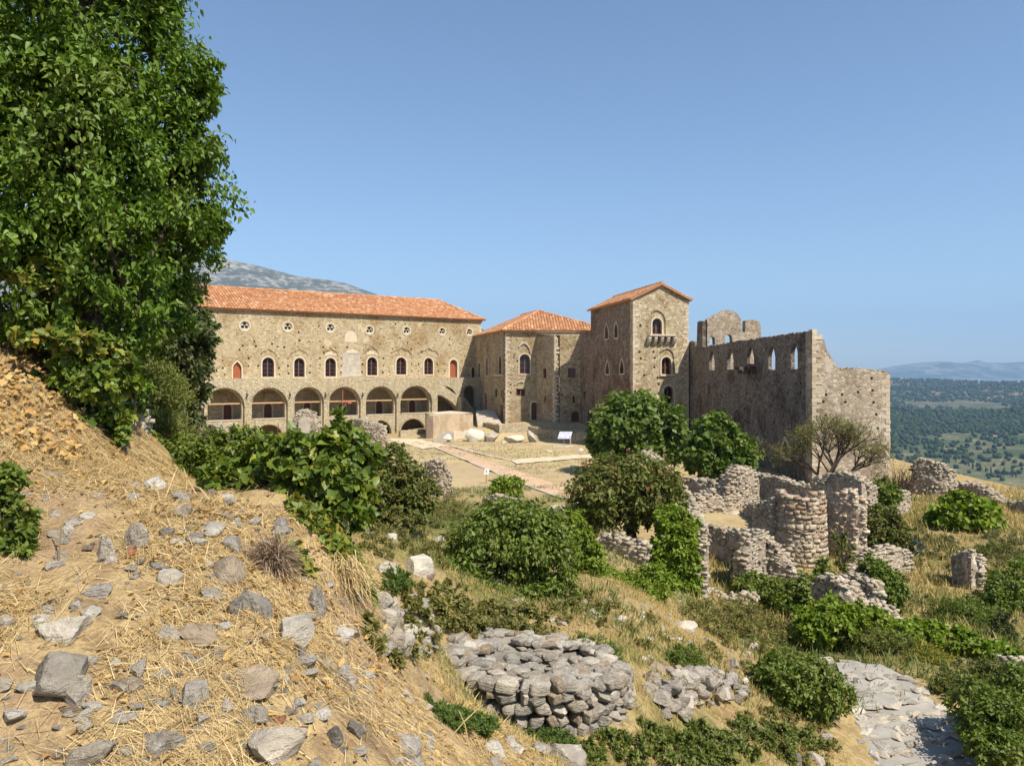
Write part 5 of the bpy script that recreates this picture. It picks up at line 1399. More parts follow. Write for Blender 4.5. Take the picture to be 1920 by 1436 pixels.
for lab, px, py, w, h, t in [('flat rectangular slab lying on the lawn near the cross path', 1026, 846, 24, 5, 'p'), ('low pale rock by the cross path', 1088, 845, 14, 8, 'w'), ('flat stone lying on the floor of the ruined room', 1375, 961, 36, 9, 'p')]:
    p = hit(px, py); s = p.y / F
    tag(rock('stone_slab', p + Vector((0, 0, h * s * .1)), (w * s, w * s * .8, h * s * 1.0), t, rot=(0, 0, .2), shape=4), lab, 'stone')

# court walks
def drape(name, quad, off, mat, n=24, m=4, kind='structure', parent=None, th=0.03):
    c = [hit(*q) for q in quad]
    vs, fs = [], []
    for i in range(n + 1):
        for j in range(m + 1):
            u, v = i / n, j / m
            p = c[0].lerp(c[1], u).lerp(c[3].lerp(c[2], u), v)
            vs.append((p.x, p.y, hz1(p.x, p.y) + off))
    for i in range(n):
        for j in range(m):
            a = i * (m + 1) + j
            fs.append((a, a + 1, a + m + 2, a + m + 1))
    me = mesh(name, vs, fs)
    bm = bmesh.new(); bm.from_mesh(me)
    bmesh.ops.recalc_face_normals(bm, faces=bm.faces)
    if sum(f.normal.z for f in bm.faces) < 0: bmesh.ops.reverse_faces(bm, faces=bm.faces)
    bm.to_mesh(me); bm.free()
    o = obj(name, me, mat, parent)
    if kind: o['kind'] = kind
    return o
M_REDWALK = mat_simple('reddish_walk', (0.46, 0.30, 0.195), (0.54, 0.37, 0.25), 1.6, .95, .01, c3=(0.42, 0.33, 0.20))
M_PALEWALK = mat_simple('pale_walk', (0.50, 0.41, 0.285), (0.57, 0.475, 0.335), 1.2, .95, .01)
M_KERB = mat_simple('kerb_stone', (0.40, 0.325, 0.25), (0.48, 0.40, 0.31), 3.0, .9, .01)
drape('walkway', [(780, 829), (1066, 935), (1094, 925), (838, 836)], .03, M_REDWALK, 40, 5)
drape('walkway_kerb', [(772, 829), (1056, 936), (1066, 935), (780, 829)], .05, M_KERB, 40, 2)
drape('walkway_kerb', [(838, 836), (954, 865), (960, 864), (846, 835)], .05, M_KERB, 30, 2)
drape('path_terrace', [(727, 823), (793, 843), (842, 836), (790, 824)], .05, M_PALEWALK, 16, 6)
drape('path_cross', [(954, 863), (1125, 851), (1120, 858), (970, 871)], .05, M_PALEWALK, 24, 4)

# stone drum: every stone its own piece
dc = P(995, 1290, 10.0)
drum = thing('stone_drum', 'round dry-stone drum of grey rubble on the near slope', 'stonework', (dc.x, dc.y, -4.4))
rd = random.Random(21); nst = 0
DR = 1.26; DT = -3.60
mb = MB(); NA = 28
for k, (r, z) in enumerate([(1.10, -5.4), (1.08, DT - .22), (.95, DT - .14), (0.0, DT - .2)]):
    mb.v += [(dc.x + r * math.cos(2 * math.pi * i / NA), dc.y + r * math.sin(2 * math.pi * i / NA), z - .12 * math.cos(2 * math.pi * i / NA) * r) for i in range(NA)]
mb.f += [(k * NA + i, k * NA + (i + 1) % NA, (k + 1) * NA + (i + 1) % NA, (k + 1) * NA + i) for k in range(3) for i in range(NA)]
mb.build('rubble_core', M_RDARK, drum)
def drum_top(x, y): return DT - .12 * (x - dc.x) / DR - .10 * (y - dc.y) / DR
z = DT - .92
while z < DT + .1:
    hh = rd.uniform(.115, .15); a = math.radians(176) + rd.uniform(0, .2)
    while a < math.radians(364):
        ww = rd.uniform(.11, .26)
        x, y = dc.x + DR * math.cos(a), dc.y + DR * math.sin(a)
        if z + hh * .5 < drum_top(x, y) + .02 and z + hh > hz1(x, y) - .08 and nst < 205:
            rad = DR - .07 + rd.uniform(-.02, .02)
            rock('stone', (dc.x + rad * math.cos(a), dc.y + rad * math.sin(a), z + hh / 2 + rd.uniform(-.02, .02)), (ww * 1.03, .27, hh * rd.uniform(.98, 1.12)), rd.choice('gggggggpgb'), drum,
                 (rd.uniform(-.1, .1), rd.uniform(-.22, .22), a + math.pi / 2 + rd.uniform(-.1, .1)), rd.choice([14, 15, 16, 17, 18, 19, 20, 21, 22, 23, 0, 3, 5, 8, 11])); nst += 1
        a += ww / DR * .95
    z += hh * .97
while nst < 299:
    r = DR * .93 * math.sqrt(rd.random()); a = rd.uniform(0, 6.28)
    if r < .55 and rd.random() < .35: continue
    x, y = dc.x + r * math.cos(a), dc.y + r * math.sin(a)
    s = rd.uniform(.13, .25) * (1.0 if r > .6 else .75)
    rock('stone', (x, y, drum_top(x, y) - .055 - .07 * (r < .6) + rd.uniform(-.02, .03)), (s * 1.2, s, s * .42), rd.choice('gggpgggb'), drum, (rd.uniform(-.1, .1), rd.uniform(-.1, .1), rd.uniform(0, 6)), 14 + rd.randrange(10)); nst += 1
# rubble bank left of the drum and the ledge stones
for k in range(120):
    px, py = rd.uniform(688, 812), rd.uniform(1125, 1232)
    if px < 700 + (py - 1125) * .25: continue
    p = hit(px, py); s = rd.uniform(.07, .20)
    rock('stone', p + Vector((0, 0, s * .15)), (s * 1.25, s, s * .85), rd.choice('ppgpgg'), bank, (rd.uniform(-.4, .4), rd.uniform(-.4, .4), rd.uniform(0, 6)), rd.randrange(24))
# rubble pile right of the drum
rp = hit(1310, 1300)
pile = thing('rubble_pile', 'low spread pile of grey rubble right of the stone drum', 'stonework', tuple(rp))
for k in range(130):
    px, py = rd.gauss(1308, 46), rd.gauss(1293, 22)
    if not (1212 < px < 1412 and 1245 < py < 1342): continue
    p = hit(px, py); s = rd.uniform(.10, .27)
    rise = .28 * math.exp(-((px - 1310) / 60) ** 2 - ((py - 1300) / 26) ** 2)
    rock('stone', p + Vector((0, 0, rise + s * .12)), (s * 1.25, s, s * .8), rd.choice('ggggbgp'), pile, (rd.uniform(-.5, .5), rd.uniform(-.5, .5), rd.uniform(0, 6)))
ph = MB()
_pc = P(1310, 1296, rp.y)
# boulders and stones on the near slope, one by one
RK = [
 (285, 906, 44, 24, 'w', 'bright white stone at the crest of the slope beside the ivy'), (336, 930, 40, 24, 'g', 'grey stone just below the bright white stone on the crest'), (341, 941, 28, 12, 'w', 'small white stone wedged between two grey stones near the crest'),
 (339, 957, 42, 24, 'g', 'grey stone below the wedged white stone near the crest'), (158, 967, 28, 11, 'w', 'small oblong white stone alone in the straw'), (243, 931, 28, 11, 'p', 'flat cream stone left of the crest stones'),
 (90, 890, 36, 14, 'b', 'thin tan slab high on the left slope'), (192, 1028, 48, 58, 'p', 'upright two-toned white and grey boulder left of a grey one'), (256, 1003, 46, 58, 'g', 'upright grey boulder beside the two-toned boulder'),
 (308, 998, 28, 27, 'd', 'small dark grey rock right of the upright grey boulder'), (244, 1034, 18, 26, 'r', 'broken red tile sherd leaning at the upright grey boulder'), (383, 990, 66, 26, 'g', 'long flat grey rock in the straw below the ivy'),
 (363, 1008, 32, 24, 'g', 'grey rock under the long flat rock'), (433, 1018, 44, 32, 'g', 'rounded grey rock left of the dry spiky tuft'), (414, 1070, 80, 54, 'b', 'large brown-grey boulder perched above the dark one'),
 (391, 1113, 48, 24, 'p', 'pale stone under the large brown-grey boulder'), (473, 1129, 58, 64, 'd', 'big dark grey boulder below the dry spiky tuft'), (436, 1135, 30, 44, 'd', 'narrow dark stone left of the big dark boulder'), (309, 1082, 46, 26, 'p', 'wedge of pale stone left of the large brown-grey boulder'),
 (178, 1110, 48, 28, 'g', 'grey stone half sunk in straw under the upright boulders'), (166, 1147, 34, 26, 'w', 'whitish stone above the speckled light boulder'), (82, 1141, 40, 16, 'p', 'flat cream stone at the left of the slope'), (8, 1165, 32, 30, 'p', 'pale stone cut by the left edge of the picture'),
 (102, 1181, 92, 46, 'p', 'wide speckled light grey boulder at the left'), (72, 1161, 36, 16, 'w', 'white stone resting on the speckled light boulder'), (76, 1268, 132, 92, 'd', 'largest dark layered slab at the lower left'), (138, 1294, 52, 66, 'g', 'grey split stone right of the dark layered slab'),
 (132, 1238, 28, 28, 'w', 'white stone at the upper corner of the dark layered slab'), (311, 1187, 42, 34, 'p', 'pale block beside the tilted brown-grey slab'), (361, 1189, 82, 38, 'b', 'tilted brown-grey slab in the middle of the near slope'), (355, 1237, 48, 26, 'g', 'grey stone below the tilted brown-grey slab'),
 (407, 1228, 38, 18, 'b', 'small brown stone right of the grey stone'), (461, 1286, 92, 36, 'b', 'long brown flat stone lying in straw'), (357, 1300, 54, 48, 'g', 'half-buried grey rock with leaves around it'), (230, 1283, 32, 22, 'b', 'brownish stone set flat in the bare patch'),
 (212, 1241, 26, 12, 'w', 'little white chip on the bare patch'), (160, 1416, 84, 46, 'g', 'speckled boulder at the bottom edge left'), (285, 1396, 84, 46, 'g', 'slanted grey boulder at the bottom edge'), (241, 1345, 24, 16, 'w', 'small white stone above the slanted boulder'),
 (469, 1341, 54, 34, 'g', 'grey stone above the big pale boulder'), (513, 1398, 104, 76, 'p', 'big pale grey boulder at the bottom of the slope'), (647, 1263, 38, 40, 'g', 'pointed grey stone in the straw right of centre slope'), (625, 1380, 36, 34, 'd', 'dark stone left of the white-patched rock'),
 (661, 1362, 38, 36, 'd', 'dark rock with a white patch near the bottom'), (755, 1397, 66, 38, 'g', 'flat-topped grey boulder near the bottom centre'), (805, 1393, 20, 40, 'w', 'thin upright white-streaked stone at the bottom centre'), (774, 1428, 36, 28, 'g', 'small rock under the flat-topped boulder'),
 (546, 1182, 74, 54, 'p', 'speckled white-grey boulder above the small stack of stones'), (638, 1189, 44, 30, 'w', 'smooth white stone against the ivy'), (558, 1217, 32, 26, 'd', 'grey stone under the speckled white-grey boulder'), (570, 1237, 44, 26, 'g', 'flat overhanging stone at the foot of the small stack'),
 (522, 1349, 26, 12, 'r', 'flat red tile sherd in the straw'), (565, 1367, 16, 12, 'r', 'tiny red tile sherd near the bottom'), (567, 1348, 36, 18, 'p', 'pale stone beside the red tile sherds'), (606, 1341, 18, 14, 'd', 'small dark stone near the white-patched rock'),
 (592, 1124, 38, 50, 'g', 'upright grey stone beneath trailing ivy'), (518, 985, 54, 32, 'g', 'grey boulder above the dry spiky tuft'), (421, 967, 42, 10, 'g', 'flat grey chip below the ivy mound'), (601, 983, 20, 10, 'g', 'small grey stone right of the boulder above the tuft'),
 (715, 1063, 28, 30, 'p', 'left stone of the rocky ledge beside the glossy bush'), (735, 1066, 22, 22, 'p', 'middle stone of the rocky ledge beside the glossy bush'), (783, 1060, 58, 40, 'p', 'large overhanging block of the rocky ledge'), (801, 1075, 34, 20, 'b', 'warm block under the right of the rocky ledge'), (692, 1088, 28, 22, 'g', 'grey stone below the left of the rocky ledge'),
 (699, 1106, 28, 12, 'p', 'flat cream stone at the base of the rocky ledge'), (782, 1004, 24, 18, 'p', 'pale stone at the edge of the green dip'), (734, 1007, 24, 18, 'p', 'pale pointed stone on the slope above the ledge'), (824, 1011, 22, 16, 'p', 'stone beside the top left of the glossy bush'), (690, 1000, 26, 14, 'g', 'grey stone below the edge of the ivy mound'),
 (926, 1403, 44, 24, 'w', 'white rounded stone below the stone drum'), (965, 1403, 36, 16, 'w', 'flatter white stone next to the white rounded one'), (1011, 1405, 46, 22, 'g', 'grey stone left of the squarish boulder'), (1062, 1420, 78, 44, 'g', 'squarish grey boulder at the bottom centre'), (951, 1386, 26, 10, 'p', 'sliver of pale stone right below the drum'),
 (930, 1432, 26, 16, 'g', 'small grey stone cut by the bottom edge'), (1412, 1213, 20, 24, 'p', 'single pale upright stone on the bare bank'), (1290, 1176, 46, 22, 'p', 'pale sloping rock by the foot of the tall wall end'), (1327, 1199, 18, 12, 'p', 'small pale stone above the rubble pile'), (1552, 1382, 26, 20, 'g', 'grey stone left of the stepped path'),
 (1598, 1247, 40, 20, 'g', 'split grey rock at the top of the stepped path'), (1632, 1262, 34, 16, 'p', 'rounded pale rock bordering the top of the path'), (1548, 1240, 36, 10, 'p', 'flat pale stone beside the upper path edge'), (1660, 1268, 22, 12, 'p', 'little pale rock on the upper right path edge'), (1705, 1283, 30, 14, 'p', 'pale kerb rock halfway up the right path edge'),
 (1747, 1318, 34, 20, 'd', 'dark rock on the right path edge'), (1785, 1345, 44, 18, 'p', 'broad pale rock at the right of the path'), (1533, 1424, 34, 24, 'g', 'grey rock at the bottom left of the path'), (1489, 1422, 30, 26, 'd', 'dark rock among weeds at the bottom'), (1735, 1296, 20, 12, 'p', 'tiny pale rock above the dark path rock'),
 (1606, 1278, 9, 22, 'd', 'dark upright shard of stone on the path'), (1166, 1160, 20, 14, 'w', 'white stone on the bare bank behind the drum'), (1110, 1146, 18, 16, 'p', 'pale stone left of the white one on the bank'), (1204, 1150, 16, 14, 'g', 'grey stone right of the white one on the bank'),
]
for (px, py, w, h, t, lab) in RK:
    p = hit(px, py + h * .42)
    s = p.y / F
    nm = 'boulder' if w * h > 2200 else 'tile_sherd' if t == 'r' else 'stone'
    hh = max(h * s * 1.12, .03)
    o = rock(nm, (p.x, p.y + w * s * .3, p.z + hh * .13), (w * s * 1.04, w * s * .9, hh * 1.12), t, rot=(random.uniform(-.15, .15), random.uniform(-.2, .2), random.uniform(-.5, .5)))
    tag(o, lab, 'sherd' if t == 'r' else 'rock')
for k in range(330):
    px, py = random.uniform(0, 860), random.uniform(905, 1436)
    if px > 640 and py < 1000: continue
    p = hit(px, py)
    if p.y > 9.5: continue
    s = random.choice([.02, .03, .03, .04, .05, .07, .09])
    tag(rock('pebble', p + Vector((0, 0, s * .1)), (s * 1.3, s, s * .7), random.choice('gpwppwb')), 'small loose pebble in the dry straw of the near slope', 'pebble', 'pebbles in the straw')
for k in range(130):
    px, py = random.uniform(960, 1440), random.uniform(1120, 1290)
    if 1040 < px < 1180 and py > 1190: continue
    p = hit(px, py); s = random.uniform(.04, .13)
    tag(rock('pebble', p + Vector((0, 0, s * .12)), (s * 1.3, s, s * .7), random.choice('gpwpp')), 'small loose stone on the bare bank behind the drum', 'pebble', 'stones on the bare bank')

# stepped path: steps with stone edging
M_PATH = mat_simple('grey_path_concrete', (0.255, 0.24, 0.21), (0.325, 0.305, 0.27), 2.2, .95, .02, c3=(0.37, 0.345, 0.295))
LFT = [(1572, 1256), (1578, 1275), (1590, 1300), (1588, 1330), (1580, 1358), (1572, 1385), (1560, 1412), (1540, 1445), (1520, 1480)]
RGT = [(1655, 1264), (1700, 1286), (1726, 1305), (1740, 1325), (1768, 1348), (1800, 1370), (1828, 1396), (1850, 1445), (1880, 1480)]
pth = tag(bpy.data.objects.new('path', None), kind='structure'); COL.objects.link(pth); pth.location = hit(1680, 1360)
prevz = None
L3 = [hit(x, min(y, 1436)) if y <= 1436 else None for x, y in LFT]; R3 = [hit(x, y) if y <= 1436 else None for x, y in RGT]
def pos_of(q):
    return hit(*q)
L3 = [pos_of(q) for q in LFT]; R3 = [pos_of(q) for q in RGT]
rpth = random.Random(4)
for i in range(len(LFT) - 1):
    a, b, c, d = L3[i], R3[i], R3[i + 1], L3[i + 1]      # a,b far edge; d,c near edge
    z = max(p.z for p in (a, b, c, d)) * .5 + (a.z + b.z + c.z + d.z) / 4 * .5 + .12
    if prevz is not None: z = min(z, prevz - .05)
    prevz = z
    n = 8; vs = []
    for j in range(n + 1):
        t = j / n
        f = a.lerp(b, t); g = d.lerp(c, t)
        w = .07 * math.sin(j * 2.1 + i)
        vs += [(f.x, f.y + .12, z + rpth.uniform(-.012, .012)), (g.x, g.y + w, z - .02 + rpth.uniform(-.012, .012)), (g.x, g.y + w - .02, z - .6)]
    fs = []
    for j in range(n):
        q = j * 3; fs += [(q, q + 1, q + 4, q + 3), (q + 1, q + 2, q + 5, q + 4)]
    me = mesh('step', vs, fs)
    bm = bmesh.new(); bm.from_mesh(me); bmesh.ops.recalc_face_normals(bm, faces=bm.faces)
    if bm.faces and sum(f.normal.z for f in bm.faces) < 0: bmesh.ops.reverse_faces(bm, faces=bm.faces)
    bm.to_mesh(me); bm.free()
    obj('step', me, M_PATH, pth)
    L = (c - d).length; s = 0
    while s < L:
        ww = rpth.uniform(.22, .5); t = min(1, (s + ww / 2) / L); g = d.lerp(c, t)
        o = rock('edging_stone', (g.x, g.y + .05 + .07 * math.sin(t * n * 2.1 + i), z - .05), (ww * 1.05, rpth.uniform(.18, .32), .15), rpth.choice('ppgpg'), pth, (rpth.uniform(-.06, .06), rpth.uniform(-.06, .06), math.atan2((c - d).y, (c - d).x) + rpth.uniform(-.1, .1)))
        s += ww
    for k in range(7 if i > 3 else 3):
        t, v = rpth.uniform(.06, .94), rpth.uniform(.1, .9)
        g = a.lerp(b, t).lerp(d.lerp(c, t), v); s_ = rpth.uniform(.2, .5)
        rock('paving_stone', (g.x, g.y, z - .014), (s_ * 1.3, s_ * .8, .05), rpth.choice('ggpgg'), pth, (0, 0, rpth.uniform(0, 6)))

# ------------------------------------------------------------------ vegetation
def unit(v): return v / (np.linalg.norm(v, axis=-1, keepdims=True) + 1e-9)
LEAF = {
    'oval': (np.array([(0, 0, 0), (.27, .38, .06), (0, 1, -.10), (-.27, .38, .06)]), np.array([(0, 1, 2), (0, 2, 3)])),
    'ovate': (np.array([(0, 0, 0), (.25, .22, .06), (.22, .55, .04), (0, 1.05, -.16), (-.22, .55, .04), (-.25, .22, .06)]), np.array([(0, 1, 2), (0, 2, 3), (0, 3, 4), (0, 4, 5)])),
    'ivy5': (np.array([(0, .32, -.03), (0, 0.02, 0), (.24, -.08, .05), (.46, .14, .07), (.28, .34, .03), (.30, .62, .05), (0, 1, -.10), (-.30, .62, .05), (-.28, .34, .03), (-.46, .14, .07), (-.24, -.08, .05)]), np.array([(0, i, i % 10 + 1) for i in range(1, 11)])),
    'broad': (np.array([(0, 0, 0), (.40, .40, .09), (0, 1, -.08), (-.40, .40, .09)]), np.array([(0, 1, 2), (0, 2, 3)])),
    'narrow': (np.array([(0, 0, 0), (.13, .45, .04), (0, 1, -.05), (-.13, .45, .04)]), np.array([(0, 1, 2), (0, 2, 3)])),
    'ivy': (np.array([(0, 0, 0), (.40, .02, .06), (.36, .40, .05), (0, 1, -.10), (-.36, .40, .05), (-.40, .02, .06)]), np.array([(0, 1, 2), (0, 2, 3), (0, 3, 4), (0, 4, 5)])),
    'lobed': (np.array([(0, 0, 0), (.48, .22, .08), (.20, .48, .0), (.30, .85, .05), (0, 1.05, -.08), (-.30, .85, .05), (-.20, .48, 0), (-.48, .22, .08)]), np.array([(0, 1, 2), (0, 2, 6), (2, 3, 4), (2, 4, 6), (4, 5, 6), (0, 6, 7)])),
    'round': (np.array([(0, 0, 0), (.36, .25, .05), (.34, .68, .03), (0, .95, -.05), (-.34, .68, .03), (-.36, .25, .05)]), np.array([(0, 1, 2), (0, 2, 3), (0, 3, 4), (0, 4, 5)])),
}
def leaf_mesh(name, C, N, T, size, kind):
    tv, tf = LEAF[kind]
    N = unit(N); T = T - (T * N).sum(-1, keepdims=True) * N; T = unit(T); B = np.cross(T, N)
    k = len(tv); n = len(C)
    s = size[:, None, None]
    V = C[:, None] + s * (tv[None, :, 0:1] * B[:, None] + tv[None, :, 1:2] * T[:, None] + tv[None, :, 2:3] * N[:, None])
    Fc = (tf[None] + (np.arange(n) * k)[:, None, None]).reshape(-1, 3)
    return np_mesh(name, V.reshape(-1, 3), Fc)
def crown_points(blobs, n, rng, per=26, shell=(0.5, 1.08), cs=0.10, lump=0.34, hole=-.06):
    B = np.array([list(c) + list(r) for c, r in blobs], float)
    wt = (B[:, 3] * B[:, 4] * B[:, 5]) ** (2 / 3); wt /= wt.sum()
    K = max(1, n // per)
    bi = rng.choice(len(B), K, p=wt)
    d = unit(rng.normal(size=(K, 3)))
    f = shell[0] + (shell[1] - shell[0]) * rng.random(K) ** 0.55
    f = f * (1 + lump * fbm(d[:, 0] * 2.2 + bi * 3, d[:, 1] * 2.2, d[:, 2] * 2.2, 3) * 2)
    spr = rng.random(K) < .13
    f = np.where(spr, rng.uniform(1.02, 1.26, K), f)
    c = B[bi, :3] + d * f[:, None] * B[bi, 3:]
    fr = 2.1 / B[bi, 3:].mean(1)
    gap = fbm(c[:, 0] * fr + 3, c[:, 1] * fr, c[:, 2] * fr + bi * 1.7, 3)
    ok_ = (gap > hole - .22 * rng.random(K)) | spr
    c, bi = c[ok_], bi[ok_]; K = len(c)
    ki = rng.integers(0, K, n)
    rad = (B[bi[ki], 3:].mean(1) * cs)[:, None]
    C = c[ki] + rng.normal(size=(n, 3)) * rad
    O = unit((C - B[bi[ki], :3]) / B[bi[ki], 3:])
    return C, O, c
def foliage(name, blobs, n, size, mat, parent, kind='oval', seed=1, up=.45, droop=.5, per=26, shell=(.5, 1.08), cs=.10, lump=.34, floor=None, var=.4, rnd=.8, hole=-.06):
    rng = np.random.default_rng(seed)
    C, O, cl = crown_points(blobs, n, rng, per, shell, cs, lump, hole)
    if floor is not None:
        g = hz(C[:, 0], C[:, 1]) if floor == 'ground' else np.full(len(C), floor)
        C[:, 2] = np.maximum(C[:, 2], g + 0.02 + np.abs(rng.normal(0, size * .4, len(C))))
    N = O * .6 + np.array([0, 0, up]) + rng.normal(0, rnd, C.shape)
    T = O * .5 + np.array([0, 0, -droop]) + rng.normal(0, .6, C.shape)
    o = obj(name, leaf_mesh(name, C, N, T, size * (1 + var * rng.uniform(-1, 1, n)), kind), mat, parent)
    return o, cl
def limbs(base, blobs, cl, rng, r0, parent, n=14, name='trunk', mat=None, fork=None):
    mb = MB(); tw = MB()
    base = Vector(base)
    c = Vector(np.mean([b[0] for b in blobs], axis=0))
    fk = Vector(fork) if fork is not None else base.lerp(c, 0.45)
    mid = base.lerp(fk, .5) + Vector((rng.normal(0, .03), rng.normal(0, .03), 0)) * (fk - base).length
    mb.tube([base - Vector((0, 0, .15)), mid, fk], [r0, r0 * .82, r0 * .7], 8)
    for i in range(n):
        e = Vector(cl[rng.integers(0, len(cl))])
        m1 = fk.lerp(e, .45) + Vector(rng.normal(0, .08, 3)) * (e - fk).length
        mb.tube([fk, m1, e], [r0 * .5, r0 * .28, r0 * .08], 5)
        for k in range(2):
            e2 = Vector(cl[rng.integers(0, len(cl))]); e2 = c + (e2 - c) * rng.uniform(1.05, 1.22)
            tw.tube([c.lerp(e2, .55), c.lerp(e2, .8) + Vector(rng.normal(0, .03, 3)) * (e2 - c).length, e2], [r0 * .14, r0 * .10, r0 * .04], 3)
    if tw.v: tw.build('twigs', mat or M_BARK, parent, kind='stuff')
    return mb.build(name, mat or M_BARK, parent, smooth=True)
def plant(name, label, cat, base, blobs, n, size, mat, kind='oval', seed=1, r0=.04, nl=14, group=None, floor='ground', stem='stems', fork=None, **kw):
    t = thing(name, label, cat, tuple(base), group)
    if n > 6000: n, size = int(n * .86), size * 1.06
    f, cl = foliage('crown' if 'tree' in name else 'foliage', blobs, n, size, mat, t, kind, seed, floor=floor, **kw)
    limbs(base, blobs, cl, np.random.default_rng(seed + 1), r0, t, nl, 'trunk' if 'tree' in name else 'stems', fork=fork)
    return t
def B(px, py, Y, rx, rz=None, ry=None):
    """blob: photo centre, distance, radii in photo pixels at that distance"""
    s = Y / F
    rz = rx if rz is None else rz
    return (tuple(P(px, py, Y)), (rx * s, (rx if ry is None else ry) * s, rz * s))

def WB(px, py, rx, rz):
    p = hit(px, py); s_ = p.y / F
    return ((p.x, p.y, p.z + rz * s_ * .45), (rx * s_, rx * s_ * .8, rz * s_))
G_IVYTREE = mat_leaf('ivy_tree_leaf', [(0.063, 0.127, 0.012), (0.107, 0.188, 0.018), (0.085, 0.157, 0.015), (0.165, 0.248, 0.026), (0.072, 0.139, 0.014)], .5, .3, patch=(0.16, 0.19, 0.035), patch_scale=1.6, patch_amt=.4)
G_IVY = mat_leaf('ivy_leaf', [(0.068, 0.115, 0.016), (0.108, 0.164, 0.021), (0.161, 0.213, 0.026), (0.081, 0.131, 0.026), (0.255, 0.274, 0.031)], .45, .3)
G_YIVY = mat_leaf('yellowing_ivy_leaf', [(0.09, 0.15, 0.022), (0.15, 0.21, 0.028), (0.26, 0.26, 0.04), (0.10, 0.16, 0.025), (0.34, 0.25, 0.05), (0.12, 0.18, 0.03)], .5, .3)
G_DARK = mat_leaf('dark_shrub_leaf', [(0.042, 0.064, 0.017), (0.073, 0.098, 0.026), (0.114, 0.132, 0.037), (0.052, 0.078, 0.019)], .6, .25, patch=(0.13, 0.12, 0.045), patch_scale=1.6, patch_amt=.4)
G_OLIVE = mat_leaf('olive_shrub_leaf', [(0.138, 0.167, 0.034), (0.196, 0.213, 0.046), (0.103, 0.138, 0.029), (0.253, 0.236, 0.057)], .6, .35)
G_MID = mat_leaf('mid_green_leaf', [(0.088, 0.137, 0.020), (0.127, 0.180, 0.024), (0.181, 0.222, 0.032), (0.066, 0.106, 0.017)], .52, .32, patch=(0.19, 0.19, 0.05), patch_scale=1.6, patch_amt=.4)
G_BRIGHT = mat_leaf('bright_green_leaf', [(0.131, 0.204, 0.016), (0.197, 0.270, 0.021), (0.101, 0.168, 0.015), (0.262, 0.315, 0.024)], .52, .35, patch=(0.24, 0.23, 0.05), patch_scale=1.6, patch_amt=.4)
G_FIG = mat_leaf('fig_leaf', [(0.068, 0.117, 0.018), (0.104, 0.162, 0.024), (0.146, 0.201, 0.030), (0.079, 0.132, 0.022)], .55, .32, patch=(0.17, 0.19, 0.045), patch_scale=0.6, patch_amt=.4)
G_PIST = mat_leaf('pistachio_leaf', [(0.086, 0.114, 0.023), (0.127, 0.147, 0.027), (0.173, 0.176, 0.034), (0.070, 0.095, 0.021)], .55, .3, patch=(0.20, 0.11, 0.05), patch_scale=2.4, patch_amt=.35)
G_ALM = mat_leaf('sparse_tree_leaf', [(0.15, 0.15, 0.035), (0.20, 0.19, 0.045), (0.12, 0.125, 0.03)], .55, .35)
G_FERN = mat_leaf('feathery_green', [(0.083, 0.142, 0.031), (0.119, 0.179, 0.036), (0.155, 0.202, 0.047)], .6, .4)
G_WEED = mat_leaf('weed_green', [(0.120, 0.146, 0.034), (0.180, 0.194, 0.042), (0.288, 0.238, 0.072), (0.084, 0.119, 0.030), (0.408, 0.281, 0.120)], .6, .35)
G_WEEDGREEN = mat_leaf('fresh_weed', [(0.10, 0.14, 0.03), (0.15, 0.19, 0.038), (0.20, 0.21, 0.05), (0.08, 0.12, 0.026), (0.17, 0.20, 0.04)], .6, .35)
M_BERRY = mat_leaf('red_berries', [(0.26, 0.085, 0.045), (0.32, 0.13, 0.07), (0.22, 0.09, 0.045)], .6, .1)
M_DRYLEAF = mat_leaf('fallen_leaf', [(0.36, 0.21, 0.06), (0.46, 0.29, 0.09), (0.28, 0.15, 0.055), (0.54, 0.37, 0.14), (0.22, 0.115, 0.05)], .7, .15)
M_STRAW = mat_leaf('straw', [(0.464, 0.336, 0.146), (0.625, 0.480, 0.240), (0.262, 0.173, 0.076), (0.707, 0.575, 0.326), (0.505, 0.364, 0.163), (0.363, 0.249, 0.111), (0.585, 0.440, 0.214)], .6, .12)
M_DRYGRASS = mat_leaf('dry_grass', [(0.349, 0.255, 0.090), (0.446, 0.337, 0.126), (0.291, 0.224, 0.077), (0.504, 0.407, 0.171)], .7, .2)
M_GREENGRASS = mat_leaf('green_grass', [(0.12, 0.16, 0.04), (0.17, 0.20, 0.05), (0.09, 0.13, 0.035), (0.22, 0.22, 0.07)], .6, .25)

# the big ivy-clad tree at the left
tb = hit(60, 720)
tree = thing('ivy_clad_tree', 'huge ivy-clad tree filling the upper left of the view', 'tree', tuple(tb))
bl = [B(95, 60, 8.2, 235, 230, 200), B(60, 330, 8.0, 260, 210, 190), B(200, 320, 8.4, 185, 190, 150), B(225, 130, 8.6, 140, 150, 130), B(200, 490, 8.4, 170, 150, 130), B(280, 470, 9.2, 95, 150, 90), B(-60, 160, 7.6, 220, 260, 180),
      B(60, 500, 7.8, 170, 110, 120), B(210, 640, 8.2, 75, 120, 70), B(190, 720, 8.0, 50, 95, 55), B(90, -150, 8.2, 235, 160, 200), B(320, 290, 8.8, 80, 90, 70), B(345, 180, 8.8, 62, 60, 60), B(340, 420, 9.0, 65, 55, 60), B(262, 560, 9.0, 80, 80, 70)]
foliage('crown', bl, 92000, .069, G_IVYTREE, tree, 'ovate', 5, up=.35, droop=.85, per=34, shell=(.45, 1.06), cs=.075, lump=.45, hole=.03)
rng = np.random.default_rng(55)
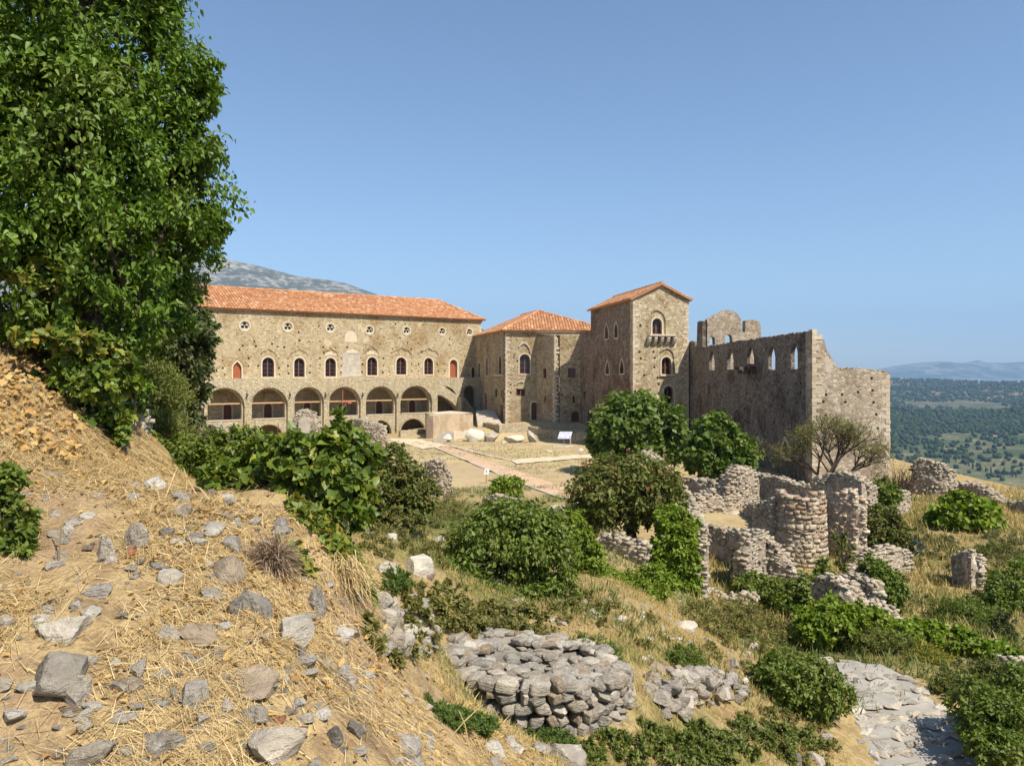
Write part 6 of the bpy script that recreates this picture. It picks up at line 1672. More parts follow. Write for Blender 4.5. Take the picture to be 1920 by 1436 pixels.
bl2 = [B(360, 150, 8.8, 38, 22, 40), B(385, 120, 8.8, 26, 12, 20), B(375, 205, 8.8, 30, 12, 20), B(375, 295, 8.8, 40, 20, 30), B(390, 395, 9, 30, 18, 25), B(405, 425, 9, 26, 8, 20), B(378, 445, 9, 40, 16, 30), B(350, 330, 9, 40, 26, 30), B(305, 60, 8.7, 34, 40, 40), B(295, 10, 8.7, 34, 40, 40), B(385, 170, 8.8, 22, 10, 20)]
foliage('spray', bl2, 8500, .062, G_IVYTREE, tree, 'ovate', 8, up=.3, droop=1.0, per=9, shell=(.1, 1.0), cs=.16)
mb = MB()
for i in range(70):
    q = bl[rng.integers(0, len(bl))]; e = Vector(q[0]) + Vector(rng.normal(0, .22, 3) * np.array(q[1])); s0_ = Vector((tb.x + rng.normal(0, .25), tb.y + .9, tb.z + rng.uniform(.5, 3.6)))
    mb.tube([s0_, s0_.lerp(e, .5) + Vector(rng.normal(0, .12, 3)), e], [.04, .022, .008], 5)
mb.tube([tb + Vector((0, .9, -.3)), tb + Vector((.1, 1.0, 1.6)), tb + Vector((-.1, .9, 4.5))], [.32, .26, .2], 10)
mb.build('trunk', M_BARK, tree, True)
fl = [B(50, 530, 7.5, 70, 50, 36), B(20, 480, 7.5, 50, 45, 30), B(110, 640, 7.3, 70, 26, 26), B(190, 670, 7.5, 50, 36, 26)]
yv = thing('yellowing_ivy', 'yellowing ivy and dead leaves at the foot of the big ivy-clad tree', 'ivy', tuple(hit(60, 640)))
foliage('foliage', fl, 1500, .075, G_YIVY, yv, 'ivy5', 9, floor='ground', shell=(.3, 1.0))
fl = [B(170, 730, 7.4, 80, 60, 34), B(212, 785, 7.6, 40, 45, 26), B(130, 690, 7.4, 60, 30, 25), B(150, 640, 7.7, 90, 50, 34), B(80, 600, 7.8, 70, 36, 30), B(200, 690, 7.7, 50, 60, 30)]
foliage('foliage', fl, 4400, .075, G_IVY, yv, 'ivy5', 10, floor='ground', shell=(.3, 1.0), droop=.9)

# shrubs behind it
plant('evergreen_shrub', 'tall dark small-leaved evergreen shrub hiding the left end of the arcade', 'shrub', P(350, 850, 15), [B(328, 640, 15, 56, 90, 50), B(348, 690, 15.4, 38, 80, 36), B(370, 625, 15.4, 28, 40, 28), B(312, 560, 15, 55, 60, 48), B(340, 770, 15.4, 32, 60, 32), B(290, 620, 14.6, 46, 80, 46)], 24000, .10, G_DARK, 'oval', 21, .12, 24, floor=None, cs=.10, lump=.4)
plant('broom_shrub', 'feathery olive-green broom shrub beside the old wall stump', 'shrub', P(295, 870, 11), [B(290, 760, 11, 48, 75, 45), B(310, 830, 10.6, 55, 48, 45), B(265, 730, 11, 35, 50, 35), B(325, 740, 11.4, 28, 45, 30)], 18000, .06, G_OLIVE, 'narrow', 22, .04, 20, up=.2, droop=-.7, cs=.13)
plant('leafy_shrub', 'fresh green leafy shrub between the broom and the ivy mound', 'shrub', P(390, 910, 9), [B(330, 870, 9.6, 60, 36, 40), B(400, 865, 9.2, 60, 45, 45), B(455, 856, 9.2, 58, 44, 45), B(490, 838, 9.2, 34, 26, 36), B(435, 826, 9.4, 30, 22, 34)], 14000, .065, G_MID, 'oval', 23, .03, 20)
plant('ivy_mound', 'glossy large-leaved ivy mound on the crest of the near slope', 'ivy', P(590, 955, 6.3), [B(600, 880, 6.3, 85, 66, 60), B(520, 880, 6.5, 75, 50, 50), B(640, 864, 6.3, 52, 46, 45), B(560, 854, 6.6, 60, 32, 45), B(655, 920, 6.1, 40, 50, 30), B(440, 905, 6.6, 60, 30, 35), B(650, 960, 6.0, 26, 40, 22)], 11000, .075, G_IVY, 'ivy5', 24, .02, 20, shell=(.4, 1.04), cs=.10)
mb = MB()
for (px, py, top, lean) in [(632, 835, 790, 3), (648, 830, 775, -4), (655, 840, 785, 6), (480, 825, 790, -2), (430, 830, 795, 3), (600, 830, 800, -3), (520, 815, 795, 2)]:
    a, b = P(px, py, 6.3), P(px + lean, top, 6.3); mb.tube([a, a.lerp(b, .6), b], [.006, .004, .002], 4)
ivm = [o for o in bpy.data.objects if o.get('label', '').startswith('glossy large-leaved')][0]
mb.build('shoots', M_BARK, ivm, kind='stuff')
foliage('shoot_leaves', [B(635, 800, 6.3, 8, 24, 8), B(650, 795, 6.3, 8, 26, 8), B(480, 805, 6.4, 8, 18, 8), B(430, 810, 6.4, 10, 16, 8), B(598, 812, 6.4, 8, 16, 8)], 170, .06, G_IVY, ivm, 'oval', 25, shell=(.0, 1), droop=-.1)
plant('red_tipped_shrub', 'green shrub with reddish tips right of the ivy mound', 'shrub', P(745, 965, 16), [B(735, 890, 16, 40, 48, 36), B(775, 920, 16, 36, 45, 34), B(710, 930, 15.4, 26, 40, 26), B(755, 960, 15.6, 40, 26, 30)], 15000, .085, G_PIST, 'oval', 26, .04, 18)
plant('glossy_bush', 'large dense glossy bush in the centre with a dark hollow under it', 'bush', P(965, 1135, 15.2), [B(960, 1015, 15.6, 105, 66, 80), B(900, 1050, 15.4, 60, 62, 55), B(1025, 1050, 15.4, 44, 72, 44), B(955, 975, 16, 64, 26, 50), B(1035, 1000, 15.8, 30, 42, 32), B(870, 1100, 14.6, 36, 46, 36), B(1040, 1115, 14.6, 34, 34, 30), B(905, 1115, 14.2, 40, 30, 30), B(1000, 1120, 14.2, 30, 22, 26)], 26000, .095, G_MID, 'oval', 27, .05, 24, droop=.8, lump=.36)
plant('yellow_shrub', 'yellow-green shrub against the right flank of the glossy bush', 'shrub', P(1085, 1060, 17), [B(1092, 1020, 17.4, 22, 34, 24), B(1108, 1055, 17, 24, 30, 24), B(1080, 985, 17.8, 14, 28, 16)], 4200, .09, G_BRIGHT, 'oval', 28, .03, 14)
plant('pistachio_tree', 'spreading tree with red berry clusters and a dark bent trunk', 'tree', hit(1182, 1020), [B(1170, 920, 22, 88, 52, 70), B(1120, 930, 21.6, 46, 48, 50), B(1225, 935, 22, 48, 46, 50), B(1170, 880, 22.4, 56, 32, 55), B(1100, 965, 21.6, 30, 32, 32), B(1230, 900, 22.4, 34, 30, 40)], 22000, .125, G_PIST, 'oval', 29, .20, 26, floor=None, fork=P(1178, 968, 22), lump=.36)
ptree = [o for o in bpy.data.objects if o.get('label', '').startswith('spreading tree with red')][0]
foliage('berry_clusters', [B(1170, 905, 21.8, 80, 48, 62), B(1200, 880, 21.8, 70, 32, 50)], 620, .05, M_BERRY, ptree, 'round', 30, per=14, shell=(.92, 1.08), cs=.035)[0]['kind'] = 'stuff'
plant('fig_tree', 'broad rounded fig tree in front of the tower', 'tree', P(1195, 888, 52), [B(1195, 800, 52, 62, 52, 60), B(1150, 815, 51.5, 38, 40, 42), B(1245, 805, 51.5, 36, 42, 42), B(1190, 765, 52, 42, 26, 44), B(1225, 845, 51, 45, 22, 40), B(1160, 840, 51, 34, 24, 36)], 20000, .33, G_FIG, 'broad', 31, .25, 22, floor=None, lump=.36)
plant('fig_tree', 'smaller pale-trunked fig tree in front of the dark hall wall', 'tree', P(1350, 905, 46), [B(1350, 835, 46, 48, 44, 46), B(1320, 850, 45.6, 32, 34, 36), B(1382, 845, 45.6, 28, 36, 34), B(1345, 805, 46, 30, 20, 32), B(1365, 870, 45.4, 30, 20, 32)], 15000, .31, G_FIG, 'broad', 32, .16, 20, floor=None, lump=.36)
plant('round_bush', 'small round glossy bush beside the notice sign', 'bush', hit(952, 930), [B(952, 914, 40, 30, 17, 26), B(940, 918, 40, 18, 12, 18)], 4500, .16, G_BRIGHT, 'oval', 33, .04, 10)
plant('ivy_pillar', 'bright yellow-green ivy cascading down the tall broken wall', 'ivy', P(1265, 1150, 20.4), [B(1264, 985, 20.6, 36, 30, 30), B(1264, 1025, 20.4, 36, 42, 30), B(1274, 1065, 20.4, 30, 52, 26), B(1276, 1112, 20.4, 25, 40, 22)], 20000, .10, G_BRIGHT, 'broad', 34, .05, 12, floor=None, droop=.8, lump=.36)
plant('bright_shrub', 'soft bright green shrub in front of the ivy pillar', 'shrub', P(1205, 1145, 17.5), [B(1195, 1112, 17.6, 44, 32, 38), B(1150, 1108, 17.8, 38, 28, 34), B(1228, 1095, 17.8, 26, 34, 26), B(1120, 1095, 17.4, 26, 24, 24)], 20000, .08, G_BRIGHT, 'oval', 35, .04, 18)
plant('shrub', 'green shrub clinging to the right end of the tall shaded wall', 'shrub', P(1660, 955, 31), [B(1660, 925, 31, 22, 22, 20), B(1655, 945, 31, 18, 14, 18)], 4200, .14, G_MID, 'oval', 36, .04, 8, floor=None)
plant('shrub', 'wide grey-green shrub below the grey wall end', 'shrub', P(1650, 1035, 29), [B(1655, 990, 29, 36, 34, 32), B(1640, 1010, 28.8, 28, 24, 26), B(1680, 1005, 29, 20, 22, 22)], 8500, .13, G_PIST, 'oval', 37, .04, 12)
plant('shrub', 'dark glossy shrub growing against the squared wall block', 'shrub', P(1655, 1148, 21.6), [B(1640, 1072, 22, 24, 24, 24), B(1665, 1105, 21.8, 28, 36, 28), B(1650, 1090, 21.6, 22, 26, 22)], 9500, .11, G_MID, 'oval', 38, .04, 12)
plant('fig_shrub', 'broad light green fig shrub before the valley walls', 'shrub', P(1812, 1000, 36), [B(1808, 968, 34, 46, 30, 40), B(1775, 975, 34, 26, 24, 26), B(1846, 978, 34, 24, 26, 26), B(1808, 944, 34, 28, 15, 28)], 11000, .24, G_BRIGHT, 'broad', 39, .06, 14)
plant('thicket', 'green thicket spreading below the ruined turret', 'shrub', P(1470, 1140, 22.5), [B(1420, 1105, 23, 40, 24, 32), B(1470, 1115, 22.6, 46, 22, 34), B(1520, 1110, 22.4, 36, 30, 30), B(1545, 1075, 23.4, 14, 22, 14)], 14000, .11, G_MID, 'oval', 40, .03, 14)
plant('bare_sapling', 'thin half-bare sapling right of the turret', 'shrub', P(1585, 1085, 24.5), [B(1585, 1030, 24.5, 20, 34, 18), B(1575, 1010, 24.5, 12, 14, 12)], 900, .10, G_PIST, 'oval', 41, .035, 16, shell=(.3, 1.05))
plant('ivy_hedge', 'bright vine mound at the head of the trailing hedge', 'ivy', P(1560, 1205, 18), [B(1555, 1165, 18.2, 55, 34, 40), B(1610, 1170, 18.4, 45, 28, 36), B(1530, 1180, 18, 30, 24, 28)], 14000, .10, G_BRIGHT, 'broad', 42, .03, 14)
plant('trailing_vine', 'long trailing vine draped over the low retaining wall', 'ivy', P(1760, 1215, 18.5), [B(1660, 1180, 18.8, 50, 20, 30), B(1720, 1185, 18.8, 46, 18, 28), B(1780, 1198, 18.6, 46, 16, 26), B(1840, 1216, 17.8, 42, 14, 24), B(1895, 1232, 17, 40, 13, 22)], 15000, .10, G_BRIGHT, 'broad', 43, .02, 14, floor=None)
plant('olive_shrub', 'dull olive shrub under the vine mound', 'shrub', P(1650, 1215, 17.8), [B(1625, 1195, 17.8, 45, 20, 28), B(1680, 1205, 17.8, 30, 14, 22)], 7000, .08, G_OLIVE, 'narrow', 44, .02, 10, droop=-.4)
plant('shrub', 'round leafy bush left of the stepped path', 'bush', hit(1505, 1335), [B(1500, 1285, 14, 62, 46, 46), B(1450, 1270, 14.2, 34, 34, 32), B(1550, 1300, 13.8, 40, 36, 34), B(1490, 1250, 14.4, 44, 28, 36)], 17000, .075, G_MID, 'oval', 45, .03, 18)
plant('shrub', 'dark leafy bush at the lower right corner beside the path', 'bush', hit(1890, 1420), [B(1880, 1360, 12.8, 62, 60, 46), B(1835, 1320, 13.6, 44, 44, 38), B(1925, 1310, 13.6, 50, 60, 42), B(1890, 1420, 12.2, 56, 40, 40), B(1850, 1400, 12.4, 32, 30, 30)], 22000, .075, G_MID, 'oval', 46, .03, 18)
plant('shrub', 'grey-green scrub between the path and the retaining wall', 'shrub', hit(1830, 1285), [B(1820, 1272, 16, 46, 26, 32), B(1870, 1270, 15.6, 40, 30, 30), B(1780, 1292, 15.6, 26, 18, 22)], 11000, .08, G_PIST, 'narrow', 47, .02, 12)
plant('yellow_broom', 'small yellow-green broom tuft right of the path top', 'shrub', hit(1740, 1262), [B(1738, 1240, 17.4, 38, 22, 28)], 5200, .075, mat_leaf('yellow_broom', [(0.22, 0.22, 0.03), (0.28, 0.26, 0.04), (0.17, 0.18, 0.03)], .6, .3), 'narrow', 48, .015, 14, droop=-.9, up=.1)
plant('shrub', 'leafy saplings on the right slope above the vine', 'shrub', P(1795, 1190, 21.5), [B(1790, 1150, 21.6, 40, 26, 30), B(1835, 1165, 21.4, 40, 24, 30), B(1760, 1170, 21, 22, 16, 20)], 8000, .10, G_MID, 'narrow', 49, .025, 14, droop=-.3)
plant('shrub', 'large shrub mass cut by the right edge on the slope', 'shrub', P(1905, 1170, 23), [B(1905, 1110, 23, 46, 40, 40), B(1870, 1130, 22.6, 34, 26, 28), B(1945, 1080, 23.4, 40, 36, 36)], 12000, .11, G_MID, 'oval', 50, .04, 14)
plant('shrub', 'grey bush behind the lone upright slab of wall', 'shrub', P(1870, 1060, 29), [B(1865, 1035, 29, 36, 16, 28), B(1905, 1045, 29, 36, 20, 28), B(1790, 1040, 30, 26, 12, 22)], 7000, .10, G_PIST, 'narrow', 51, .02, 10, droop=-.4)
plant('juniper', 'small blue-grey juniper on the slope under the wide shrub', 'shrub', P(1716, 1045, 29), [B(1716, 1026, 29, 11, 18, 11)], 1800, .09, mat_leaf('blue_grey', [(0.06, 0.09, 0.075), (0.09, 0.12, 0.095)], .6, .15), 'narrow', 52, .03, 8, droop=-.6)
# small dark conifer at the right
cb = P(1878, 1205, 20)
con = thing('small_conifer', 'small dark conifer standing beyond the trailing vine', 'tree', tuple(cb))
cbl = [B(1880 + 10 * math.sin(i * 2.2), 1150 + i * 9, 20, 8 + i * 3.2, 7, 8 + i * 3) for i in range(6)]
foliage('crown', cbl, 4200, .075, G_DARK, con, 'narrow', 53, droop=.2, up=.2)
mb = MB(); mb.tube([cb - Vector((0, 0, .2)), P(1880, 1150, 20)], [.05, .015], 6); mb.build('trunk', M_BARK, con)
plant('feathery_weed', 'feathery green fennel clump behind the stone drum', 'weed', hit(1110, 1250), [WB(1108, 1246, 46, 30), WB(1070, 1240, 26, 22), WB(1145, 1250, 24, 20)], 11000, .055, G_FERN, 'narrow', 54, .01, 16, droop=-.8, up=.1)
plant('weed', 'blue-green leafy weed above the rubble pile', 'weed', hit(1285, 1255), [WB(1285, 1250, 28, 24), WB(1265, 1248, 16, 16)], 4600, .06, G_MID, 'narrow', 55, .01, 10, droop=-.5)
plant('weed', 'green weeds at the left foot of the stone drum', 'weed', hit(880, 1372), [WB(860, 1362, 30, 16), WB(895, 1370, 34, 16), WB(830, 1350, 24, 14)], 5200, .045, G_FERN, 'narrow', 56, .006, 12, droop=-.8)
plant('weed', 'green weeds at the front foot of the stone drum', 'weed', hit(1015, 1390), [WB(1000, 1385, 28, 13), WB(1040, 1392, 30, 14), WB(1060, 1398, 22, 12)], 4200, .045, G_FERN, 'narrow', 57, .006, 12, droop=-.8)
plant('weed_patch', 'low tangled green weeds along the bottom right of the drum', 'weed', hit(1250, 1420), [WB(x, y, 26, 17) for x, y in [(1110, 1420), (1150, 1395), (1190, 1410), (1225, 1385), (1240, 1425), (1275, 1400), (1310, 1380), (1320, 1420), (1355, 1395), (1390, 1375), (1395, 1415), (1430, 1395), (1460, 1380), (1470, 1418), (1100, 1440), (1180, 1438), (1350, 1436), (1290, 1440), (1505, 1395)]], 20000, .055, G_WEEDGREEN, 'oval', 58, .006, 20, droop=-.2)
plant('weed_patch', 'mixed green growth between the ledge and the drum', 'weed', hit(900, 1180), [WB(x, y, 24, 18) for x, y in [(820, 1150), (845, 1175), (870, 1150), (890, 1185), (915, 1165), (940, 1190), (965, 1180), (985, 1195), (800, 1120), (850, 1125), (1010, 1190), (775, 1165), (760, 1215), (800, 1195)]], 12000, .06, G_WEED, 'oval', 59, .008, 16, droop=-.2)
plant('trailing_ivy', 'ivy trailing down the bank below the dry spiky tuft', 'ivy', hit(640, 1110), [B(610, 1060, 5.8, 70, 40, 22), B(650, 1110, 5.8, 32, 60, 20), B(670, 1160, 6.0, 22, 50, 16), B(560, 1080, 5.4, 40, 30, 18), B(600, 1030, 5.9, 50, 22, 20)], 2600, .065, G_YIVY, 'ivy5', 60, .006, 14, shell=(.3, 1.05))
plant('trailing_ivy', 'dark green ivy strip down the edge of the bank', 'ivy', hit(670, 1180), [B(668, 1140, 6.1, 20, 55, 14), B(680, 1185, 6.2, 18, 34, 14), B(655, 1080, 6.2, 22, 30, 16)], 1500, .06, G_IVY, 'ivy5', 61, .006, 8, shell=(.3, 1.05))
plant('ledge_weed', 'small bright green tuft under the rocky ledge', 'weed', hit(745, 1100), [WB(742, 1102, 20, 14), WB(760, 1096, 14, 12)], 1800, .05, G_FERN, 'narrow', 62, .006, 8, droop=-.8)
plant('leafy_shrub', 'light green leafy shrub cut by the left edge near the camera', 'shrub', hit(10, 1060), [B(10, 990, 4.9, 52, 50, 34), B(35, 1040, 4.8, 36, 24, 24), B(0, 900, 5.3, 26, 44, 22), B(-30, 960, 5, 50, 90, 36)], 3600, .062, G_MID, 'oval', 63, .012, 16)
plant('seedling', 'tiny green seedling by the dark layered slab', 'weed', hit(132, 1222), [B(131, 1208, 4, 12, 12, 9)], 90, .035, G_IVY, 'oval', 64, .004, 5)
plant('thicket', 'scrubby green growth filling the dip behind the near slope', 'shrub', P(720, 990, 14), [WB(x, y, 26, 26) for x, y in [(700, 985), (725, 1000), (750, 985), (780, 1000), (800, 975), (830, 990), (860, 975), (690, 965), (770, 965), (845, 960)]], 14000, .075, G_WEED, 'narrow', 65, .02, 16, droop=-.5)
plant('green_mound', 'low weeds along the foot of the tall broken wall', 'weed', P(1370, 1190, 19.8), [WB(x, y, 30, 26) for x, y in [(1340, 1190), (1370, 1180), (1400, 1195), (1430, 1180), (1460, 1200), (1310, 1165), (1480, 1215), (1395, 1165), (1345, 1160), (1440, 1225)]], 13000, .085, G_WEED, 'narrow', 66, .02, 14, droop=-.4)

plant('weed_patch', 'scattered green sprouts on the bare bank behind the drum', 'weed', hit(1180, 1170), [WB(x, y, 13, 10) for x, y in [(1060, 1165), (1085, 1150), (1130, 1175), (1190, 1185), (1220, 1165), (1245, 1200), (1150, 1140), (1340, 1235), (1370, 1215), (1205, 1215), (1030, 1205), (1400, 1255), (1325, 1215)]], 5200, .055, G_WEED, 'narrow', 67, .005, 10, droop=-.5)
plant('weed_patch', 'straggling green weeds on the steep bank left of the drum', 'weed', hit(790, 1260), [WB(x, y, 14, 11) for x, y in [(700, 1215), (730, 1235), (760, 1175), (790, 1225), (810, 1180), (720, 1130), (690, 1175), (770, 1130), (745, 1255)]], 4200, .05, G_WEED, 'oval', 68, .005, 10, droop=-.3)
plant('weed_patch', 'low weeds along the near left edge of the stepped path', 'weed', hit(1540, 1400), [WB(x, y, 16, 11) for x, y in [(1545, 1355), (1530, 1375), (1555, 1400), (1520, 1415), (1500, 1430), (1480, 1350), (1440, 1345), (1400, 1350), (1540, 1432)]], 5200, .05, G_WEED, 'oval', 69, .005, 10, droop=-.3)
plant('scrub_patch', 'low grey-green scrub dotted over the dry slope right of the ruins', 'shrub', hit(1790, 1060), [WB(x, y, r, r * .55) for x, y, r in [(1720, 1060, 18), (1755, 1045, 22), (1790, 1070, 16), (1760, 1095, 20), (1850, 1085, 22), (1880, 1060, 24), (1905, 1020, 22), (1700, 1120, 18), (1735, 1135, 22), (1860, 1010, 20), (1720, 1000, 16), (1745, 1020, 18), (1900, 1120, 20), (1780, 1020, 20), (1690, 1095, 14), (1830, 1125, 18)]], 17000, .085, mat_leaf('scrub_leaf', [(0.13, 0.14, 0.05), (0.19, 0.185, 0.07), (0.10, 0.115, 0.04), (0.25, 0.21, 0.09)], .6, .3), 'narrow', 70, .01, 20, droop=-.6)
plant('weed_patch', 'rank green weeds on the slope between the ivy mound and the glossy bush', 'weed', hit(760, 1010), [WB(x, y, 15, 13) for x, y in [(700, 1010), (725, 1025), (755, 1015), (790, 1020), (815, 1030), (840, 1045), (800, 1045), (765, 1035), (690, 1030), (850, 1015), (825, 1060), (720, 1045)]], 7500, .055, G_WEED, 'narrow', 71, .006, 12, droop=-.6)
plant('weed_patch', 'ragged skirt of weeds and seedlings under the glossy bush', 'weed', hit(960, 1150), [WB(x, y, 17, 13) for x, y in [(850, 1135), (880, 1150), (910, 1145), (945, 1155), (980, 1150), (1010, 1155), (1045, 1145), (1075, 1135), (1095, 1120), (1125, 1150), (835, 1110)]], 7500, .06, G_WEED, 'oval', 72, .006, 12, droop=-.2)
# sparse tree by the hall corner
def bare_tree():
    base = P(1560, 925, 42)
    base.z = hz1(base.x, base.y)
    t = thing('almond_tree', 'half-bare almond tree with thin twigs at the corner of the ruined hall', 'tree', tuple(base))
    mb = MB(); tips = []
    rr = random.Random(13)
    def grow(p, d, L, r, k):
        q = p + d * L
        mb.bar(p, q, r, r * .66, 5 if k > 2 else 4)
        if k <= 1: tips.append(q)
        if k == 0: return
        for i in range(3 if k > 2 else 2 + (rr.random() < .6)):
            nd_ = (d + Vector((rr.gauss(0, .52), rr.gauss(0, .52), rr.gauss(.06, .30)))).normalized()
            grow(q, nd_, L * rr.uniform(.62, .86), r * .62, k - 1)
    for d, L in [((.05, 0, 1), 1.5), ((-.55, .1, .8), 1.3), ((.55, -.1, .75), 1.15), ((.2, .3, .9), 1.4), ((-.2, -.2, 1), 1.25)]:
        grow(base + Vector((0, 0, .1)), Vector(d).normalized(), L, .11, 5)
    grow(base + Vector((.4, 0, .2)), Vector((.9, 0, .35)).normalized(), .8, .06, 4)
    mb.build('trunk', M_BARK, t)
    rng = np.random.default_rng(3)
    tp = np.array([p[:] for p in tips]); tp = tp[tp[:, 2] > base.z + 1.0]
    ki = rng.integers(0, len(tp), 9500)
    C = tp[ki] + rng.normal(0, .15, (9500, 3))
    keep = fbm(C[:, 0] * .9, C[:, 1] * .9, C[:, 2] * .9, 2) > -.18
    C = C[keep]; n = len(C)
    obj('crown', leaf_mesh('crown', C, rng.normal(0, 1, (n, 3)) + np.array([0, -.3, .6]), rng.normal(0, 1, (n, 3)) + np.array([0, 0, .4]), .13 * (1 + .3 * rng.uniform(-1, 1, n)), 'narrow'), G_ALM, t)
bare_tree()
# thorny bare scrub right of it
mb = MB(); rr = random.Random(77)
sb = P(1700, 900, 41)
scr = thing('bare_scrub', 'tangle of bare grey twigs beside the free-standing valley wall', 'shrub', (sb.x, sb.y, hz1(sb.x, sb.y)))
for i in range(150):
    a = P(rr.uniform(1672, 1712), rr.uniform(905, 950), 41 + rr.uniform(-.6, .6)); b = a + Vector((rr.gauss(0, .6), rr.gauss(0, .4), rr.uniform(.2, 1.3)))
    m_ = a.lerp(b, .5) + Vector((rr.gauss(0, .12), 0, rr.gauss(0, .12)))
    mb.tube([a, m_, b], [.022, .016, .006], 4)
mb.build('twigs', M_BARK, scr)

# dry spiky tuft
def blades(name, base, direc, length, width, mat, parent=None, curve=.3, seg=3, kind='stuff', seed=0):
    rng = np.random.default_rng(seed)
    n = len(base); d = unit(direc)
    side = unit(np.cross(d, np.array([0, 0, 1.0]) + rng.normal(0, .3, (n, 3))))
    rows = []
    for k in range(seg + 1):
        t = k / seg
        p = base + d * (length[:, None] * t) + np.array([0, 0, -1.0]) * (curve * length[:, None] * t * t)
        w = width[:, None] * (1 - .75 * t)
        rows += [p - side * w, p + side * w]
    V = np.stack(rows, 1)
    f = np.array([(2 * k, 2 * k + 1, 2 * k + 3, 2 * k + 2) for k in range(seg)])
    Fc = (f[None] + (np.arange(n) * 2 * (seg + 1))[:, None, None]).reshape(-1, 4)
    o = obj(name, np_mesh(name, V.reshape(-1, 3), Fc), mat, parent)
    if kind: o['kind'] = kind
    return o
rng = np.random.default_rng(91)
tc = hit(505, 1062) + Vector((0, .05, .04))
tuft = thing('dry_tuft', 'spiky dead grey-brown tuft among the rocks of the near slope', 'grass tuft', tuple(tc))
n = 1500
d = rng.normal(0, 1, (n, 3)) * np.array([1, .7, .55]) + np.array([.25, -.35, .35])
blades('blade', np.array(tc) + rng.normal(0, .035, (n, 3)), d, rng.uniform(.10, .25, n), rng.uniform(.0022, .0042, n), mat_leaf('dead_blade', [(0.24, 0.15, 0.09), (0.36, 0.25, 0.155), (0.46, 0.38, 0.29), (0.19, 0.11, 0.065)], .7, .1), tuft, .15, 2, 'stuff', 5)
tc2 = hit(650, 1085)
n = 500
d = rng.normal(0, 1, (n, 3)) * np.array([.6, .5, .4]) + np.array([.5, -.4, -.25])
tuft2 = thing('dry_tuft', 'pale dead stalks hanging over the bank edge above the ivy strip', 'grass tuft', tuple(tc2))
blades('blade', np.array(tc2) + rng.normal(0, .06, (n, 3)) + np.array([0, 0, .06]), d, rng.uniform(.10, .26, n), rng.uniform(.002, .004, n), M_STRAW, tuft2, .3, 2, 'stuff', 6)

# straw carpet of the near slope
def scatter(n, x0, x1, y0, y1, rng, fn=None):
    x, y = rng.uniform(x0, x1, n), rng.uniform(y0, y1, n)
    keep = np.abs(x / np.maximum(y, .1)) < .80
    if fn is not None: keep &= fn(x, y, rng.random(n))
    x, y = x[keep], y[keep]
    return np.stack([x, y, hz(x, y)], -1)
rng = np.random.default_rng(12)
def near_mask(x, y, u):
    edge = smooth01((2.1 + .02 * y - x - np.maximum(0, y - 5) * .62) / 1.0)
    bare = smooth01((fbm(x * 1.3, y * 1.3, 6.1, 3) + .18) / .3)
    return u < edge * (.10 + .90 * bare)
Pn = scatter(150000, -6.5, 2.6, 2.1, 8.8, rng, near_mask)
n = len(Pn)
ang = rng.uniform(0, 2 * np.pi, n) + 1.4 * fbm(Pn[:, 0] * 1.6, Pn[:, 1] * 1.6, 2, 2)
lift = np.abs(rng.normal(0, .22, n)) + .03
d = np.stack([np.cos(ang), np.sin(ang), lift], -1)
gx = (hz(Pn[:, 0] + .1, Pn[:, 1]) - Pn[:, 2]) / .1; gy = (hz(Pn[:, 0], Pn[:, 1] + .1) - Pn[:, 2]) / .1
d[:, 2] += d[:, 0] * np.clip(gx, -.7, .7) + d[:, 1] * np.clip(gy, -.7, .7)
st = blades('straw', Pn + np.array([0, 0, .012]), d, rng.uniform(.05, .20, n), rng.uniform(.0011, .0026, n), M_STRAW, None, .12, 2, 'stuff', 3)
tag(st, 'matted yellow straw covering the near slope', 'straw')
# rooted dry tufts
def tufts():
    rg2 = np.random.default_rng(77)
    C0_ = scatter(1700, -6.0, 2.2, 2.4, 8.6, rg2, near_mask)
    k_ = 34; n_ = len(C0_) * k_
    b_ = np.repeat(C0_, k_, 0) + rg2.normal(0, .018, (n_, 3)) * np.array([1, 1, .2])
    d_ = rg2.normal(0, .55, (n_, 3)); d_[:, 2] = np.abs(d_[:, 2]) + .45
    o_ = blades('dry_grass', b_, d_, np.repeat(rg2.uniform(.05, .15, len(C0_)), k_) * rg2.uniform(.5, 1.2, n_), rg2.uniform(.0008, .0018, n_), M_STRAW, None, .45, 3, 'stuff', 8)
    tag(o_, 'small upright tufts of dry grass rooted in the near slope', 'grass')
tufts()
# leaf litter
Pn = scatter(22000, -6.5, 2.4, 2.2, 9.0, rng, lambda x, y, u: u < near_mask(x, y, u * .9) * smooth01((fbm(x * .9, y * .9, 3.1, 3) + .12) / .4))
n = len(Pn)
lt = obj('leaf_litter', leaf_mesh('leaf_litter', Pn + np.array([0, 0, .02]), rng.normal(0, .45, (n, 3)) + np.array([0, 0, 1.0]), rng.normal(0, 1, (n, 3)), rng.uniform(.02, .062, n), 'ovate'), M_DRYLEAF, None, 'stuff')
tag(lt, 'fallen ochre leaves scattered over the near slope', 'leaf litter')
Pn = scatter(14000, -8, -2.4, 5.6, 9.2, rng, lambda x, y, u: (u < .5) & (x / y < -.555) & (y > 6.3))
n = len(Pn)
lt2 = obj('dead_leaves', leaf_mesh('dead_leaves', Pn + np.array([0, 0, .02]) + np.abs(rng.normal(0, .03, (n, 1))) * np.array([0, 0, 1]), rng.normal(0, .6, (n, 3)) + np.array([.3, -.5, 1.0]), rng.normal(0, 1, (n, 3)), rng.uniform(.03, .075, n), 'ivy5'), M_DRYLEAF, None, 'stuff')
tag(lt2, 'bank of dead brown leaves under the big ivy-clad tree', 'leaf litter')
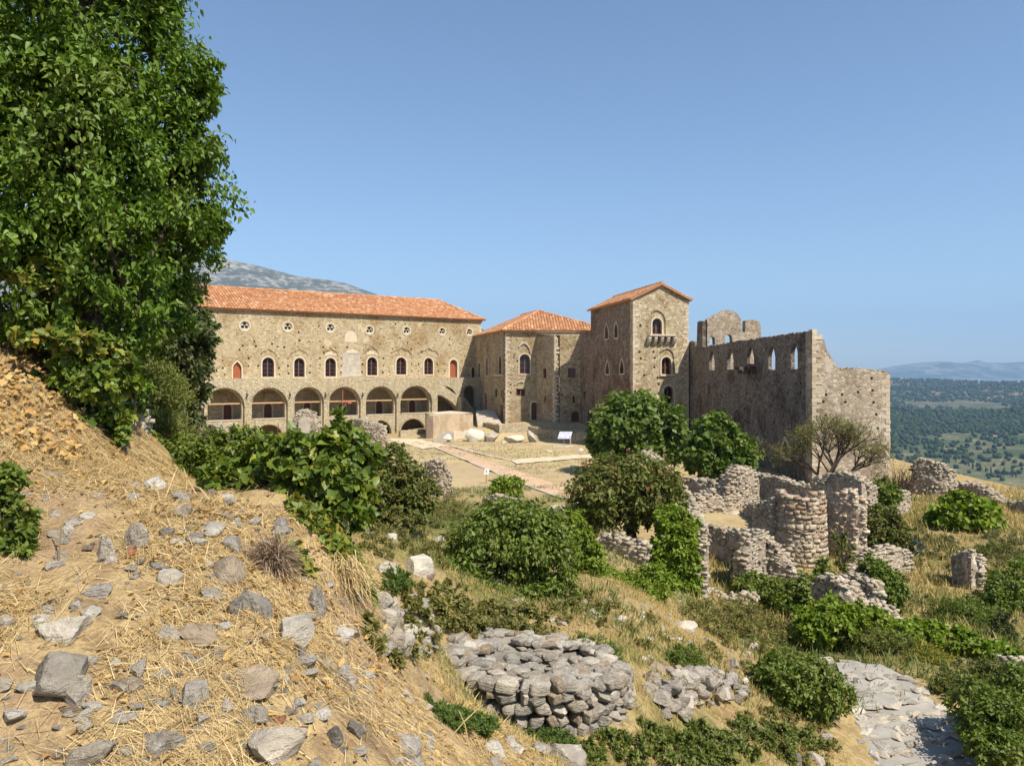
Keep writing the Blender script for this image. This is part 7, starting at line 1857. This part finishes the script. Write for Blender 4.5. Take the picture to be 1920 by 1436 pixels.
# long straw stalks near the crest
stk = MB()
for (a, b) in [((310, 935), (333, 875)), ((350, 925), (345, 878)), ((300, 940), (285, 905)), ((372, 935), (330, 880)), ((395, 940), (350, 905)), ((395, 945), (430, 925)), ((75, 1268), (20, 1262)), ((110, 1050), (113, 940)), ((880, 1400), (860, 1330)), ((830, 1400), (905, 1320))]:
    p = hit(*a); q = P(b[0], b[1], p.y + .1); stk.tube([p, p.lerp(q, .5) + Vector((.01, 0, .03)), q], [.006, .005, .003], 4)
tag(stk.build('dry_stalks', M_STRAW, kind='stuff'), 'long dry stalks sticking up from the near slope', 'stalks')

# standing dry grass and green grass on the middle slopes
rng = np.random.default_rng(31)
def grass(name, label, n, x0, x1, y0, y1, fn, h, w, mat, seed, lean=.35):
    Pn = scatter(n, x0, x1, y0, y1, rng, fn); n = len(Pn)
    d = rng.normal(0, lean, (n, 3)); d[:, 2] = 1
    o = blades(name, Pn - np.array([0, 0, .02]), d, h * rng.uniform(.45, 1.25, n), w * rng.uniform(.7, 1.4, n), mat, None, .25, 1 if y0 > 12 else 2, 'stuff', seed)
    tag(o, label, 'grass'); return o
grass('dry_grass', 'tall dry grass on the slope right of the ruins', 70000, 4.5, 34, 18, 46, lambda x, y, u: (u < .25 + .75 * smooth01((fbm(x * .45, y * .45, 1.0, 3) + .2) / .3)) & (x > .22 * y) & ~((np.abs(x - 9.3) < 2.6) & (np.abs(y - 32.3) < 3.0)), .42, .016, M_DRYGRASS, 41)
grass('dry_grass', 'dry grass beside the stepped path and around the rubble', 60000, 1.5, 16, 8.5, 19, lambda x, y, u: (u < .7 * smooth01((fbm(x * .7, y * .7, 4.0, 3) + .25) / .35)) & ~((x / y > .40) & (x / y < .62) & (y < 17)), .20, .006, M_DRYGRASS, 42)
grass('bank_grass', 'short straw on the banks round the drum and ledge', 80000, -2.6, 5.5, 7.2, 17, lambda x, y, u: u < .85 * smooth01((fbm(x * .8, y * .8, 7.0, 3) + .15) / .35), .14, .005, M_DRYGRASS, 43, .7)
grass('green_grass', 'green grass in the dip below the courtyard', 70000, -9, 8, 13, 46, lambda x, y, u: u < .9 * smooth01((fbm(x * .3, y * .3, 9.0, 3) + .16) / .3), .26, .014, M_GREENGRASS, 44)
grass('green_grass', 'green weeds among the dry grass of the right slope', 60000, 5, 30, 16, 42, lambda x, y, u: (u < .9 * smooth01((fbm(x * .4, y * .4, 12.0, 3) + .06) / .2)) & (x > .26 * y) & ~((np.abs(x - 9.3) < 2.6) & (np.abs(y - 32.3) < 3.0)), .34, .018, M_GREENGRASS, 45)
grass('lawn_grass', 'short patchy grass of the courtyard lawn', 26000, -14, 11, 46, 88, lambda x, y, u: u < .8 * smooth01((fbm(x * .22, y * .22, 15.0, 3) - .02) / .2), .12, .03, M_GREENGRASS, 46)

# ------------------------------------------------------------------ valley woods
def woods():
    rng = np.random.default_rng(8)
    N = 60000
    r = 900 + 5200 * rng.random(N) ** .9
    k = rng.uniform(.40, .82, N)
    y = r / np.sqrt(1 + k * k); x = k * y
    dn = fbm(x / 260, y / 260, 5.5, 4)
    dense = np.interp(r, [900, 1300, 1900, 2200, 2900, 3400, 6000], [.16, .2, .34, .95, .95, .42, .34])
    keep = rng.random(N) < dense * smooth01((dn + .22 + .3 * (dense > .7)) / .3)
    x, y, r = x[keep], y[keep], r[keep]
    if len(x) > 12000: x, y, r = x[:12000], y[:12000], r[:12000]
    z = hz(x, y); n = len(x)
    s = rng.uniform(3.2, 6.0, n) * np.interp(r, [900, 2500, 6000], [.8, 1.1, 1.7])
    bm = bmesh.new(); bmesh.ops.create_icosphere(bm, subdivisions=1, radius=1.0)
    tv = np.array([v.co[:] for v in bm.verts]); tf = np.array([[v.index for v in f.verts] for f in bm.faces]); bm.free()
    T = tv[None] * (1 + rng.normal(0, .22, (n, len(tv), 1)))
    V = np.stack([x, y, z + s * .75], -1)[:, None] + T * (s[:, None, None] * np.array([1, 1, .95]))
    Fc = (tf[None] + (np.arange(n) * len(tv))[:, None, None]).reshape(-1, 3)
    m = mat_island('woodland', [(0.025, 0.042, 0.015), (0.036, 0.058, 0.02), (0.05, 0.07, 0.028), (0.022, 0.038, 0.014), (0.065, 0.08, 0.036)], .95, .05, .4, 0, .6)
    tag(obj('forest', np_mesh('forest', V.reshape(-1, 3), Fc), m, None, 'stuff'), 'far woods and olive groves on the valley slopes', 'woods')
woods()
# cypresses in the valley
G_CYP = mat_simple('cypress', (0.02, 0.035, 0.016), (0.04, 0.06, 0.025), .8, .95)
cyp = None
for i, (px, py) in enumerate([(1714, 823), (1740, 813), (1752, 850), (1778, 850), (1780, 869), (1812, 868), (1817, 875), (1824, 880), (1831, 877), (1838, 884), (1792, 866), (1883, 892), (1898, 895), (1905, 896), (1848, 885), (1668, 800), (1676, 806), (1672, 838), (1750, 817), (1757, 815), (1880, 820), (1700, 835), (1858, 889), (1771, 868)]):
    kx, kz = (px - HX) / F, -(py - HY) / F
    ys = np.linspace(300, 5000, 3000); dd = kz * ys - hz(kx * ys, ys); j = int(np.argmax(dd < 0)); yy = ys[j]
    p = Vector((kx * yy, yy, hz1(kx * yy, yy)))
    if cyp is None:
        bm = bmesh.new(); bmesh.ops.create_icosphere(bm, subdivisions=3, radius=1)
        rr = random.Random(2)
        for v in bm.verts:
            t = (v.co.z + 1) / 2; w = (1 - t) ** .6 * 1.2 * (t ** .25 if t > 0 else 0) + .05
            v.co = Vector((v.co.x * w * rr.uniform(.8, 1.2), v.co.y * w * rr.uniform(.8, 1.2), v.co.z))
        cyp = bpy.data.meshes.new('cypress_tree'); bm.to_mesh(cyp); bm.free(); cyp.materials.append(G_CYP)
    o = bpy.data.objects.new('cypress_tree', cyp); COL.objects.link(o)
    hgt = random.uniform(5.5, 9.5) * yy / 1400
    o.location = p + Vector((0, 0, hgt * .92)); o.scale = (hgt * .26, hgt * .26, hgt); o.rotation_euler = (0, 0, random.uniform(0, 6))
    tag(o, 'small dark cypress far down in the valley', 'tree', 'cypresses in the valley')

# ------------------------------------------------------------------ air
def build_haze():
    mb = MB()
    x, y0, y1, z0, z1 = 16400, -16400, 16400, -420, 1250
    mb.box(((0), (y0 + y1) / 2, (z0 + z1) / 2), (x, 0, 0), (0, (y1 - y0) / 2, 0), (0, 0, (z1 - z0) / 2))
    m = bpy.data.materials.new('haze'); m.use_nodes = True
    nt = m.node_tree; nt.nodes.clear()
    o = nt.nodes.new('ShaderNodeOutputMaterial'); v = nt.nodes.new('ShaderNodeVolumePrincipled')
    v.inputs['Color'].default_value = (0.36, 0.62, 1.0, 1)
    v.inputs['Density'].default_value = 8.0e-5
    v.inputs['Anisotropy'].default_value = 0.0
    nt.links.new(v.outputs[0], o.inputs['Volume'])
    h = mb.build('haze', m)
    tag(h, 'thin blue summer haze over the valley', 'haze', kind='stuff')
build_haze()
